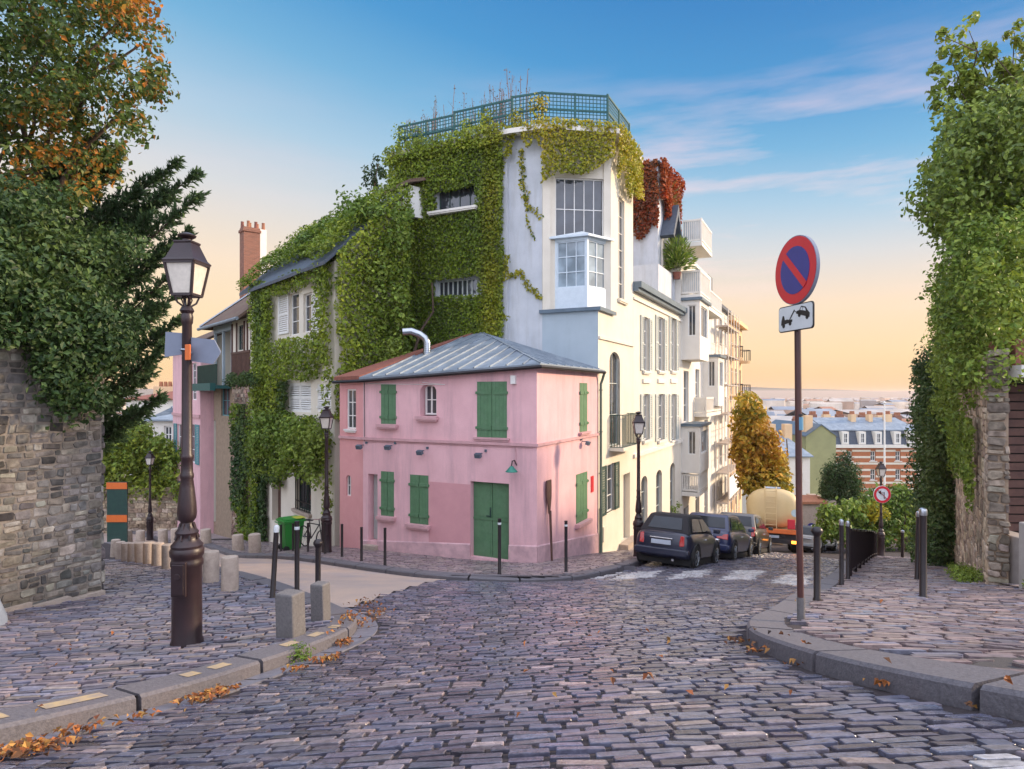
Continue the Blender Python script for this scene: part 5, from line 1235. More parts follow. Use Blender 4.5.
zb = -7.8; s0, s1 = 14.45, 20.4
T9 = building('narrow_pink_house', Q(s0, .6), QROT, 'narrow pink house with teal shutters seen behind the near street lamp', 'house', zb)
PW_ = Wall(QP+QO*.6, QD, lambda u, w, z: (u-s0, w, z)); f = MB(); ZT = 2.35
a1, a2 = PW_.rect(177.5, 182.5, 424, 463), PW_.rect(190, 196, 424, 463); b1 = PW_.rect(191.5, 196.5, 363, 400); c1 = PW_.rect(176.5, 182.5, 481, 522)
wallface(f, PW_.loc, s0, s1, -9.4, ZT, [a1, a2, b1, c1]); 
for q in ((0, 0), (s1-s0, 0)): f.poly([(q[0], 0, -9.4), (q[0], -7, -9.4), (q[0], -7, ZT), (q[0], 0, ZT)])
f.poly([(0, 0, ZT), (s1-s0, 0, ZT), (s1-s0, -7, ZT), (0, -7, ZT)])
part('wall', f, M['pink'], T9)
for h in (a1, a2):
    window(T9, PW_.loc, *h, w=-.1, cols=2, rows_=3); sw = (h[1]-h[0])*.6; shutter(T9, PW_.loc, h[0]-sw, h[0]-.02, h[2], h[3], .02, 'tealblue', True); shutter(T9, PW_.loc, h[1]+.02, h[1]+sw, h[2], h[3], .02, 'tealblue', True)
window(T9, PW_.loc, *b1, w=-.1, cols=2, rows_=5)
d = MB().poly_box(PW_.loc, c1[0], c1[1], -.16, -.1, -9.2, c1[3]); part('door', d, M['tealblue'], T9)
f = MB().poly_box(PW_.loc, s0, s1, 0, .07, PW_.z(190, 417), PW_.z(190, 414)); part('string_course', f, M['pinkstone'], T9)
f = MB(); f.prism([(-.2, .3, ZT+.01), (s1-s0+.2, .3, ZT+.01), (s1-s0+.2, -3.5, ZT+1.9), (-.2, -3.5, ZT+1.9)], (0, 0, .12)); f.prism([(-.2, -7.2, ZT+.01), (s1-s0+.2, -7.2, ZT+.01), (s1-s0+.2, -3.5, ZT+1.9), (-.2, -3.5, ZT+1.9)], (0, 0, .12)); part('roof', f, M['browntile'], T9)

def AT(px, py, Z): return np.array([(px-CX)/FPX*Z, Z, -(py-HY)/FPX*Z])
def simple_house(name, px0, px1, Z, ytop, zbase, depth, label, wallm, roofm, wins=(), roofh=1.6, rot=0.0, gable=False, wm='white', cat='house', hip=.35, roofov=.3):
    """a house far off, facing the camera: wall with openings, roof and windows"""
    P = AT(px0, ytop, Z); W = (px1-px0)/FPX*Z; zt = float(P[2])
    t = building(name, (P[0], P[1]), rot, label, cat, zbase); loc = lambda u, w, z: (u, -w, z); f = MB()
    hs = []
    for a, b, c, d in wins: hs.append(((a-px0)/FPX*Z, (b-px0)/FPX*Z, -(d-HY)/FPX*Z, -(c-HY)/FPX*Z))
    wallface(f, loc, 0, W, zbase-1.5, zt, hs)
    for x in (0, W): f.poly([(x, 0, zbase-1.5), (x, depth, zbase-1.5), (x, depth, zt), (x, 0, zt)])
    f.poly([(0, depth, zbase-1.5), (W, depth, zbase-1.5), (W, depth, zt), (0, depth, zt)])
    if gable:
        f.poly([(0, 0, zt), (W, 0, zt), (W/2, 0, zt+roofh)]); f.poly([(0, depth, zt), (W, depth, zt), (W/2, depth, zt+roofh)])
    part('wall', f, wallm, t)
    for h in hs: window(t, loc, *h, w=-.12, cols=2, rows_=2, fm=wm, fr=.1, bar=.06)
    f = MB(); o = roofov
    if gable:
        f.prism([(-o, -o, zt-.1), (W/2, -o, zt+roofh), (W/2, depth+o, zt+roofh), (-o, depth+o, zt-.1)], (0, 0, .15)); f.prism([(W+o, -o, zt-.1), (W/2, -o, zt+roofh), (W/2, depth+o, zt+roofh), (W+o, depth+o, zt-.1)], (0, 0, .15))
    else:
        k = hip*depth; a, b, c, d = (-o, -o, zt), (W+o, -o, zt), (W+o, depth+o, zt), (-o, depth+o, zt); e, g = (k, depth/2, zt+roofh), (W-k, depth/2, zt+roofh)
        for q in ((a, b, g, e), (b, c, g), (c, d, e, g), (d, a, e)): f.prism(list(q), (0, 0, .12))
    r = part('roof', f, roofm, t); return t, r, W, zt
simple_house('white_cottage', 148, 180, 47, 421, -9.5, 8, 'small white house with a grey roof rising behind the hedge at the street bend', M['creamwhite'], M['zinc'], [(164, 172, 426, 443)], roofh=.9)
t, r, W, zt = simple_house('long_house', 126, 182, 60, 400, -12, 9, 'long pale house with a row of orange chimney pots behind the white cottage', M['creamwhite'], M['tile'], [], roofh=.9)
f = MB().box(.6, W-1.0, 3.5, 4.5, zt+.3, zt+1.3); ch = part('chimney', f, M['ochre'], r)
for k in range(9):
    f = MB().lathe([(.2, 0), (.16, .5)], (1.1+k*.45, 4.0, zt+1.3), 8); part('chimney_pot', f, M['terracotta'], ch)

# ------------------------------------------------------------------ the town seen down the falling street
Zb = 95.0; x0, x1 = 830, 918
wins = []
for c in (849.5, 873, 898): wins += [(c-2.6, c+2.6, 451, 461), (c-2.6, c+2.6, 469, 480), (c-2.6, c+2.6, 488, 499)]
def k_at(px, py, Z=Zb): return ((px-x0)/FPX*Z, -(py-HY)/FPX*Z)
t = building('brick_apartment_house', AT(x0, 446, Zb)[:2], 0.0, 'orange brick apartment house with pale bands and a dark mansard roof below the hill', 'building', -22)
loc = lambda u, w, z: (u, -w, z); W = (x1-x0)/FPX*Zb; f = MB(); hs = [(*sorted((k_at(a, 0)[0], k_at(b, 0)[0])), k_at(0, d)[1], k_at(0, c)[1]) for a, b, c, d in wins]; zt = k_at(0, 447)[1]
wallface(f, loc, 0, W, -24, zt, hs, .3)
for x in (0, W): f.poly([(x, 0, -24), (x, 12, -24), (x, 12, zt), (x, 0, zt)])
part('wall', f, pm('orange_brick', (.46, .17, .08, 1), (.38, .14, .07, 1), scale=3, rough=.9), t)
f = MB(); z = zt-.7; k = 0
while z > -22:
    us = sorted([0, W]+[v for h in hs for v in h[:2] if h[2] < z < h[3]])
    for a in range(0, len(us)-1, 2): f.poly_box(loc, us[a], us[a+1], .0, .05, z, z+.30)
    z -= .95
part('stone_band', f, M['cream'], t)
for h in hs: window(t, loc, *h, w=-.2, cols=2, rows_=2, fm='white', fr=.12, bar=.07); sill(t, loc, h[0], h[1], h[2], 'creamwhite', over=.2)
f = MB().poly_box(loc, -.3, W+.3, 0, .5, zt-.1, zt+.35); part('cornice', f, M['creamwhite'], t)
zm = k_at(0, 431)[1]; zr = k_at(0, 424)[1]; f = MB(); f.poly([(0, .1, zt+.35), (W, .1, zt+.35), (W, .9, zm), (0, .9, zm)]); f.poly([(0, .1, zt+.35), (0, .9, zm), (0, 11, zm), (0, 11.9, zt)]); f.poly([(W, .1, zt+.35), (W, .9, zm), (W, 11, zm), (W, 11.9, zt)])
rf = part('mansard', f, M['slate'], t); f = MB().prism([(-.2, .7, zm), (W+.2, .7, zm), (W+.2, 6, zr+.6), (-.2, 6, zr+.6)], (0, 0, .15)); part('roof', f, M['zinc'], rf)
for c in (845, 862, 878, 897, 911):
    a, b = k_at(c-3.4, 0)[0], k_at(c+3.4, 0)[0]; f = MB().poly_box(loc, a, b, -1.2, .15, zt+.4, zm-.1); d = part('dormer', f, M['creamwhite'], rf); window(d, lambda u, w, z: loc(u, w+.19, z), a+.2, b-.2, zt+.6, zm-.3, w=.0, cols=2, rows_=2, fr=.1, bar=.06)
for c, w_ in ((868, 5), (886, 4), (905, 6)):
    a, b = k_at(c-w_/2, 0)[0], k_at(c+w_/2, 0)[0]; f = MB().box(a, b, 4, 5, zr-1, zr+1.3); ch = part('chimney', f, M['ochre'], rf)
    for j in range(3): part('chimney_pot', MB().lathe([(.16, 0), (.13, .5)], (a+(b-a)*(j+.5)/3, 4.5, zr+1.3), 8), M['terracotta'], ch)
FP = AT(884.5, 490, 70); fp = thing('flagpole', (float(FP[0]), 70.0, gz(FP[0], 70)), 'thin white pole standing before the orange brick building', 'pole')
H = -(404-HY)/FPX*70-gz(FP[0], 70); MB().tube([(0, 0, 0), (0, 0, H*.5), (0, 0, H)], [.14, .11, .07], 8).build('pole', M['white'], fp, smooth=40); MB().lathe([(.02, 0), (.16, .1), (.16, .2), (.02, .3)], (0, 0, H), 10).build('finial', M['white'], fp, smooth=40)
t, r, W, zt = simple_house('green_gable_house', 806, 836, 82, 436, -20, 14, 'plain house end with a moss green party wall beside the brick building', pm('green_render', (.30, .31, .16, 1), (.24, .25, .13, 1), scale=.6, rough=.9), M['zincdark'], [], roofh=1.4, gable=True, roofov=.15)
f = MB().box(W*.1, W*.35, 1, 2, zt, zt+2.6); part('chimney', f, M['ochre'], r)
t, r, W, zt = simple_house('white_block', 752, 810, 74, 457, -19, 10, 'white rendered house with a blue grey zinc roof below the street', M['creamwhite'], M['zinc'], [(799, 803, 460, 467), (799, 803, 474, 482)], roofh=2.2, hip=.1)
for k in range(3): f = MB().box(1.5+k*2, 2.4+k*2, 4, 5, zt+1, zt+3.6); part('chimney', f, M['ochre'] if k else M['slate'], r)
specs = [('slate_house', 760, 808, 105, 430, 'dark slate roofed house with attic windows behind the white block', M['creamwhite'], M['slate'], 1.7), ('zinc_house', 812, 862, 118, 420, 'pale house with a wide blue zinc roof above the green gable', M['creamwhite'], M['zinc'], 2.4),
         ('zinc_house', 860, 925, 125, 419, 'long pale house with a blue zinc roof right above the brick building', M['cream'], M['zinc'], 2.2), ('cream_block', 790, 850, 150, 417, 'cream apartment block beyond the blue zinc roofs', M['cream'], M['zinc'], 1.5)]
for nm, a, b, Z, yt, lb, wm_, rm, rh in specs:
    t, r, W, zt = simple_house(nm, a, b, Z, yt+12, -26, 11, lb, wm_, rm, [(c-1, c+1, yt+4, yt+9) for c in range(a+5, b-3, 7)], roofh=rh, hip=.25)
    for k in range(3):
        x = W*(.2+.28*k); f = MB().box(x, x+1.3, 4.6, 5.6, zt+.6, zt+rh+.7); ch = part('chimney', f, M['ochre'] if k % 2 else M['brick'], r)
        for j in range(4): part('chimney_pot', MB().lathe([(.17, 0), (.14, .6)], (x+.17+.32*j, 5.1, zt+rh+.7), 8), M['terracotta'], ch)
# gate lodge at the foot of the street
Zg = 44.0; zg = gz(*AT(805, 550, Zg)[:2]); P = AT(783, 500, Zg); W = (832-783)/FPX*Zg; zt = float(P[2])
t = building('gate_lodge', P[:2], 0.0, 'low sandy lodge wall with red tiled coping and a round blue plaque', 'building', zg)
f = MB().box(0, W, 0, 3, zg-1, zt-.25); f.box(W-.35, W+.25, -.08, 3.1, zg-1, zt-.05); part('wall', f, M['limestone'], t)
f = MB().prism([(-.2, -.2, zt-.25), (W-.36, -.2, zt-.25), (W-.36, 1.5, zt-.05), (-.2, 1.5, zt-.05)], (0, 0, .16)); part('coping', f, M['terracotta'], t)
f = MB().box(.95, 1.35, -.03, -.001, zt-2.6, zt-1.5); part('shutter', f, M['dkgreen'], t)
f = MB().lathe([(.32, -.03), (.32, -.001)], (1.95, 0, zt-1.9), 18, axis='y'); part('plaque', f, M['signblue'], t); f = MB().box(2.35, 3.0, -.025, -.001, zt-2.15, zt-1.65); part('notice', f, M['granite'], t)
# ------------------------------------------------------------------ street lamps
def onground(px, Z, pave=True):
    X = (px-CX)/FPX*Z; return (float(X), float(Z), gz(X, Z)+(PV if pave else 0.0))
def make_lamp(name, loc, label, rz=R(-3), group='old street lamps'):
    t = thing(name, loc, label, 'street lamp', group, rz=rz)
    p = [(.158, -.05), (.158, .03), (.145, .06), (.142, .78), (.155, .80), (.155, .84), (.146, .86), (.150, .885), (.162, .90), (.165, .95), (.150, .975), (.155, 1.0), (.128, 1.03), (.105, 1.06), (.10, 1.10), (.115, 1.13), (.09, 1.16),
         (.062, 1.20), (.060, 1.23), (.088, 1.27), (.094, 1.32), (.088, 1.42), (.072, 1.57), (.060, 1.66), (.066, 1.68), (.066, 1.71), (.058, 1.73), (.056, 1.86), (.062, 1.87), (.062, 1.90), (.053, 1.92), (.046, 3.22), (.056, 3.24), (.060, 3.30), (.052, 3.33), (.070, 3.36), (.050, 3.40), (.02, 3.41)]
    post = MB().lathe(p, seg=20); 
    for k in range(8):
        a = 2*math.pi*k/8; post.bar((.062*math.cos(a), .062*math.sin(a), 1.22), (.112*math.cos(a), .112*math.sin(a), 1.06), .018)
    post.build('post', M['iron'], t, smooth=35)
    f = MB().box(-.075, .075, -.165, -.13, .52, .86); f.box(-.06, .06, -.175, -.16, .54, .84); f.lathe([(.035, -.185), (.03, -.17)], (0, 0, .72), 12, axis='y'); f.build('hatch', M['iron'], t, bevel=.006)
    f = MB()
    for k in range(4):
        a = math.pi/4+math.pi/2*k; c, s = math.cos(a), math.sin(a); f.tube([(.03*c, .03*s, 3.40), (.09*c, .09*s, 3.44), (.12*c, .12*s, 3.51)], .010, 5)
        f.tube([(.02*c, .02*s, 3.39), (.05*c, .05*s, 3.47), (.03*c, .03*s, 3.52)], .008, 5)
    f.build('bracket', M['iron'], t)
    q = math.sqrt(2); b0, b1, z0, z1 = .100, .150, 3.515, 3.835
    f = MB()
    for k in range(4):
        a, b = math.pi/4+math.pi/2*k, math.pi/4+math.pi/2*(k+1)
        P0, P1 = (b0*q*math.cos(a), b0*q*math.sin(a), z0), (b1*q*math.cos(a), b1*q*math.sin(a), z1); Q0, Q1 = (b0*q*math.cos(b), b0*q*math.sin(b), z0), (b1*q*math.cos(b), b1*q*math.sin(b), z1)
        f.bar(P0, P1, .024); f.bar(P0, Q0, .026); f.bar(P1, Q1, .03)
    f.box(-.095, .095, -.095, .095, z0-.015, z0-.005); f.build('lantern_frame', M['iron'], t)
    f = MB()
    for k in range(4):
        a, b = math.pi/4+math.pi/2*k, math.pi/4+math.pi/2*(k+1); r0, r1 = (b0-.004)*q, (b1-.004)*q
        f.poly([(r0*math.cos(a), r0*math.sin(a), z0), (r0*math.cos(b), r0*math.sin(b), z0), (r1*math.cos(b), r1*math.sin(b), z1), (r1*math.cos(a), r1*math.sin(a), z1)])
    f.build('lantern_glass', M['lampglass'], t)
    f = MB().lathe([(.166*q, 3.835), (.169*q, 3.85), (.142*q, 3.88), (.086*q, 4.03), (.094*q, 4.04), (.094*q, 4.055), (.05*q, 4.065)], seg=4, rot=math.pi/4)
    f.lathe([(.05, 4.06), (.045, 4.08), (.085, 4.105), (.09, 4.12), (.05, 4.14), (.02, 4.15)], seg=14)
    f.build('lantern_roof', M['iron'], t, smooth=30)
    return t
LZ = 6.6; lx, ly, lz = onground(187, LZ); lamp = make_lamp('street_lamp', (lx, ly, lz), 'big near street lamp with sign boards strapped to its post, on the left pavement'); lamp.scale = (1, 1, 1.022)
for px, Z, lb in ((638.5, 18.7, 'street lamp beside the dark blue soft top car by the cream wall'), (881, 28.8, 'street lamp with a round sign on it at the end of the iron railing'),
                  (326.5, 18.6, 'dark street lamp against the ivy at the left end of the pink house'), (150, 31.0, 'distant slim street lamp in front of the hedge at the bend')):
    c = copy_tree(lamp); c.location = onground(px, Z); c['label'] = lb
# sign boards on the near lamp, seen from behind
def board(name, label, pts, z, nrm_rot, mat, thick=.012, cat='sign'):
    t = thing(name, (lx, ly, z), label, cat, rz=nrm_rot); f = MB(); f.prism([(a, .0, b) for a, b in pts], (0, thick, 0)); f.build('board', mat, t); return t
b = board('direction_sign', 'grey back of a short sign board left of the near lamp post', [(-.21, -.13), (-.045, -.10), (-.045, .12), (-.20, .13)], lz+(640-341)*LZ/FPX, R(15), M['signback']); MB().tube([(-.05, .02, .03), (0, .05, .03), (.05, .02, .03)], .012, 6).build('clamp', M['steel'], b)
b = board('direction_sign', 'grey back of an arrow shaped sign board right of the near lamp post', [(.03, -.115), (.30, -.15), (.385, -.03), (.31, .10), (.03, .13)], lz+(640-346)*LZ/FPX, R(-10), M['signback']); MB().tube([(-.06, -.01, 0), (-.02, -.06, 0), (.05, -.01, 0)], .010, 6).build('clamp', M['steel'], b)
b = thing('small_sign', (lx, ly, lz+(640-348)*LZ/FPX), 'small orange tag strapped to the near lamp post', 'sign', rz=R(-30)); MB().box(.045, .13, -.055, -.04, -.09, .07).build('board', M['orange'], b, bevel=.006); MB().box(.05, .06, -.04, .02, -.02, .0).build('clamp', M['steel'], b)

# ------------------------------------------------------------------ signs
X, Z, z0 = onground(801, 6.1); t = thing('no_parking_sign', (X, Z, z0), 'blue and red round no parking sign on a tall brown pole at the right kerb', 'road sign')
zz = lambda py: -(py-HY)/FPX*6.1-z0
xx = lambda px: (px-801)/FPX*6.1
f = MB().tube([(0, 0, -.1), (-.02, 0, 1.2), (xx(797), 0, zz(243))], .030, 12); pole = f.build('pole', M['poleb'], t, smooth=40)
f = MB().tube([(0, 0, -.05), (0, 0, zz(597))], .036, 12); f.build('pole_foot', M['granite'], pole, smooth=40)
f = MB().tube([(xx(799.6), 0, zz(430)), (xx(799.5), 0, zz(417))], .0335, 12); f.build('sticker', plain('blue_sticker', (.10, .26, .38, 1), .5), pole, smooth=40)
f = MB().tube([(xx(799.6), 0, zz(416)), (xx(799.5), 0, zz(414))], .036, 12); f.build('collar', M['signblack'], pole, smooth=40)
nx, nyv = -.985, -.17                                                  # sign faces the left of the picture, towards the camera
def face(u, v, w, c): return (c[0]+u*.17+w*nx, c[1]-u*.985+w*nyv, c[2]+v)
cc = (xx(795.5), -.035, zz(271)); rr_ = .325
def disc(mb, r, w0, w1, n=48, c=cc, a0=0):
    a = [mb.P(face(r*math.cos(2*math.pi*k/n), r*math.sin(2*math.pi*k/n), w0, c)) for k in range(n)]; b = [mb.P(face(r*math.cos(2*math.pi*k/n), r*math.sin(2*math.pi*k/n), w1, c)) for k in range(n)]
    mb.f.append(a[::-1]); mb.f.append(b)
    for k in range(n): mb.f.append([a[k], a[(k+1) % n], b[(k+1) % n], b[k]])
f = MB(); disc(f, rr_, -.01, .022); dsc = f.build('disc', M['signback'], t, smooth=30)
f = MB(); disc(f, rr_-.008, .022, .026); f.build('red_face', M['signred'], dsc)
f = MB(); disc(f, .225, .026, .029); f.build('blue_face', M['signblue'], dsc)
f = MB(); a = .23/math.sqrt(2); e = .033/math.sqrt(2); f.prism([face(-a-e, a-e, .029, cc), face(-a+e, a+e, .029, cc), face(a+e, -a+e, .029, cc), face(a-e, -a-e, .029, cc)], (nx*.003, nyv*.003, 0)); f.build('red_bar', M['signred'], dsc)
X2, Z2 = X, Z; tw = thing('tow_away_plate', (X, Z, z0+zz(318)), 'small grey plate with black tow away pictogram under the round no parking sign', 'road sign')
cp = (xx(795), -.035, 0.0); hw_, hh_ = .27, .125
def rrect(w, h, r, n=5):
    out = []
    for cx_, cy_, a0 in ((w-r, h-r, 0), (-w+r, h-r, 90), (-w+r, -h+r, 180), (w-r, -h+r, 270)):
        for k in range(n+1): a = R(a0+90*k/n); out.append((cx_+r*math.cos(a), cy_+r*math.sin(a)))
    return out
f = MB(); f.prism([face(u, v, 0, cp) for u, v in rrect(hw_, hh_, .035)], (nx*.014, nyv*.014, 0)); plt_ = f.build('plate', M['signblack'], tw, bevel=.002)
f = MB(); f.prism([face(u, v, .0145, cp) for u, v in rrect(hw_-.010, hh_-.010, .03)], (nx*.003, nyv*.003, 0)); f.build('plate_face', M['signwhite'], plt_)
f = MB(); W_ = .0185
def sh(pts): f.prism([face(u, v, W_, cp) for u, v in pts], (nx*.002, nyv*.002, 0))
def wh(u, v, r): sh([(u+r*math.cos(2*math.pi*k/14), v+r*math.sin(2*math.pi*k/14)) for k in range(14)])
sh([(-.22, -.055), (-.04, -.035), (-.04, -.012), (-.09, -.012), (-.12, -.005), (-.16, -.008), (-.175, .035), (-.195, .035), (-.215, -.015)]); wh(-.18, -.062, .022); wh(-.075, -.046, .022)
sh([(-.09, -.012), (-.075, -.012), (.0, .066), (-.01, .078)]); sh([(-.012, .07), (.04, .045), (.045, .035), (-.005, .06)])
sh([(.02, .035), (.22, -.02), (.225, .02), (.195, .045), (.165, .083), (.10, .098), (.07, .062), (.03, .058)]); wh(.07, .018, .021); wh(.185, -.015, .021)
f.build('pictogram', M['signblack'], plt_)
f = MB(); W_ = .021; sh([(.088, .063), (.12, .055), (.12, .082), (.104, .086)]); sh([(.128, .054), (.17, .044), (.158, .072), (.128, .081)]); f.build('pictogram_window', M['signwhite'], plt_)
# no right turn style sign on the far lamp
X, Z, z0 = onground(880.5, 28.6); t = thing('no_left_turn_sign', (X, Z-.12, z0+( -(494-HY)/FPX*28.6-z0)), 'round white sign with a red ring and struck out turn arrow on the far lamp', 'road sign')
def ring(mb, r0, r1, y0, y1, n=36):
    A_ = [[mb.P((r*math.cos(2*math.pi*k/n), y, r*math.sin(2*math.pi*k/n))) for k in range(n)] for r, y in ((r1, y1), (r1, y0), (r0, y0), (r0, y1))]
    for q in range(4):
        for k in range(n): mb.f.append([A_[q][k], A_[q][(k+1) % n], A_[(q+1) % 4][(k+1) % n], A_[(q+1) % 4][k]])
f = MB().lathe([(.385, -.02), (.39, 0), (.385, .02)], seg=36, axis='y'); d = f.build('disc', M['signwhite'], t, smooth=30)
f = MB(); ring(f, .27, .375, -.028, -.021); f.bar((-.2, -.028, .2), (.2, -.028, -.2), .07, .006); f.build('red_ring', M['signred'], d)
f = MB(); f.bar((.08, -.023, -.2), (.08, -.023, .10), .06, .004); f.bar((.10, -.023, .09), (-.06, -.023, .09), .06, .004); f.prism([(-.05, -.025, .19), (-.05, -.025, -.01), (-.18, -.025, .09)], (0, .004, 0)); f.build('arrow', M['signblack'], d)
f = MB().box(-.03, .03, .02, .12, -.1, .1); f.build('clamp', M['steel'], d)

# ------------------------------------------------------------------ bollards
def bollard(px, Z, h, label, lean=(0, 0), cap='white', r=.036, group='black iron bollards', dz=0.0, pave=True):
    x, y, z = onground(px, Z, pave); t = thing('bollard', (x, y, z), label, 'bollard', group)
    t.rotation_euler = (R(lean[1]), R(lean[0]), rng.uniform(0, 6))
    c = {'white': .10, 'none': .03, 'ring': .03, 'ball': .12}[cap]
    MB().lathe([(r*1.25, -.06), (r*1.25, .012), (r, .03), (r, h-c), (r*.9, h-c+.004)], seg=16).build('post', M['black'], t, smooth=35)
    if cap == 'white': MB().lathe([(r*1.12, h-c), (r*1.15, h-.035), (r*1.0, h-.012), (r*.5, h), (.004, h)], seg=16).build('cap', M['steel'] if px > 900 or 830 < px < 850 else M['signwhite'], t, smooth=35)
    elif cap == 'ring':
        MB().lathe([(r*1.05, h-.03), (r*1.05, h-.006), (.005, h)], seg=16).build('cap', M['black'], t, smooth=35); MB().lathe([(r*1.02, h-.13), (r*1.06, h-.125), (r*1.06, h-.09), (r*1.02, h-.085)], seg=16).build('ring', M['signwhite'], t, smooth=35)
    elif cap == 'ball': MB().lathe([(r*.95, h-c), (r*1.2, h-.10), (r*1.75, h-.065), (r*1.75, h-.04), (r*1.2, h-.008), (.005, h)], seg=16).build('cap', M['black'], t, smooth=50)
    else: MB().lathe([(r*1.05, h-c), (r*1.05, h-.006), (.005, h)], seg=16).build('cap', M['black'], t, smooth=35)
    return t
bollard(272.5, 9.1, 1.02, 'black bollard leaning left behind the near granite block, leftmost of three', lean=(5.0, 0))
bollard(297, 9.5, 1.06, 'upright black bollard rising straight behind the near granite block', cap='ring')
bollard(318, 8.65, .86, 'short black ball topped bollard behind the smaller granite block', cap='ball')
fb = [(385, 15.3, .91, 'before the side door of the pink house'), (361.5, 16.3, .87, 'before the salmon end of the pink house'), (342, 17.2, .89, 'at the left corner of the pink house'), (325, 18.1, .88, 'in front of the dark street lamp by the ivy'),
      (308, 19.0, .86, 'beside the bicycle under the ivy'), (293, 19.8, .86, 'in front of the green bin'), (281, 20.5, .86, 'left of the green bin')]
for px, Z, h, lb in fb: bollard(px, Z, h, 'thin black far bollard '+lb, cap='none', r=.034)
bollard(499.5, 13.5, 1.18, 'tall white banded black bollard in front of the green double door', cap='ring'); bollard(566, 14.4, 1.16, 'tall white banded black bollard in front of the oar and pink wall', cap='ring')
bollard(817, 8.05, .92, 'ball topped black bollard on the right kerb beside the tall sign pole', cap='ball', r=.040)
bollard(841.5, 11.0, 1.12, 'silver topped black bollard at the near end of the iron railing, nearest of the pair'); bollard(848, 12.3, 1.12, 'silver topped black bollard touching the iron railing, farther of the pair')
bollard(923, 8.75, 1.22, 'silver topped black bollard on the right pavement, nearer of the crossed pair', r=.045); bollard(917, 12.0, 1.30, 'farther silver topped black bollard on the right pavement, leaning behind its twin', lean=(3.0, 0), r=.042)
bollard(902.5, 25.5, 1.1, 'distant black bollard on the right pavement just past the lamp with a round sign', r=.06)
# railing down the right pavement
p0, p1 = onground(850, 13.0), onground(876, 26.5); t = thing('railing', p0, 'long black iron railing falling away along the right kerb', 'railing')
a, b = Vector((0, 0, 0)), Vector(p1)-Vector(p0); n = 9; f = MB(); g = MB()
pt = [a.lerp(b, k/n) for k in range(n+1)]
for k in range(n+1):
    x, y = pt[k].x+p0[0], pt[k].y+p0[1]; pt[k].z = gz(x, y)+PV-p0[2]; MB().box(pt[k].x-.03, pt[k].x+.03, pt[k].y-.03, pt[k].y+.03, pt[k].z-.05, pt[k].z+.98).build('post', M['black'], t)
for k in range(n):
    for h in (.12, .95): f.bar(pt[k]+Vector((0, 0, h)), pt[k+1]+Vector((0, 0, h)), .04)
    for j in range(1, 13): q = pt[k].lerp(pt[k+1], j/13); g.bar(q+Vector((0, 0, .12)), q+Vector((0, 0, .95)), .022)
rl = f.build('rail', M['black'], t); g.build('baluster', M['black'], rl)

# ------------------------------------------------------------------ stone posts and granite blocks
def stone_post(px, Z, h, r, label, group, pave=True):
    x, y, z = onground(px, Z, pave); f = MB().lathe([(r*1.03, -.06), (r*1.02, .04), (r, h*.5), (r*.985, h-.03), (r*.92, h-.006), (r*.5, h)], seg=18)
    o = f.build('stone_post', M['limestone'], smooth=40); o.location = (x, y, z); o.rotation_euler = (rng.normal(0, .02), rng.normal(0, .02), rng.uniform(0, 6)); return tag(o, label, 'stone post', group)
ordn = 'first second third fourth fifth sixth seventh eighth ninth tenth eleventh twelfth thirteenth fourteenth'.split()
row = [(230, 9.8), (211, 10.7)]+[(px, 11.4+k*.85) for k, px in enumerate((195.5, 180, 168.5, 158, 149, 140.5, 133, 126.5, 120.5, 115))]
for k, (px, Z) in enumerate(row):
    stone_post(px, Z, .52 if k < 2 else .50, .125, f'pale round stone post, {ordn[k]} along the left kerb from the near lamp', 'round stone posts along the left kerb')
for k, (px, Z) in enumerate(((255, 20.6), (238, 22.2), (206, 24.5), (190, 25.5), (176, 26.6), (163, 27.8), (140, 29.0), (128, 29.8))):
    stone_post(px, Z, .55 if k else .62, .19, f'squat stone post across the side street, {ordn[k]} left from the green bin', 'round stone posts on the far kerb')
def block(px, Z, w, d, h, rz, label):
    x, y, z = onground(px, Z); f = MB().box(-w/2, w/2, -d/2, d/2, -.08, h); o = f.build('granite_block', M['granite'], bevel=.018); o.location = (x, y, z); o.rotation_euler = (R(1), R(-1), rz); return tag(o, label, 'stone block', 'granite blocks at the corner')
block(291, 6.72, .235, .20, .47, R(-24), 'larger rough granite block on the kerb corner, nearest the road'); block(321, 7.55, .175, .165, .44, R(-18), 'smaller granite block at the tip of the left kerb')
# whitewashed guard stone at the foot of the left wall
f = MB().lathe([(.42, -.1), (.40, .05), (.33, .25), (.27, .6), (.22, .95), (.10, 1.05)], seg=16); o = f.build('guard_stone', pm('whitewash', (.27, .31, .38, 1), (.20, .23, .29, 1), scale=4, rough=.8, bump=.2), smooth=40)
o.location = (-6.62, 7.75, gz(-6.62, 7.75)+PV); tag(o, 'whitewashed conical guard stone at the foot of the old left wall', 'guard stone')

# ------------------------------------------------------------------ green bin and bicycle under the ivy
x, y, z = onground(291, 21.0); t = thing('wheelie_bin', (x, y, z), 'green wheeled bin with a yellowish lid patch in front of the ivy house', 'bin', rz=R(130))
f = MB(); w0, w1, H = .24, .33, .95; P8 = [(-w0, -w0, .06), (w0, -w0, .06), (w0, w0, .06), (-w0, w0, .06), (-w1, -w1, H), (w1, -w1, H), (w1, w1, H), (-w1, w1, H)]; i = [f.P(p) for p in P8]
for q in ((0,3,2,1),(4,5,6,7),(0,1,5,4),(1,2,6,5),(2,3,7,6),(3,0,4,7)): f.f.append([i[k] for k in q])
f.build('body', M['binGreen'], t, bevel=.03); f = MB().box(-.37, .37, -.38, .37, H+.003, H+.07); f.box(-.3, .3, -.3, .3, H+.07, H+.11); f.tube([(-.3, .42, H-.02), (.3, .42, H-.02)], .02, 8); f.build('lid', M['binGreen'], t, bevel=.02)
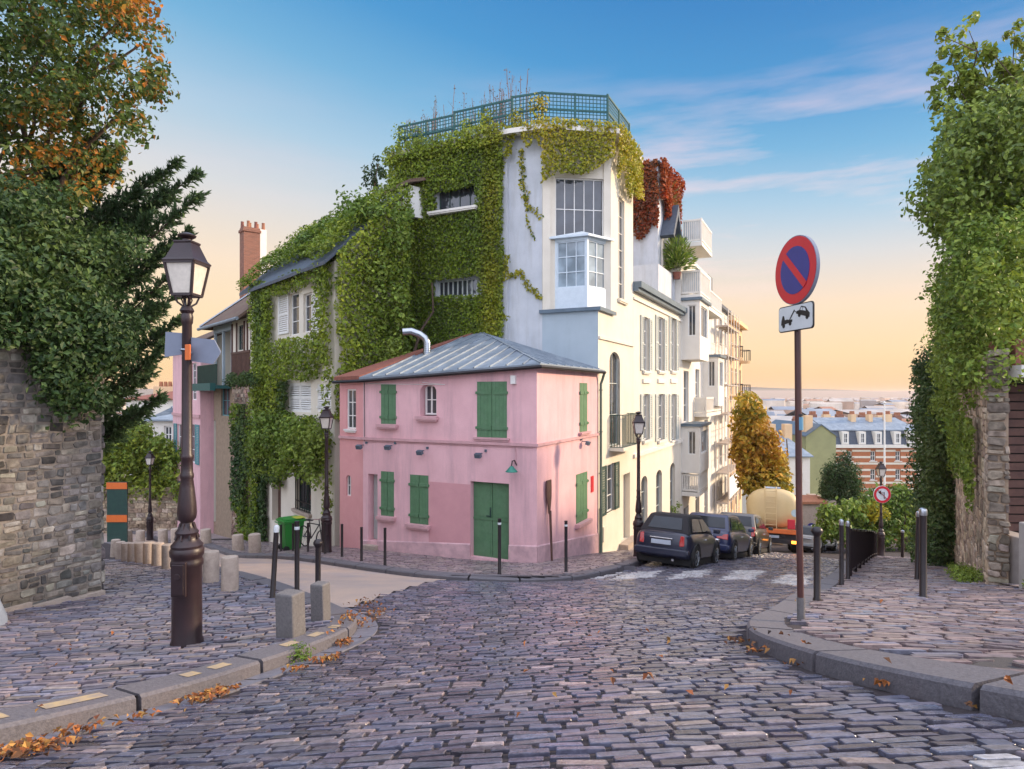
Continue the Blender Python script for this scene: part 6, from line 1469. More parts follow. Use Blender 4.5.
f = MB().box(-.35, .1, -.37, -.05, H+.112, H+.118); f.build('sticker', plain('bin_yellow', (.5, .5, .06, 1), .5), t)
for s_ in (-1, 1): MB().lathe([(.1, -.03), (.1, .03)], (s_*.24, .24, .10), 14, axis='x').build('wheel', M['rubber'], t)
x, y, z = onground(313, 20.3); t = thing('bicycle', (x, y, z), 'dark bicycle parked under the ivy behind the far bollards', 'bicycle', rz=R(-42))
def torus(mb, c, r, w, n=22, m=6):
    ring_ = [[mb.P((c[0]+(r+w*math.cos(2*math.pi*j/m))*math.cos(2*math.pi*k/n), c[1]+w*math.sin(2*math.pi*j/m), c[2]+(r+w*math.cos(2*math.pi*j/m))*math.sin(2*math.pi*k/n))) for j in range(m)] for k in range(n)]
    for k in range(n):
        for j in range(m): mb.f.append([ring_[k][j], ring_[k][(j+1) % m], ring_[(k+1) % n][(j+1) % m], ring_[(k+1) % n][j]])
for x_ in (-.52, .52):
    f = MB(); torus(f, (x_, 0, .34), .32, .02); w_ = f.build('wheel', M['rubber'], t, smooth=60); f = MB()
    for k in range(14): a = 2*math.pi*k/14; f.bar((x_, 0, .34), (x_+.31*math.cos(a), 0, .34+.31*math.sin(a)), .006)
    f.lathe([(.03, -.05), (.03, .05)], (x_, 0, .34), 8, axis='y'); f.build('spokes', M['chrome'], w_)
f = MB()
for a, b in (((-.52, .34), (-.12, .32)), ((-.12, .32), (-.2, .85)), ((-.2, .80), (.36, .82)), ((.36, .82), (-.12, .32)), ((-.52, .34), (-.19, .74)), ((.52, .34), (.35, .98))): f.tube([(a[0], 0, a[1]), (b[0], 0, b[1])], .018, 7)
f.build('frame', M['black'], t); f = MB().tube([(.30, -.27, 1.0), (.37, -.2, 1.02), (.36, 0, .99), (.37, .2, 1.02), (.30, .27, 1.0)], .014, 6); f.build('handlebar', M['chrome'], t); f = MB().box(-.34, -.08, -.07, .07, .87, .92); f.build('saddle', M['rubber'], t, bevel=.02)

# ------------------------------------------------------------------ parked cars
def loft(secs, mb, close=True):
    rings = [[mb.P(p) for p in s_] for s_ in secs]; n = len(rings[0])
    for a in range(len(rings)-1):
        for b in range(n if close else n-1): mb.f.append([rings[a][b], rings[a][(b+1) % n], rings[a+1][(b+1) % n], rings[a+1][b]])
    mb.f.append(rings[0][::-1]); mb.f.append(rings[-1])
def make_car(name, label, paint, roofm, L=3.7, W=1.69, H=1.41, soft=False, tall=0.0, group='cars parked along the kerb', lights=0):
    t = thing(name, (0, 0, 0), label, 'car', group); hw = W/2; bz = .92+tall
    # x: 0 rear bumper .. L front bumper
    st = [(-.0, .40, .70, hw-.22), (.03, .30, .84, hw-.10), (.12, .24, bz-.02, hw-.03), (.5, .20, bz+.02, hw), (1.3, .18, bz+.01, hw), (2.3, .18, bz-.02, hw), (L-.95, .20, bz-.05, hw-.005), (L-.45, .22, bz-.12, hw-.03), (L-.12, .26, .72, hw-.12), (L, .36, .60, hw-.28)]
    secs = []
    for x, zl, zt, w in st:
        zm = zl+(zt-zl)*.52
        half = [(0, zl), (w*.8, zl), (w-.03, zl+.06), (w, zm), (w-.02, zm+(zt-zm)*.55), (w-.07, zt-.01), (w*.72, zt+.03), (0, zt+.045)]
        secs.append([(x, -a, b) for a, b in half]+[(x, a, b) for a, b in half[-2:0:-1]])
    f = MB(); loft(secs, f); body = f.build('body', paint, t, smooth=38)
    md = body.modifiers.new('sub', 'SUBSURF'); md.levels = 1; md.render_levels = 1
    xr0, xr1, xf1, xf0 = .16, .62 if not soft else .55, L*.555, L*.76
    zb_ = bz+.0; wb, wr = hw-.10, hw-.27
    cs = []
    for x, w, z in ((xr0, wb, zb_), (xr1, wr, H-.03), ((xr1+xf1)/2, wr+.01, H), (xf1, wr, H-.03), (xf0, wb-.02, zb_-.03)): cs.append((x, w, z))
    f = MB(); A_ = [[f.P((x, -w, z)), f.P((x, w, z))] for x, w, z in cs]; 
    B_ = [[f.P((x, -(wb), zb_-.08)), f.P((x, wb, zb_-.08))] for x in (xr0, xr1, (xr1+xf1)/2, xf1, xf0)]
    for k in range(4):
        f.f.append([A_[k][0], A_[k][1], A_[k+1][1], A_[k+1][0]])
        for s_ in (0, 1): f.f.append([B_[k][s_], B_[k+1][s_], A_[k+1][s_], A_[k][s_]])
    f.f.append([B_[0][0], A_[0][0], A_[0][1], B_[0][1]]); f.f.append([B_[4][0], A_[4][0], A_[4][1], B_[4][1]])
    cab = f.build('roof', roofm, t, smooth=50, bevel=.06)
    def pane(p, lift=.012, parent=cab, mat='carglass', nm='window'):
        p = [Vector(q) for q in p]; n = (p[1]-p[0]).cross(p[2]-p[0]).normalized(); c = sum(p, Vector())/len(p)
        if n.dot(c-Vector((L*.45, 0, 1.0))) < 0: n = -n
        f = MB(); f.prism([tuple(q+n*.002) for q in p], n*lift); return f.build(nm, M[mat], parent, bevel=.004)
    lerp = lambda a, b, k: a+(b-a)*k
    def cabpt(k0, k1, x, v, s_):                                            # point on the side glass plane
        z = lerp(zb_+.02, H-.10, v); w = lerp(wb-.005, wr+.005, (z-zb_)/(H-.03-zb_)); return (x, s_*w, z)
    a, b = .10, .82
    e = lambda k: (lerp(xr0, xr1, k), lerp(wb, wr, k), lerp(zb_, H-.03, k)); q0, q1 = e(a+.05), e(b)
    m_ = .82 if not soft else .70
    pane([(q0[0], -q0[1]*m_, q0[2]), (q0[0], q0[1]*m_, q0[2]), (q1[0], q1[1]*m_*1.02, q1[2]), (q1[0], -q1[1]*m_*1.02, q1[2])], nm='rear_window')
    e = lambda k: (lerp(xf0, xf1, k), lerp(wb, wr, k), lerp(zb_-.03, H-.03, k)); q0, q1 = e(.08), e(.9)
    pane([(q0[0], -q0[1]*.9, q0[2]), (q0[0], q0[1]*.9, q0[2]), (q1[0], q1[1]*.92, q1[2]), (q1[0], -q1[1]*.92, q1[2])], nm='windscreen')
    for s_ in (-1, 1):
        xm = L*.42
        pane([cabpt(0, 0, xm+.04, 0.04, s_), cabpt(0, 0, xf0-.20, 0.04, s_), cabpt(0, 0, xf1-.03, .95, s_), cabpt(0, 0, xm+.04, .95, s_)], nm='side_window')
        pane([cabpt(0, 0, xr0+.30, 0.04, s_), cabpt(0, 0, xm-.04, 0.04, s_), cabpt(0, 0, xm-.04, .95, s_), cabpt(0, 0, xr1+.18, .95, s_)], nm='side_window')
        f = MB(); f.obox((xf0-.22, s_*(hw+.06), bz+.06), (.06, 0, 0), (0, .09, 0), (0, 0, .06)); f.build('mirror', paint, t, bevel=.025)
        f = MB(); f.obox((xm+.16, s_*(hw-.012), bz-.16), (.09, 0, 0), (0, .02, 0), (0, 0, .014)); f.build('door_handle', M['chrome'], t)
        f = MB()
        if lights == 0: pts = [(.055, .18, .60), (.055, .30, .58), (.075, .32, .72), (.085, .28, .86), (.075, .19, .84)]
        elif lights == 1: pts = [(.05, .12, .66), (.05, .46, .69), (.09, .48, .80), (.10, .12, .84)]
        else: pts = [(.06, .12, .68), (.06, .26, .66), (.14, .24, 1.02), (.14, .13, 1.02)]
        f.prism([(x-.06, s_*(hw-yv), z+tall*.6) for x, yv, z in pts], (.12, 0, 0)); f.build('tail_light', M['taillight'], t, bevel=.015)
        f = MB().box(L-.22, L-.06, s_*(hw-.18)-.11, s_*(hw-.18)+.11, .60, .74); f.build('headlight', M['chrome'], t, bevel=.03)
    for x in (.60, L-.68):
        for s_ in (-1, 1):
            y = s_*(hw-.10)
            f = MB().lathe([(.18, -.10), (.285, -.095), (.305, -.07), (.305, .07), (.285, .095), (.18, .10)], (x, y, .305), 22, axis='y'); wl_ = f.build('wheel', M['rubber'], t, smooth=40)
            f = MB().lathe([(.19, s_*.06), (.20, s_*.105), (.185, s_*.11), (.17, s_*.085), (.05, s_*.095), (.02, s_*.10)], (x, y, .305), 20, axis='y')
            for k in range(5): a = 2*math.pi*k/5; f.bar((x, y+s_*.098, .305), (x+.18*math.cos(a), y+s_*.105, .305+.18*math.sin(a)), .05, .02)
            f.build('rim', M['steel'], wl_, smooth=40)
            f = MB()
            for k in range(13):
                a0, a1 = math.pi*k/13, math.pi*(k+1)/13
                f.poly([(x+.31*math.cos(a0), s_*(hw+.004), .305+.31*math.sin(a0)), (x+.31*math.cos(a1), s_*(hw+.004), .305+.31*math.sin(a1)), (x+.385*math.cos(a1), s_*(hw+.006), .305+.385*math.sin(a1)), (x+.385*math.cos(a0), s_*(hw+.006), .305+.385*math.sin(a0))])
                f.poly([(x+.385*math.cos(a0), s_*(hw+.006), .305+.385*math.sin(a0)), (x+.385*math.cos(a1), s_*(hw+.006), .305+.385*math.sin(a1)), (x+.385*math.cos(a1), s_*(hw-.05), .305+.385*math.sin(a1)), (x+.385*math.cos(a0), s_*(hw-.05), .305+.385*math.sin(a0))])
            f.build('wheel_arch', M['rubber'], t)
    f = MB().box(-.075, .06, -hw+.10, hw-.10, .32, .52); f.box(-.06, .1, -hw+.05, hw-.05, .36, .50); f.build('bumper', paint, t, bevel=.04)
    f = MB().box(-.055, .0, -.26, .26, .60+tall*.6, .715+tall*.6) if lights != 1 else MB().box(-.085, -.05, -.26, .26, .36, .475); f.build('number_plate', M['plate'], t, bevel=.008)
    f = MB().box(-.06, .03, -.30, .30, .745+tall*.6, .775+tall*.6); f.build('boot_trim', M['chrome'], t, bevel=.008)
    f = MB().box(.3, L-.3, -hw+.08, hw-.08, .10, .24); f.build('underbody', M['rubber'], t)
    for y in (-.35,): MB().lathe([(.03, -.1), (.035, 0)], (-.02, y, .24), 10, axis='x').build('exhaust', M['chrome'], t)
    return t
def paintm(name, c, coat=.35): 
    m = plain(name, c, rough=.32, spec=.5, coat=coat, noise=.1); m.node_tree.nodes['Principled BSDF'].inputs['Coat Roughness'].default_value = .06; return m
navy = paintm('navy_paint', (.007, .010, .030, 1)); navy2 = paintm('blue_paint', (.016, .026, .085, 1)); blackp = paintm('black_paint', (.012, .012, .014, 1)); silver = paintm('silver_paint', (.42, .42, .42, 1)); whitep = paintm('white_car_paint', (.7, .69, .66, 1))
greyp = paintm('grey_paint', (.12, .12, .125, 1))
fabric = plain('black_fabric', (.016, .015, .018, 1), rough=.85)
def park(t, k, off, rot=0.0, pit=None):
    """k metres down the street, off metres out from the line of the house fronts"""
    P = S(k, -off); Q_ = S(k+3.7, -off); a, b = gz(*P), gz(*Q_); t.location = (float(P[0]), float(P[1]), a+.012); t.rotation_euler = (0, math.atan2(a-b, 3.7), SROT+rot)
c1 = make_car('parked_car', 'dark blue soft top car, nearest of the cars parked along the kerb', navy, fabric, L=3.4, W=1.55, H=1.40, soft=True); park(c1, .95, 3.05, R(-5))
c2 = make_car('parked_car', 'blue hatchback with a broad red lamp, parked second behind the soft top car', navy2, navy2, L=4.1, W=1.72, H=1.44, lights=1); park(c2, 5.0, 3.42, R(-4))
c3 = make_car('parked_car', 'black tall hatchback with a paler grey roof, third in the parked row', blackp, greyp, L=4.2, W=1.76, H=1.56, tall=.06, lights=2); park(c3, 9.9, 3.7, R(-3))
c4 = make_car('parked_car', 'pale silver car at the far end of the parked row, before the tanker', silver, silver, L=4.1, W=1.7, H=1.46, lights=1); park(c4, 15.2, 3.5)
c5 = make_car('parked_car', 'small white car far down the street right of the tanker lorry', whitep, whitep, L=3.8, W=1.66, H=1.45); c5.location = onground(820, 38, False); c5.rotation_euler = (0, R(10), R(62))
c6 = make_car('parked_car', 'dark grey car half hidden behind the sign pole beside the tanker', silver, blackp, L=4.1, W=1.72, H=1.47, lights=1); c6.location = onground(805, 35, False); c6.rotation_euler = (0, R(11), R(62))

# ------------------------------------------------------------------ tanker lorry
P = onground(773, 30.0, False); t = thing('tanker_lorry', P, 'cream tanker lorry with orange rear bumper going down the street', 'lorry', rz=SROT+R(5), pitch=R(11))
tan = pm('tank_paint', (.66, .50, .26, 1), (.60, .45, .23, 1), scale=1.5, rough=.38, wear=.3, wearc=(.45, .34, .18, 1))
def ell(x, ry, rz_, cz, n=24): return [(x, ry*math.copysign(abs(math.cos(2*math.pi*k/n))**.8, math.cos(2*math.pi*k/n)), cz+rz_*math.copysign(abs(math.sin(2*math.pi*k/n))**.8, math.sin(2*math.pi*k/n))) for k in range(n)]
f = MB(); loft([ell(-.05, .5, .35, 2.05), ell(.0, .92, .68, 2.05), ell(.15, 1.12, .88, 2.05), ell(.4, 1.2, .95, 2.05), ell(5.0, 1.2, .95, 2.05), ell(5.3, 1.0, .8, 2.05)], f); tank = f.build('tank', tan, t, smooth=50)
f = MB()
for y in (-.15, .35): f.tube([(-.16, y, 1.1), (-.16, y, 2.9), (.3, y, 3.06)], .022, 6)
for k in range(7): f.tube([(-.16, -.15, 1.25+k*.26), (-.16, .35, 1.25+k*.26)], .016, 6)
f.build('ladder', tan, tank); f = MB().box(.3, 4.8, -.35, .35, 2.98, 3.05); f.build('walkway', M['steel'], tank)
f = MB().box(-.22, .1, -1.2, 1.2, .86, 1.08); f.build('bumper', M['orange'], t, bevel=.03)
f = MB().box(.1, 7.2, -.5, .5, .62, .95); f.box(-.15, .1, -1.15, 1.15, .42, .62); f.box(.2, 1.2, -1.0, 1.0, .5, .86); f.build('chassis', M['black'], t, bevel=.02)
f = MB().box(5.5, 7.3, -1.2, 1.2, .6, 2.75); cab = f.build('cab', tan, t, bevel=.12); f = MB().box(7.301, 7.33, -1.0, 1.0, 1.6, 2.4); f.build('windscreen', M['carglass'], cab)
for x in (1.1, 2.4, 6.3):
    for s_ in (-1, 1):
        f = MB().lathe([(.25, -.16), (.46, -.15), (.5, -.11), (.5, .11), (.46, .15), (.25, .16)], (x, s_*1.0, .5), 22, axis='y'); w_ = f.build('wheel', M['rubber'], t, smooth=40); f = MB().lathe([(.26, s_*.1), (.27, s_*.165), (.1, s_*.12)], (x, s_*1.0, .5), 18, axis='y'); f.build('rim', M['steel'], w_, smooth=40)
for s_ in (-1, 1):
    f = MB().box(-.26, -.2, s_*.95-.16, s_*.95+.16, .45, .58); f.build('tail_light', M['taillight'] if s_ > 0 else glow('lit_orange', (1.0, .30, .03, 1), 4.0), t, bevel=.01)
    f = MB().box(.9, 1.5, s_*1.0-.18, s_*1.0+.18, 1.03, 1.08); f.build('mudguard', M['black'], t)
f = MB().box(-.28, -.18, -.95, -.62, 1.1, 1.55); f.build('warning_box', M['signred'], t, bevel=.03); f = MB().lathe([(.17, -.3), (.16, -.27)], (0, -.95, 1.85), 16, axis='x'); f.build('round_badge', plain('pale_badge', (.5, .62, .66, 1), .5), t)
f = MB().box(-.2, -.16, -.26, .26, .66, .78); f.build('number_plate', M['plate'], t)
# ------------------------------------------------------------------ old garden walls
G_DARK = [(.022,.052,.016),(.036,.078,.022),(.056,.106,.03),(.09,.145,.036)]
G_MID = [(0.06, 0.115, 0.02), (0.105, 0.18, 0.026), (0.165, 0.255, 0.036), (0.25, 0.32, 0.046)]
G_IVY = [(0.09, 0.15, 0.016), (0.16, 0.235, 0.02), (0.24, 0.31, 0.026), (0.33, 0.37, 0.034)]
G_YEL = [(0.2, 0.24, 0.016), (0.33, 0.32, 0.02), (0.42, 0.36, 0.024), (0.5, 0.36, 0.028)]
G_AUT = [(0.05, 0.09, 0.02), (0.08, 0.125, 0.024), (0.13, 0.15, 0.024), (0.34, 0.19, 0.024), (0.44, 0.16, 0.02)]
G_RED = [(.22, .03, .012), (.34, .055, .014), (.42, .10, .02), (.16, .035, .018)]

WA = v2(-6.35, 9.9)
def wall_thing(name, P0, d, out, L, zt, thick, label, cols, mort, zoff=.12, rh=.11, rl=.17, wts=None, h=.020, base=-5.5, var=.18):
    """free-standing rubble wall: core, face stones and a coping"""
    zb_ = gz(*P0); t = thing(name, (float(P0[0]), float(P0[1]), zb_), label, 'wall'); t['zb'] = zb_
    loc = lambda u, w, z: (d[0]*u+out[0]*w, d[1]*u+out[1]*w, z)
    f = MB(loc); f.box(0, L, -thick, 0, base, zt); part('core', f, M[mort], t)
    rubble('face_stones', loc, 0, L, base+.5, zt, [], cols, t, zb_, rh, rl, h, 0, wts, var)
    return t, loc
W_GREY = [(.24, .22, .20), (.30, .275, .24), (.18, .168, .155), (.40, .36, .30), (.12, .112, .105), (.25, .215, .175)]
W_WARM = [(.52, .40, .28), (.45, .34, .24), (.60, .48, .35), (.36, .27, .20), (.48, .39, .30)]
tL, locL = wall_thing('rubble_wall', WA, -SD, v2(SD[1], -SD[0]), 6.5, .8, .5, 'tall old grey rubble wall on the left pavement, overhung by dark leaves', W_GREY, 'wallmortar', base=-4.2)
f = MB(lambda u, w, z: locL(u, w, z)); 
for k in range(13):
    a, b = .5*k, .5*k+.5; za = gz(*(WA-SD*(a+.25)+v2(.896, -.443)*.1))+PV; f.poly_box(lambda u, w, z: (u, w, z), a, b-.006, 0, .10+.02*math.sin(k*2.1), za-.3, za+.05)
part('footing', f, M['limestone'], tL)
# its return along the side street
loc2 = lambda u, w, z: (QD[0]*u-QO[0]*w, QD[1]*u-QO[1]*w, z)
f = MB(loc2); f.box(.05, 9, -.5, 0, -5.6, .79); part('return_core', f, M['wallmortar'], tL)
rubble('return_stones', loc2, .0, 4, -4.4, .78, [], W_GREY, tL, gz(*WA), .17, .3, .05)
RWA = v2(8.0, 10.75); RWD = v2(5.0, 8.1); RWD = RWD/np.linalg.norm(RWD); RWO = v2(-RWD[1], RWD[0])
tR, locR = wall_thing('stone_wall', RWA, RWD, RWO, 15, .6, .27, 'high warm stone garden wall on the right with ivy pouring over it', W_WARM, 'warmmortar', rh=.2, rl=.3, base=-8.0, h=.03, var=.15)
locE = lambda u, w, z: (-RWO[0]*u-RWD[0]*w, -RWO[1]*u-RWD[1]*w, z)
rubble('end_stones', locE, -.02, .29, -3.9, .6, [], [(.27, .23, .18), (.19, .16, .13), (.34, .28, .22)], tR, gz(*RWA), .12, .2, .06)
# gateway at the right edge of the frame
GX, GZ = 8.26, 10.95; gzb = gz(GX, GZ); t = thing('gateway', (GX, GZ, gzb), 'dark timber gate in a recess under a white lintel at the right edge', 'gate'); t['zb'] = gzb
f = MB()
for k in range(22): z = gzb+.15+k*.155; f.box(.55, 2.8, .50, .54, z, z+.13)
part('gate_board', f, M['wood'], t); f = MB().box(.6, 2.8, .56, .7, gzb-.3, .45); part('gate_back', f, M['darkroom'], t)
f = MB().box(.10, 2.8, -.45, .45, .26, .46); part('lintel', f, M['white'], t); f = MB().box(.12, 2.8, -.3, .4, .46, .9); part('brick_course', f, M['tile'], t)
f = MB(); x0, x1 = .04, .34; f.box(x0, x1, -.50, .10, gzb-.3, gzb+1.02); part('concrete_jamb', f, pm('concrete', (.36, .32, .29, 1), (.28, .25, .23, 1), scale=3, rough=.9, bump=.2, wear=.5, wearc=(.2, .17, .16, 1)), t, bevel=.015)
px_, pz_ = 7.93, 9.75; o = MB().box(-.02, .5, -.2, .25, -.2, 1.0).build('gate_pier', pm('pier_concrete', (.36, .33, .30, 1), (.28, .26, .24, 1), scale=3, rough=.9, bump=.2), bevel=.02); o.location = (px_, pz_, gz(px_, pz_)+PV); tag(o, 'low concrete pier standing on the pavement at the right edge', 'pier')
RAMP = sheet('gate_ramp_pavement', [(7.75, 9.2), (8.2, 10.9), (9.9, 11.2), (9.9, 9.2)], PV+.03, .12, M['farpave'])

# ------------------------------------------------------------------ leaf sheets and crowns
def sheet_leaves(loc, u0, u1, z0, z1, dens, thick, holes=(), seed=1, edge=.35, bulge=.6, keep=None, soft=True):
    """leaves over a wall plane; returns points and outward normals in the frame of loc"""
    n = int((u1-u0)*(z1-z0)*dens); u = rng.uniform(u0, u1, n); z = rng.uniform(z0, z1, n)
    P2 = np.stack([u, z, np.zeros(n)], 1); e = vnoise(P2, 2.2, seed)*edge
    ok = (u > u0+np.abs(e)*.6) & (u < u1-np.abs(e)*.6) & (z > z0+np.abs(e)) & (z < z1-np.abs(e)*.3)
    for a, b, c, d in holes: ok &= ~((u > a+e*.25) & (u < b-e*.25) & (z > c+e*.25) & (z < d-e*.35))
    if keep is not None: ok &= keep(u, z, e)
    u, z, P2 = u[ok], z[ok], P2[ok]; w = thick*(.35+bulge*(vnoise(P2, 1.5, seed+3)*.5+.5)+.25*(vnoise(P2, 5.0, seed+5)*.5+.5))*rng.uniform(.25, 1.0, len(u))
    P = np.array([loc(a, b, c) for a, b, c in zip(u, w, z)], float); o = np.array(loc(0, 1, 0))-np.array(loc(0, 0, 0))
    N = o[None, :]*1.0+rng.normal(0, .55, P.shape)+np.array([0, 0, .45]); return P, N
def to_world(T_, P, N):
    m = np.array(T_.matrix_basis)[:3, :3]; zb_ = T_['zb']; Q_ = P.copy(); Q_[:, 2] -= zb_
    return Q_@m.T+np.array(T_.location), N@m.T
def plant(name, label, cat, P, N, size, tint, group=None, aspect=.62, bend=.25, mat=None):
    o = leafobj(name, P, N, size, tint, mat=mat, aspect=aspect, bend=bend); return tag(o, label, cat, group)
def bsel(loc, T_, **k): return to_world(T_, *sheet_leaves(loc, **k))

bpy.context.view_layer.update()
for T_ in (T, T2, T3, T4, T7, T8): T_.rotation_mode = 'XYZ'
# -- the ivy clad side of the corner house
P1, N1 = bsel(L2b.loc, T2, u0=3.4, u1=8.45, z0=-1.5, z1=9.3, dens=900, thick=.40, holes=[(wa_up[0], wa_up[1]-.02, wa_up[2], wa_up[3]-.15), (wa_lo[0], wa_lo[1], wa_lo[2], wa_lo[3])], seed=4, edge=.2)
C1 = leafcol(P1, G_IVY, 2, 1.0); yl = np.exp(-((P1[:, 0]+.75)/.35)**2)[:, None]*.6; C1 = C1*(1-yl)+leafcol(P1, G_YEL, 3, 2.0)*yl
o = plant('wall_ivy', 'thick green ivy covering the left side wall of the tall corner house', 'ivy', P1, N1, rng.uniform(.07, .16, len(P1)), C1)
# -- garland along the cornice and strands hanging down
Ps, Ns = [], []
def add(p, n): Ps.append(p); Ns.append(n)
add(*bsel(lambda u, w, z: L2b.loc(u, w+.28, z), T2, u0=3.2, u1=8.5, z0=8.75, z1=9.55, dens=420, thick=.28, seed=9, edge=.25))
def ragged(lo, hi, seed, f=3.0):
    def k(u, z, e): return z > lo+(hi-lo)*(vnoise(np.stack([u, np.zeros_like(u), np.zeros_like(u)], 1), f, seed)*.5+.5)
    return k
add(*bsel(lambda u, w, z: L2.loc(u, w+.20, z), T2, u0=1.9, u1=3.4, z0=7.0, z1=9.45, dens=420, thick=.30, seed=11, edge=.1, keep=ragged(7.3, 9.2, 12, 6)))
add(*bsel(lambda u, w, z: CWl.loc(u, w+.22, z), T2, u0=-.1, u1=CLEN+.1, z0=6.4, z1=9.5, dens=520, thick=.34, seed=13, edge=.1, keep=ragged(6.7, 8.6, 14, 5)))
add(*bsel(lambda u, w, z: R2.loc(u, w+.22, z), T2, u0=6.3, u1=9.45, z0=6.6, z1=9.5, dens=460, thick=.30, seed=15, edge=.1, keep=ragged(6.9, 8.7, 16, 4)))
# tufts growing up through the trellis
for (t_, n_, zt_, r_) in ((4.95, 7.9, 10.1, .5), (4.95, 7.2, 9.9, .4), (4.9, 5.0, 9.8, .35), (4.9, 4.2, 10.0, .4), (5.0, 3.0, 9.8, .45), (5.1, 2.2, 10.2, .4), (5.0, 8.3, 9.2, .55), (5.0, 8.4, 8.2, .5), (9.3, .2, 9.8, .3)):
    p, n = clumps([(t_-o2, n_, zt_), (t_-o2, n_, zt_-.4)], r_, 110, 1.0); add(*to_world(T2, p, n))
Pg, Ng = np.vstack(Ps), np.vstack(Ns); mixf = np.clip((Pg[:, 0]+1.6)/2.6, 0, 1)[:, None]
Cg = leafcol(Pg, G_IVY, 5, 1.4)*(1-mixf)+leafcol(Pg, G_YEL, 6, 1.6)*mixf
plant('hanging_creeper', 'yellowing creeper garland spilling over the cornice of the corner house', 'creeper', Pg, Ng, rng.uniform(.09, .16, len(Pg)), Cg)
# loose stems below it
def strand(loc, T_, pts, dens=60, r=.10):
    mb = MB(); pts3 = [np.array(loc(u, .04, z)) for u, z in pts]; P = []
    for a, b in zip(pts3[:-1], pts3[1:]):
        k = max(2, int(np.linalg.norm(b-a)*dens)); s_ = rng.uniform(0, 1, k)[:, None]; P.append(a+(b-a)*s_+rng.normal(0, r*.5, (k, 3)))
    mb.tube([tuple(p) for p in pts3], .018, 5); P = np.vstack(P); N = rng.normal(0, .6, P.shape)+(np.array(loc(0, 1, 0))-np.array(loc(0, 0, 0))); return mb, P, N
su = lambda W_, *pp: [(W_.u(x), W_.z(x, y)) for x, y in pp]
allP, allN, mbs = [], [], []
for W_, pp, d_, r_ in ((L2b, ((490, 150), (491, 200), (489, 250), (491, 300), (489, 345)), 190, .22), (L2b, ((503, 158), (501, 192)), 90, .10), (L2, ((522, 150), (524, 190), (530, 208), (541, 217)), 120, .14), (L2, ((526, 195), (528, 225), (536, 240)), 40, .06),
                  (L2b, ((493, 284), (505, 280), (506, 262), (507, 256)), 150, .13), (L2, ((506, 279), (520, 272), (530, 288), (542, 298)), 130, .12), (L2b, ((491, 308), (508, 318)), 90, .09)):
    mb, p, n = strand(W_.loc, T2, su(W_, *pp), d_, r_); mbs.append(mb); p, n = to_world(T2, p, n); allP.append(p); allN.append(n)
Pq, Nq = np.vstack(allP), np.vstack(allN); oq = plant('trailing_creeper', 'thin trailing creeper stems on the bluish side wall above the pink roof', 'creeper', Pq, Nq, rng.uniform(.08, .14, len(Pq)), leafcol(Pq, G_YEL[:3]+G_IVY[:1], 3, 3.0))
# -- plants of the roof terrace
mb = MB(); PP = []
for k in range(60):
    n_ = rng.uniform(2.6, 8.0); b = np.array([5.5-o2+rng.uniform(-.3, .6), n_, 9.3]); h = rng.uniform(1.3, 2.5)*(1 if n_ < 7 else .75); q = b+np.array([rng.normal(0, .12), rng.normal(0, .12), h])
    mb.tube([tuple(b), tuple((b+q)/2+rng.normal(0, .04, 3)), tuple(q)], [.022, .016, .009], 4)
    for j in range(3): e = b+(q-b)*rng.uniform(.4, .95); mb.tube([tuple(e), tuple(e+np.array([rng.normal(0, .12), rng.normal(0, .12), rng.uniform(.1, .3)]))], .005, 3)
    PP.append(b+(q-b)*rng.uniform(.35, 1.0, (16, 1))+rng.normal(0, .07, (16, 3)))
PP = np.vstack(PP); tt = thing('terrace_plants', (0, 0, 0), 'row of tall feathery plants on the roof terrace behind the green trellis', 'plants'); tt.location = T2.location; tt.rotation_euler = T2.rotation_euler; tt['zb'] = T2['zb']
part('stems', mb, pm('dry_stem', (.25, .16, .13, 1), (.18, .12, .09, 1), scale=5, rough=.9), tt); P_ = PP.copy(); P_[:, 2] -= T2['zb']
leafobj('foliage', P_, rng.normal(0, 1, P_.shape), rng.uniform(.05, .09, len(P_)), leafcol(P_, [(.06, .09, .03), (.16, .12, .07), (.26, .15, .12)], 4), origin=(0, 0, 0), parent=tt)
mb = MB(); b = np.array([5.6-o2, 9.6, 8.4]); mb.tube([tuple(b), tuple(b+np.array([0, .1, 2.4]))], [.05, .02], 6)
# -- ivy house: roof mass, walls, awning of vine, bushy wisteria between the houses
roofw = lambda u, w, z: (u+.1, .45-(3.1)*((z-EZ7)/(2.9))+w*.6, z+w*.8)
EZ7 = 4.30; Ps, Ns = [], []
P_, N_ = sheet_leaves(roofw, -.4, 8.7, EZ7, 7.35, 330, .75, seed=21, edge=.3, holes=[(IW.u(320), IW.u(262), EZ7-.5, EZ7+.55)]); add(*to_world(T7, P_, N_))
hw_ = [IW.rect(277, 323, 289, 338), IW.rect(286, 333, 379, 415), IW.rect(265, 333, 425, 545)]
add(*bsel(IW.loc, T7, u0=-.3, u1=7.9, z0=-6.6, z1=4.5, dens=330, thick=.55, holes=[hw_[0], hw_[1], (IW.u(333), IW.u(264), -8, IW.z(300, 446)), (IW.u(333), IW.u(322), -8, 1)], seed=23, edge=.5))
add(*bsel(lambda u, w, z: (-w, -u, z), T7, u0=-.1, u1=2.8, z0=-1.0, z1=7.5, dens=420, thick=.6, seed=25, edge=.25, keep=lambda u, z, e: z < 4.5+1.12*u+.2))
Pv, Nv = np.vstack(Ps[-3:]), np.vstack(Ns[-3:])
plant('house_ivy', 'dense green ivy over the roof and front of the house left of the pink one', 'ivy', Pv, Nv, rng.uniform(.09, .18, len(Pv)), leafcol(Pv, G_IVY, 7, .9))
C = []
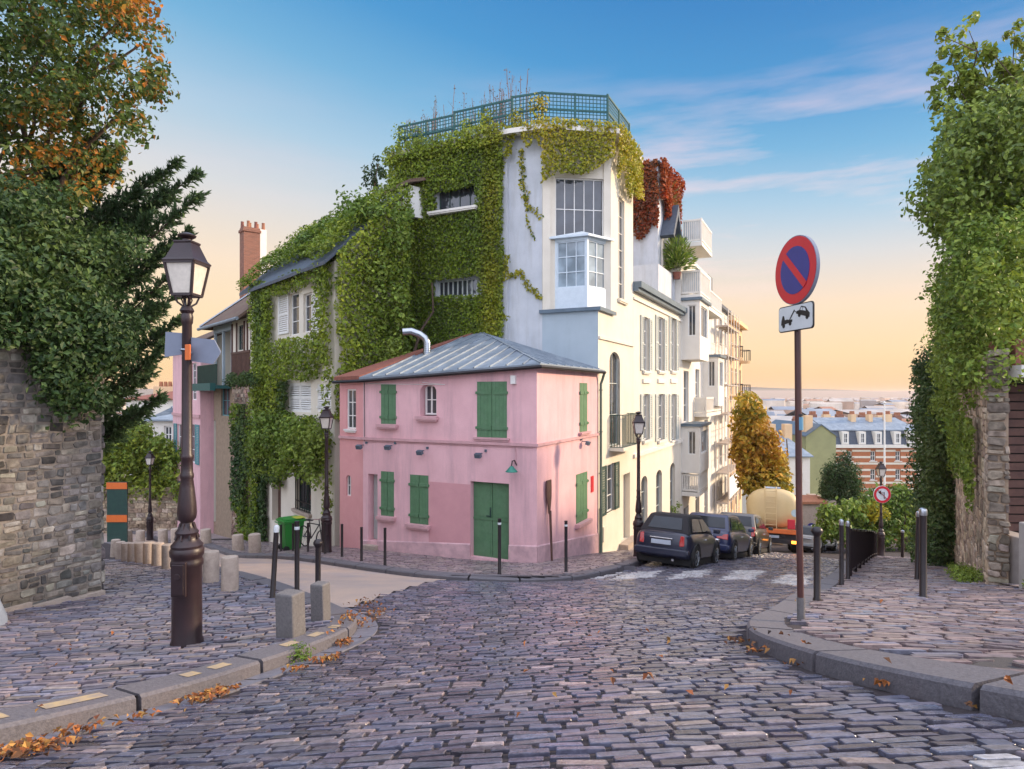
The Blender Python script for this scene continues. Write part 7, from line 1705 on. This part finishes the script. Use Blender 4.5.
for k in range(85): C.append(IW.loc(rng.uniform(IW.u(334), IW.u(268)), rng.uniform(.2, .75), IW.z(295, 415)-rng.uniform(.1, 2.3)*rng.uniform(.5, 1)))
p, n = clumps(C, .45, 75, .8); p, n = to_world(T7, p, n); plant('vine_awning', 'bulging bright green vine hanging like an awning over the door of the ivy house', 'vine', p, n, rng.uniform(.11, .19, len(p)), leafcol(p, G_MID[1:]+[(.15, .21, .03)], 8, 1.2))
C = []
for k in range(190):
    x = rng.uniform(325, 402); ylo = 200 if x > 350 else 240; y = ylo+(395-ylo)*rng.uniform(0, 1); Zc = 22.6+rng.uniform(-.8, 1.4); C.append(AT(x, y+max(0, (360-x)*.2), Zc))
p, n = clumps(np.array(C), rng.uniform(.35, .75, len(C)), 95); tt = thing('wisteria', (-3.7, 22.9, gz(-3.7, 22.9)), 'big bushy green climber rising between the ivy house and the corner house', 'climber')
mb = MB(); limb(mb, (0, 0, -.3), (-.3, .2, 5.5), .14, .08); limb(mb, (-.3, .2, 5.5), (.8, .3, 9.5), .08, .03); limb(mb, (-.3, .2, 4.5), (-1.6, 0, 8.5), .07, .03); mb.build('stem', M['bark'], tt, smooth=60)
leafobj('foliage', p-np.array(tt.location), n, rng.uniform(.12, .22, len(p)), leafcol(p, G_MID[1:]+[(.14, .20, .03)], 9, 1.1), origin=(0, 0, 0), parent=tt)
C = [AT(x, y, 24.5+rng.uniform(-.5, .5)) for x, y in [(rng.uniform(300, 385), rng.uniform(205, 262)) for _ in range(70)] if y > 262-(x-262)*.52]
p, n = clumps(np.array(C), rng.uniform(.3, .6, len(C)), 80); plant('roof_creeper', 'light green leafy creeper heaped along the ridge of the ivy house', 'creeper', p, n, rng.uniform(.12, .2, len(p)), leafcol(p, G_MID, 10, 1.1))
# sapling sticking up behind the ridge
Pt = AT(378, 178, 26.5); tt = thing('slender_tree', (float(Pt[0]), 26.5, gz(Pt[0], 26.5)), 'slender dark tree tip showing behind the ivy house ridge', 'tree'); h_ = float(Pt[2])-gz(Pt[0], 26.5); mb = MB(); limb(mb, (0, 0, 0), (0, 0, h_+.6), .12, .02); mb.build('trunk', M['bark'], tt, smooth=60)
C = [(rng.normal(0, .28), rng.normal(0, .28), h_+rng.uniform(-.9, .8)) for _ in range(22)]; p, n = clumps(C, .2, 34); leafobj('crown', p, n, .13, leafcol(p, G_DARK, 3), origin=(0, 0, 0), parent=tt)
# half timbered house creepers, edge growth
Ps, Ns = [], []
for (a, b, y0, y1, dn, tk) in ((203, 214, 402, 500, 300, .5), (216, 240, 415, 470, 320, .6), (232, 244, 383, 425, 300, .4), (206, 222, 490, 528, 200, .4)):
    u1_, u0_ = HW.u(a), HW.u(b); u0_, u1_ = sorted((u0_, u1_)); add(*bsel(HW.loc, T8, u0=u0_, u1=u1_, z0=HW.z((a+b)/2, y1), z1=HW.z((a+b)/2, y0), dens=dn, thick=tk, seed=int(a), edge=.25))
for k in range(30): pass
p = np.vstack(Ps); n = np.vstack(Ns); plant('porch_creeper', 'dark green creeper columns under the teal balcony of the half timbered house', 'creeper', p, n, rng.uniform(.13, .2, len(p)), leafcol(p, G_DARK[1:]+G_IVY[:3], 11, 1.3))
C = [HW.loc(rng.uniform(sm_, 14.4), rng.uniform(.8, 1.0), FZ+rng.uniform(0, .35)) for _ in range(30)]; p, n = clumps(C, .22, 40); p, n = to_world(T8, p, n); plant('balcony_flowers', 'trailing dark plants in the box of the teal balcony', 'plants', p, n, .12, leafcol(p, G_DARK, 5))
u0_, u1_ = IW.u(270), IW.u(259); P_, N_ = bsel(IW.loc, T7, u0=u0_, u1=u1_+.1, z0=-6.4, z1=4.6, dens=420, thick=.4, seed=31, edge=.2); plant('corner_ivy', 'dark ivy column down the corner between the stone ground floor and the pale house', 'ivy', P_, N_, rng.uniform(.12, .2, len(P_)), leafcol(P_, G_DARK[1:]+G_IVY[1:3], 12, 1.2))
# -- red creeper on the attic
Ps, Ns = [], []
ATL = lambda u, w, z: (ta-9.34-w, u, z); ATR = lambda u, w, z: (u-9.34, nb_-w, z)
add(*bsel(ATL, T3, u0=.7, u1=4.5, z0=7.2, z1=11.8, dens=330, thick=.4, seed=41, edge=.2, keep=ragged(6.6, 10.4, 42, 4.5))); i0 = len(Ps[0])
add(*bsel(ATL, T3, u0=2.2, u1=3.6, z0=5.0, z1=8.2, dens=260, thick=.35, seed=45, edge=.3))
add(*bsel(ATR, T3, u0=16.7, u1=21.2, z0=8.0, z1=11.9, dens=330, thick=.5, seed=43, edge=.2, keep=ragged(7.6, 11.0, 44, 3.5)))
p = np.vstack(Ps); n = np.vstack(Ns); cr = leafcol(p, G_RED, 13, 1.0); m_ = (np.arange(len(p)) < i0)[:, None]*rng.uniform(0, .8, (len(p), 1)); cr = cr*(1-m_)+leafcol(p, [(.05, .05, .015), (.10, .06, .02), (.2, .06, .02)], 14)*m_  # left-facing leaves mixed darker, their shade put into the tint
plant('red_creeper', 'blazing red creeper hanging over the bluish white attic wall', 'creeper', p, n, rng.uniform(.15, .25, len(p)), cr)
# potted plants of the terraces
def spiky(name, label, base, h, r, n, cols, size=.5, asp=.12):
    t_ = thing(name, base, label, 'plant'); MB().lathe([(.16, 0), (.22, .34), (.24, .36), (.2, .36)], seg=12).build('pot', M['tile'], t_, smooth=40)
    d = rng.normal(0, 1, (n, 3)); d[:, 2] = np.abs(d[:, 2])*1.2+.35; d /= np.linalg.norm(d, axis=1, keepdims=True); P = d*rng.uniform(.35, 1, (n, 1))*np.array([r, r, h])+np.array([0, 0, .35])
    side = np.cross(d, rng.normal(0, 1, d.shape)); s_ = rng.uniform(.6, 1, n)[:, None]*size
    T_ = d+np.array([0, 0, -.15]); B_ = side/np.linalg.norm(side, axis=1, keepdims=True); V_ = np.stack([P-T_*s_*.5, P+B_*s_*asp*.5, P+T_*s_*.5, P-B_*s_*asp*.5], 1).reshape(-1, 3)
    fastmesh('foliage', V_, np.arange(4*n), np.full(n, 4), M['leaf'], tint=np.repeat(pal(n, cols), 4, 0), parent=t_); return t_
pp = S(19.1, 1.0); spiky('potted_plant', 'spiky yellow green potted plant on the top white balcony', (float(pp[0]), float(pp[1]), 9.0), 2.3, .9, 260, [(.12, .17, .03), (.2, .21, .05), (.24, .2, .06)], 1.0, .06)
pp = S(18.0, .1); spiky('potted_shrub', 'bushy green potted plant in front of the little attic gable', (float(pp[0]), float(pp[1]), 5.9), 1.9, 1.1, 1100, G_MID+[(.2, .24, .06)], .42, .22)
pp = S(R3.u(672)+9.34 if False else ray(S(0, 0), SD, 672, 505)[0], -.12); C = [(pp[0]+rng.normal(0, .12), pp[1]+rng.normal(0, .12), gz(*pp)+.3+k*.16) for k in range(12)]; p, n = clumps(C, .2, 30); plant('wall_vine', 'narrow bright green vine climbing beside a door of the shuttered house', 'vine', p, n, .12, leafcol(p, G_MID[1:], 3))

# ------------------------------------------------------------------ trees and hedges
def tree(name, label, base, trunk, limbs, C, r, per, size, cols, cat='tree', flat=.9, seed=1, cs=1.0, aspect=.62, group=None):
    """trunk and limbs as tapered tubes; crown of leaf clumps at C (all relative to base)"""
    t_ = thing(name, tuple(map(float, base)), label, cat, group); mb = MB()
    for a in limbs: limb(mb, *a)
    mb.build('trunk', M['bark'], t_, smooth=60); p, n = clumps(C, r, per, flat); leafobj('crown', p, n, size*rng.uniform(.55, 1.5, len(p)), leafcol(p, cols, seed, cs), origin=(0, 0, 0), parent=t_, aspect=aspect); return t_
def rel(base, pts): return [tuple(np.array(p)-np.array(base)) for p in pts]
# autumn tree over the left wall
b = np.array([-10.2, 11.6, gz(-10.2, 11.6)]); C = []
while len(C) < 400:
    x, y = rng.uniform(-70, 160), rng.uniform(-75, 230); e = ((x-20)/(140-.25*max(0, y-100)))**2+((y-40)/170)**2+.30*math.sin(x*.09+y*.05)+.22*math.sin(y*.13-x*.04)
    if e < 1 and rng.random() < (1.0 if e < .6 else .55): C.append(AT(x, y, 11.4+rng.uniform(-1.4, 1.5)))
lm = [((0, 0, -.3), (.3, 0, 5.0), .26, .18), ((.3, 0, 5.0), (.8, -.1, 9.2), .18, .06)]
for tx, ty, sz in ((100, 62, 5.6), (150, 80, 6.6), (60, 20, 7), (120, 20, 7.2), (35, 90, 5.0), (140, 45, 6.5), (0, 75, 5.0), (20, 120, 4.4)): lm.append(((.35, 0, sz*.8+.4), tuple(AT(tx, ty, 11.4)-b), .085, .018))
tree('autumn_tree', 'broad tree turning orange high over the left wall', b, None, lm, rel(b, C), rng.uniform(.2, .42, len(C)), 72, .092, G_AUT[:2]+G_MID[:2]+G_AUT[:2]+G_AUT[1:], seed=17, cs=1.1)
# dark conifer with upswept feathery branches
b = np.array([-9.9, 12.6, gz(-9.9, 12.6)]); t_ = thing('conifer', tuple(map(float, b)), 'dark conifer with long feathery upswept branches behind the left wall', 'tree'); mb = MB(); limb(mb, (0, 0, -.3), (.1, 0, 8.2), .2, .03)
V_, n_ = [], 0; tips = [(200, 193, 2), (197, 172, 3), (180, 160, 4), (168, 190, 5), (190, 230, 1), (185, 262, 0), (178, 292, 0), (182, 318, -1), (165, 345, -1), (150, 215, 4), (140, 190, 5), (115, 170, 6), (120, 150, 7), (100, 135, 8), (150, 372, -2), (160, 395, -2), (135, 410, -2), (95, 250, 2), (60, 200, 3), (40, 230, 2), (170, 250, 1), (160, 300, 0), (130, 335, -1)]
segs = []
for tx, ty, _ in tips:
    e = AT(tx, ty, 12.4+rng.uniform(-1.0, .8))-b; s0_ = np.array([.08, 0, max(.8, e[2]-abs(e[0])*.55)]); mid = (s0_+e)/2-np.array([0, 0, .18*np.linalg.norm(e-s0_)*.5]); pts = [s0_, mid, e]; mb.tube([tuple(q) for q in pts], [.04, .025, .008], 5)
    for k in range(150):
        f_ = rng.uniform(.15, 1)**.8; q = (1-f_)**2*s0_+2*f_*(1-f_)*mid+f_*f_*e; d = (e-s0_)/np.linalg.norm(e-s0_); sd = rng.normal(0, 1, 3); sd -= d*sd.dot(d); sd /= np.linalg.norm(sd)
        L_ = (.62*(1-f_)+.16)*rng.uniform(.6, 1.2); segs.append((q, d*.75+sd*.65+np.array([0, 0, -.05]), L_))
mb.build('trunk', M['bark'], t_, smooth=60); Pn, Tn, Sn = [], [], []
for q, d, L_ in segs:
    k = int(24*L_/.4)+8; f_ = rng.uniform(.05, 1, k)[:, None]; sd = rng.normal(0, 1, (k, 3)); p_ = q+d*L_*f_; Pn.append(p_+sd*.018); Tn.append(d*.8+sd*.42); Sn.append(rng.uniform(.08, .16, k))
Pn, Tn, Sn = np.vstack(Pn), np.vstack(Tn), np.concatenate(Sn)[:, None]; Tn /= np.linalg.norm(Tn, axis=1, keepdims=True); Bn = np.cross(Tn, rng.normal(0, 1, Tn.shape)); Bn /= np.linalg.norm(Bn, axis=1, keepdims=True)
V_ = np.stack([Pn-Tn*Sn*.5, Pn+Bn*Sn*.13, Pn+Tn*Sn*.5, Pn-Bn*Sn*.13], 1).reshape(-1, 3); fastmesh('crown', V_, np.arange(len(V_)), np.full(len(Pn), 4), M['leaf'], tint=np.repeat(leafcol(Pn, [(.06, .11, .05), (.085, .15, .06), (.12, .19, .07)], 5), 4, 0), parent=t_)
# dark leafy shrub lolling over the wall
C = []
while len(C) < 470:
    x, y = rng.uniform(-90, 140), rng.uniform(185, 415); lim = 122-abs(y-290)*.22-22*math.sin(y*.07)-14*math.sin(y*.17+1); k = min(1, max(0, (x-28)/30)); k = k*k*(3-2*k); low = 330+74*k+7*math.sin(x*.21)
    if y < 235 and x > 60+25*math.sin(y*.2): continue
    if x < lim and y < low: C.append(AT(x, y, 8.7+1.2*min(x, 108)/108+(rng.uniform(-.40, -.12) if y > 318 and x < 114 else rng.uniform(-.3, 1.8))+(.6 if y < 260 else 0)))
b = np.array([-7.9, 10.3, gz(-7.9, 10.3)]); tree('overhanging_shrub', 'dark glossy leaved shrub lolling over the top of the grey left wall', b, None, [((0, 0, -.2), (.1, -.1, 3.4), .14, .08), ((.1, -.1, 3.2), (.9, -.4, 4.6), .06, .02), ((.1, -.1, 3.2), (-.9, -.8, 5.2), .06, .02), ((.1, 0, 3.2), (.4, .3, 6.0), .06, .02)], rel(b, C), rng.uniform(.16, .42, len(C)), 105, .085, G_DARK, cat='shrub', seed=19, cs=1.6)
# garden hedge behind the stone wall at the bend
Zh = 36.0; P0h = AT(108, 490, Zh); W_ = (180-108)/FPX*Zh; zb_ = gz(P0h[0]+2, Zh); t_ = thing('garden_wall', (float(P0h[0]), Zh, zb_), 'low sandy stone wall under the bright hedge at the street bend', 'wall'); t_['zb'] = zb_
f = MB().box(-3, W_, 0, .5, zb_-2, float(P0h[2])); part('core', f, M['warmmortar'], t_); rubble('face_stones', lambda u, w, z: (u, -w, z), -3, W_, zb_-.3, float(P0h[2]), [], W_WARM, t_, zb_, .22, .4, .05)
C = []
while len(C) < 240:
    x, y = rng.uniform(85, 181), rng.uniform(418, 497); top = 445-22*math.exp(-((x-128)/26)**2)+5*math.sin(x*.3)
    if y > top: C.append(AT(x, y, Zh+rng.uniform(-.4, 2.5)))
b = np.array([-22, 37.0, gz(-22, 37)]); tree('hedge', 'bright green hedge heaped over the sandy wall at the street bend', b, None, [((0, 0, -.2), (0, 0, 3.0), .15, .06), ((2, 0, -.2), (2.2, 0, 3.0), .13, .05), ((-2, 0, -.2), (-2, 0, 3.0), .13, .05)], rel(b, C), rng.uniform(.5, .9, len(C)), 70, .22, G_MID[1:]+[(.32, .36, .04), (.18, .26, .035)], cat='hedge', seed=23, cs=.7)
P0 = AT(107, 482, 29.0); zb_ = gz(P0[0]+.5, 29); t_ = thing('site_barrier', (float(P0[0]), 29.0, zb_), 'dark green site barrier with two orange bands beside the grey wall', 'barrier'); t_['zb'] = zb_; zt_ = float(P0[2]); W_ = 20/FPX*29
f = MB().box(0, W_, 0, .06, zb_, zt_); part('board', f, M['dkgreen'], t_)
for a, b_ in ((482.5, 489), (515, 522)): part('orange_band', MB().box(-.01, W_+.01, -.03, -.003, -(b_-HY)/FPX*29, -(a-HY)/FPX*29), M['orange'], t_)
# -- right side: ivy pouring over the warm wall, thicket, tree above
def rp(s_, w, z): q = RWA+RWD*s_+RWO*w; return (q[0], q[1], z)
C = []
while len(C) < 300:
    s_ = rng.uniform(-.3, 10.5); z = rng.uniform(-1.7, 3.0); w = rng.uniform(-.6, .42); zb_ = .08-.05*s_+.55*math.sin(s_*2.3)+.25*math.sin(s_*5.1)
    if s_ < .8: zb_ = max(zb_, .25)
    if z > zb_: C.append(rp(s_, w, z))
p, n = clumps(np.array(C), rng.uniform(.25, .5, len(C)), 115, 1.1); Pst = []
for k in range(46):                                                # hanging strands
    s_ = rng.uniform(.6, 8.5); L_ = rng.uniform(.5, 1.7); m_ = int(L_*55); zz_ = -.5-L_*rng.uniform(0, 1, m_); Pst.append(np.array([rp(s_+rng.normal(0, .03), .12+rng.uniform(0, .12), z) for z in zz_]))
Pst = np.vstack(Pst); p = np.vstack([p, Pst]); n = np.vstack([n, rng.normal(0, .6, Pst.shape)+np.array([RWO[0], RWO[1], .2])])
plant('cascading_ivy', 'fresh green ivy pouring over the warm stone wall on the right', 'ivy', p, n, rng.uniform(.07, .125, len(p)), leafcol(p, G_MID[1:]+[(.16, .24, .04), (.27, .34, .05)], 27, 1.1))
C = []
while len(C) < 300:
    s_ = rng.uniform(8.0, 13.5); z = rng.uniform(-5.9, 1.3-.14*(s_-8)); w = rng.uniform(-.2, .85)*(.4+.6*min(1, (s_-7.4)/2)); 
    if z > gz(*(RWA+RWD*s_+RWO*w)): C.append(rp(s_, w, z))
p, n = clumps(np.array(C), rng.uniform(.3, .55, len(C)), 115, 1.1); plant('ivy_thicket', 'dark ivy thicket reaching the pavement at the far end of the right wall', 'ivy', p, n, rng.uniform(.09, .15, len(p)), leafcol(p, G_DARK+[(.09, .13, .03)], 29, 1.2))
b = np.array([12.4, 14.6, gz(12.4, 14.6)]); C = []
while len(C) < 420:
    x, y = rng.uniform(905, 1090), rng.uniform(85, 335); edge = 944+14*math.sin(y*.055)+10*math.sin(y*.021+1)+(max(0, 150-y)*.25)
    if x > edge and y > 95+25*math.sin(x*.06) : C.append(AT(x, y, 14.0+rng.uniform(-2.0, 1.6)))
lm = [((0, 0, -.3), (.1, 0, 6), .3, .2), ((.1, 0, 6), (.4, 0, 11.5), .2, .06)]
up = [(938, 28, 1), (948, 55, 1), (965, 22, 1), (985, 40, 1), (1000, 60, 1), (1012, 25, 1), (1018, 70, 1), (955, 80, 1), (938, 75, 1), (975, 75, 1), (936, 100, 1), (940, 130, 1), (934, 170, 1), (1035, 45, 1), (1050, 20, 1)]
for x, y, _ in up: lm.append(((.2, 0, 7.2+rng.uniform(-.6, 1.8)), tuple((AT(x, y, 13.6)-b)*np.array([.97, 1, .985])), .05, .006))
Cu = []
for x, y, _ in up:
    e = AT(x, y, 13.6); s_ = np.array([b[0]+.2, b[1], b[2]+8.2])
    for k in range(16): f_ = 1-.6*(k/16.0)*rng.uniform(.7, 1.1); Cu.append(s_+(e-s_)*f_+rng.normal(0, .17*(1.15-f_*.6), 3))
Ca = rel(b, C+Cu); t_ = thing('leafy_tree', tuple(map(float, b)), 'tall leafy green tree rising above the right hand wall with a loose open top', 'tree'); mb = MB()
for a in lm: limb(mb, *a)
mb.build('trunk', M['bark'], t_, smooth=60); p, n = clumps(Ca, np.r_[rng.uniform(.3, .6, len(C)), rng.uniform(.10, .24, len(Cu))], 1, 1); 
p1_, n1_ = clumps(Ca[:len(C)], rng.uniform(.3, .62, len(C)), 110, .9); p2_, n2_ = clumps(Ca[len(C):], rng.uniform(.10, .24, len(Cu)), 26, .9)
c1_ = leafcol(p1_, G_MID[1:]+[(.10, .16, .04), (.24, .31, .06)], 31, .8); c2_ = leafcol(p2_, [(.16, .23, .03), (.25, .32, .045), (.34, .33, .05)], 33, 1.0)
leafobj('crown', np.vstack([p1_, p2_]), np.vstack([n1_, n2_]), np.r_[rng.uniform(.09, .15, len(p1_)), rng.uniform(.10, .17, len(p2_))], np.vstack([c1_, c2_]), origin=(0, 0, 0), parent=t_)
# autumn tree, cypress and hedges down the street
b = np.array([13.4, 34.5, gz(13.4, 34.5)]); C = []
while len(C) < 170:
    x, y = rng.uniform(738, 800), rng.uniform(396, 505); e = ((x-747-(y-396)*.20)/(9+14*min(1, (y-396)/80)))**2+((y-452)/58)**2+.2*math.sin(x*.3+y*.2)
    if e < 1: C.append(AT(x, y, 34.5+rng.uniform(-1.5, 1.5)))
tree('autumn_tree', 'golden autumn tree at the foot of the house row behind the tanker', b, None, [((0, 0, -.3), (0, 0, 5.5), .22, .1), ((0, 0, 3), (1.4, 0, 6), .09, .03), ((0, 0, 3), (-1, 0, 6.5), .09, .03)], rel(b, C), rng.uniform(.4, .75, len(C)), 75, .25, [(.14, .17, .025), (.34, .27, .03), (.52, .33, .035), (.46, .22, .03)], seed=37, cs=.8)
b = np.array([23.2, 45.0, gz(23.2, 45)]); C = []
while len(C) < 170:
    x, y = rng.uniform(823, 861), rng.uniform(459, 530); w_ = 18*min(1, ((y-456)/26.0)**.6)
    if abs(x-842) < w_: C.append(AT(x, y, 45+rng.uniform(-1, 1)))
tree('cypress', 'dense dark clipped cypress in front of the green party wall', b, None, [((0, 0, -.3), (0, 0, 6), .2, .05)], rel(b, C), rng.uniform(.4, .6, len(C)), 75, .22, G_DARK[:3], seed=39, cs=.9, flat=1.6, aspect=.4)
C = []
while len(C) < 200:
    x, y = rng.uniform(822, 935), rng.uniform(480, 548); top = 508-16*math.exp(-((x-885)/24)**2)-8*math.exp(-((x-915)/14)**2)+4*math.sin(x*.25); low = 525+.12*(x-822)
    if top < y < low+12: C.append(AT(x, y, 37.0+rng.uniform(-1.0, 1.5)+(x-880)*.05))
b = np.array([21.5, 37.5, gz(21.5, 37.5)]); tree('hedge', 'rounded green hedge sloping down behind the far lamp', b, None, [((0, 0, -.3), (0, 0, 2.2), .12, .04), ((1.5, 0, -.3), (1.6, 0, 2.2), .12, .04)], rel(b, C), rng.uniform(.4, .75, len(C)), 75, .22, G_MID+[(.15, .2, .03)], cat='hedge', seed=41, cs=.8)
C = [AT(rng.normal(872, 8), rng.uniform(506, 518), 35.5+rng.uniform(-.3, .5)) for _ in range(22)]; p, n = clumps(np.array(C), .38, 60); plant('yellow_bush', 'small bright yellow bush in front of the rounded hedge', 'bush', p, n, .17, leafcol(p, [(.2, .22, .02), (.36, .32, .02), (.45, .36, .02)], 3))
C = []
while len(C) < 130:
    x, y = rng.uniform(858, 925), rng.uniform(490, 522)
    if y > 511-14*math.exp(-((x-890)/20)**2): C.append(AT(x, y, 48+rng.uniform(-1, 1)))
b = np.array([28.5, 48.5, gz(28.5, 48.5)]); tree('garden_tree', 'dark round tree below the brick building behind the hedge', b, None, [((0, 0, -.3), (0, 0, 4), .2, .06)], rel(b, C), rng.uniform(.55, .9, len(C)), 70, .28, G_DARK[1:]+G_MID[:2], seed=43, cs=.7)
# garden ground cover out of the streets
# ------------------------------------------------------------------ weeds and fallen leaves
def weeds(pts, r, per, label, size=.07):
    C = [(x, y, gz(x, y)+PV+rng.uniform(.02, .18)) for x, y in pts]; p, n = clumps(C, r, per, .8); return plant('weeds', label, 'weeds', p, n, rng.uniform(size*.7, size*1.4, len(p)), leafcol(p, G_MID[1:]+[(.15, .21, .05)], 3), aspect=.35)
weeds([tuple(RWA+RWD*s_+RWO*rng.uniform(.1, .4)) for s_ in rng.uniform(.3, 2.2, 26)], .16, 40, 'tuft of green weeds at the foot of the warm stone wall beside the gateway')
weeds([tuple(RWA+RWD*s_+RWO*rng.uniform(.08, .25)) for s_ in rng.uniform(4.0, 5.4, 10)], .13, 40, 'smaller weed tuft farther down the foot of the warm stone wall')
weeds([(7.75+rng.uniform(-.1, .2), 9.5+rng.uniform(-.25, .1)) for _ in range(8)], .12, 36, 'weeds growing before the low concrete pier')
kp = DKL[np.argmin(np.linalg.norm(DKL-np.array(hit(300, 662)), axis=1))]; C = [(kp[0]+rng.normal(.02, .04), kp[1]+rng.normal(0, .05), gz(*kp)+.03+rng.uniform(0, .07)) for _ in range(12)]; p, n = clumps(C, .10, 26); plant('weeds', 'small weed sprouting from the left kerb joint', 'weeds', p, n, .035, leafcol(p, G_MID[1:], 3), aspect=.4)
def litter(centres, name='leaf_litter'):
    P, N = [], []
    for px, py, sx, sz_, k in centres:
        x, z = hit(px, py); q = np.c_[x+rng.normal(0, sx, k), z+rng.normal(0, sz_, k)]; h = ground(q[:, 0], q[:, 1]); onk = inpoly(q[:, 0], q[:, 1], POLY_LEFT) | inpoly(q[:, 0], q[:, 1], POLY_RIGHT)
        P.append(np.c_[q, h+np.where(onk, PV+.02, .03)+rng.uniform(0, .02, k)]); N.append(rng.normal(0, .35, (k, 3))+np.array([0, 0, 1]))
    P, N = np.vstack(P), np.vstack(N); o = leafobj(name, P, N, rng.uniform(.025, .06, len(P)), pal(len(P), [(.34, .12, .03), (.26, .09, .03), (.42, .22, .06), (.16, .07, .03)], None, .25), M['litter'], aspect=.7, bend=.6); tag(o, 'drift of dry orange leaves along the left gutter', 'leaves', kind='stuff')
litter([(12, 758, .12, .10, 110), (38, 750, .10, .06, 60), (75, 735, .10, .06, 40), (200, 702, .07, .10, 80), (214, 697, .06, .08, 60), (228, 692, .05, .06, 20), (325, 662, .08, .08, 60), (345, 645, .07, .10, 50), (357, 628, .10, .18, 60), (372, 616, .12, .22, 60), (365, 605, .12, .2, 40), (300, 672, .08, .08, 30), (130, 722, .2, .08, 20),
        (740, 645, .06, .10, 24), (760, 655, .07, .06, 18), (800, 668, .06, .05, 8), (880, 690, .06, .05, 8), (600, 640, .5, .8, 14), (650, 690, .5, .5, 8), (980, 715, .06, .04, 6), (880, 620, .8, .8, 5), (150, 660, .6, .6, 14)])

# ------------------------------------------------------------------ air
def haze():
    mb = MB().box(-1600, 3200, -70, 8600, -75, 14); m, nt, b = new_mat('haze'); nt.nodes.remove(b); out = nt.nodes['Material Output']; v = nt.nodes.new('ShaderNodeVolumePrincipled')
    v.inputs['Color'].default_value = (1.0, .84, .78, 1); v.inputs['Density'].default_value = HAZE; v.inputs['Anisotropy'].default_value = .2; nt.links.new(v.outputs[0], out.inputs['Volume'])
    o = mb.build('haze', m); tag(o, 'thin warm dawn haze over the far city', 'haze', kind='stuff')
HAZE = .0002
haze()
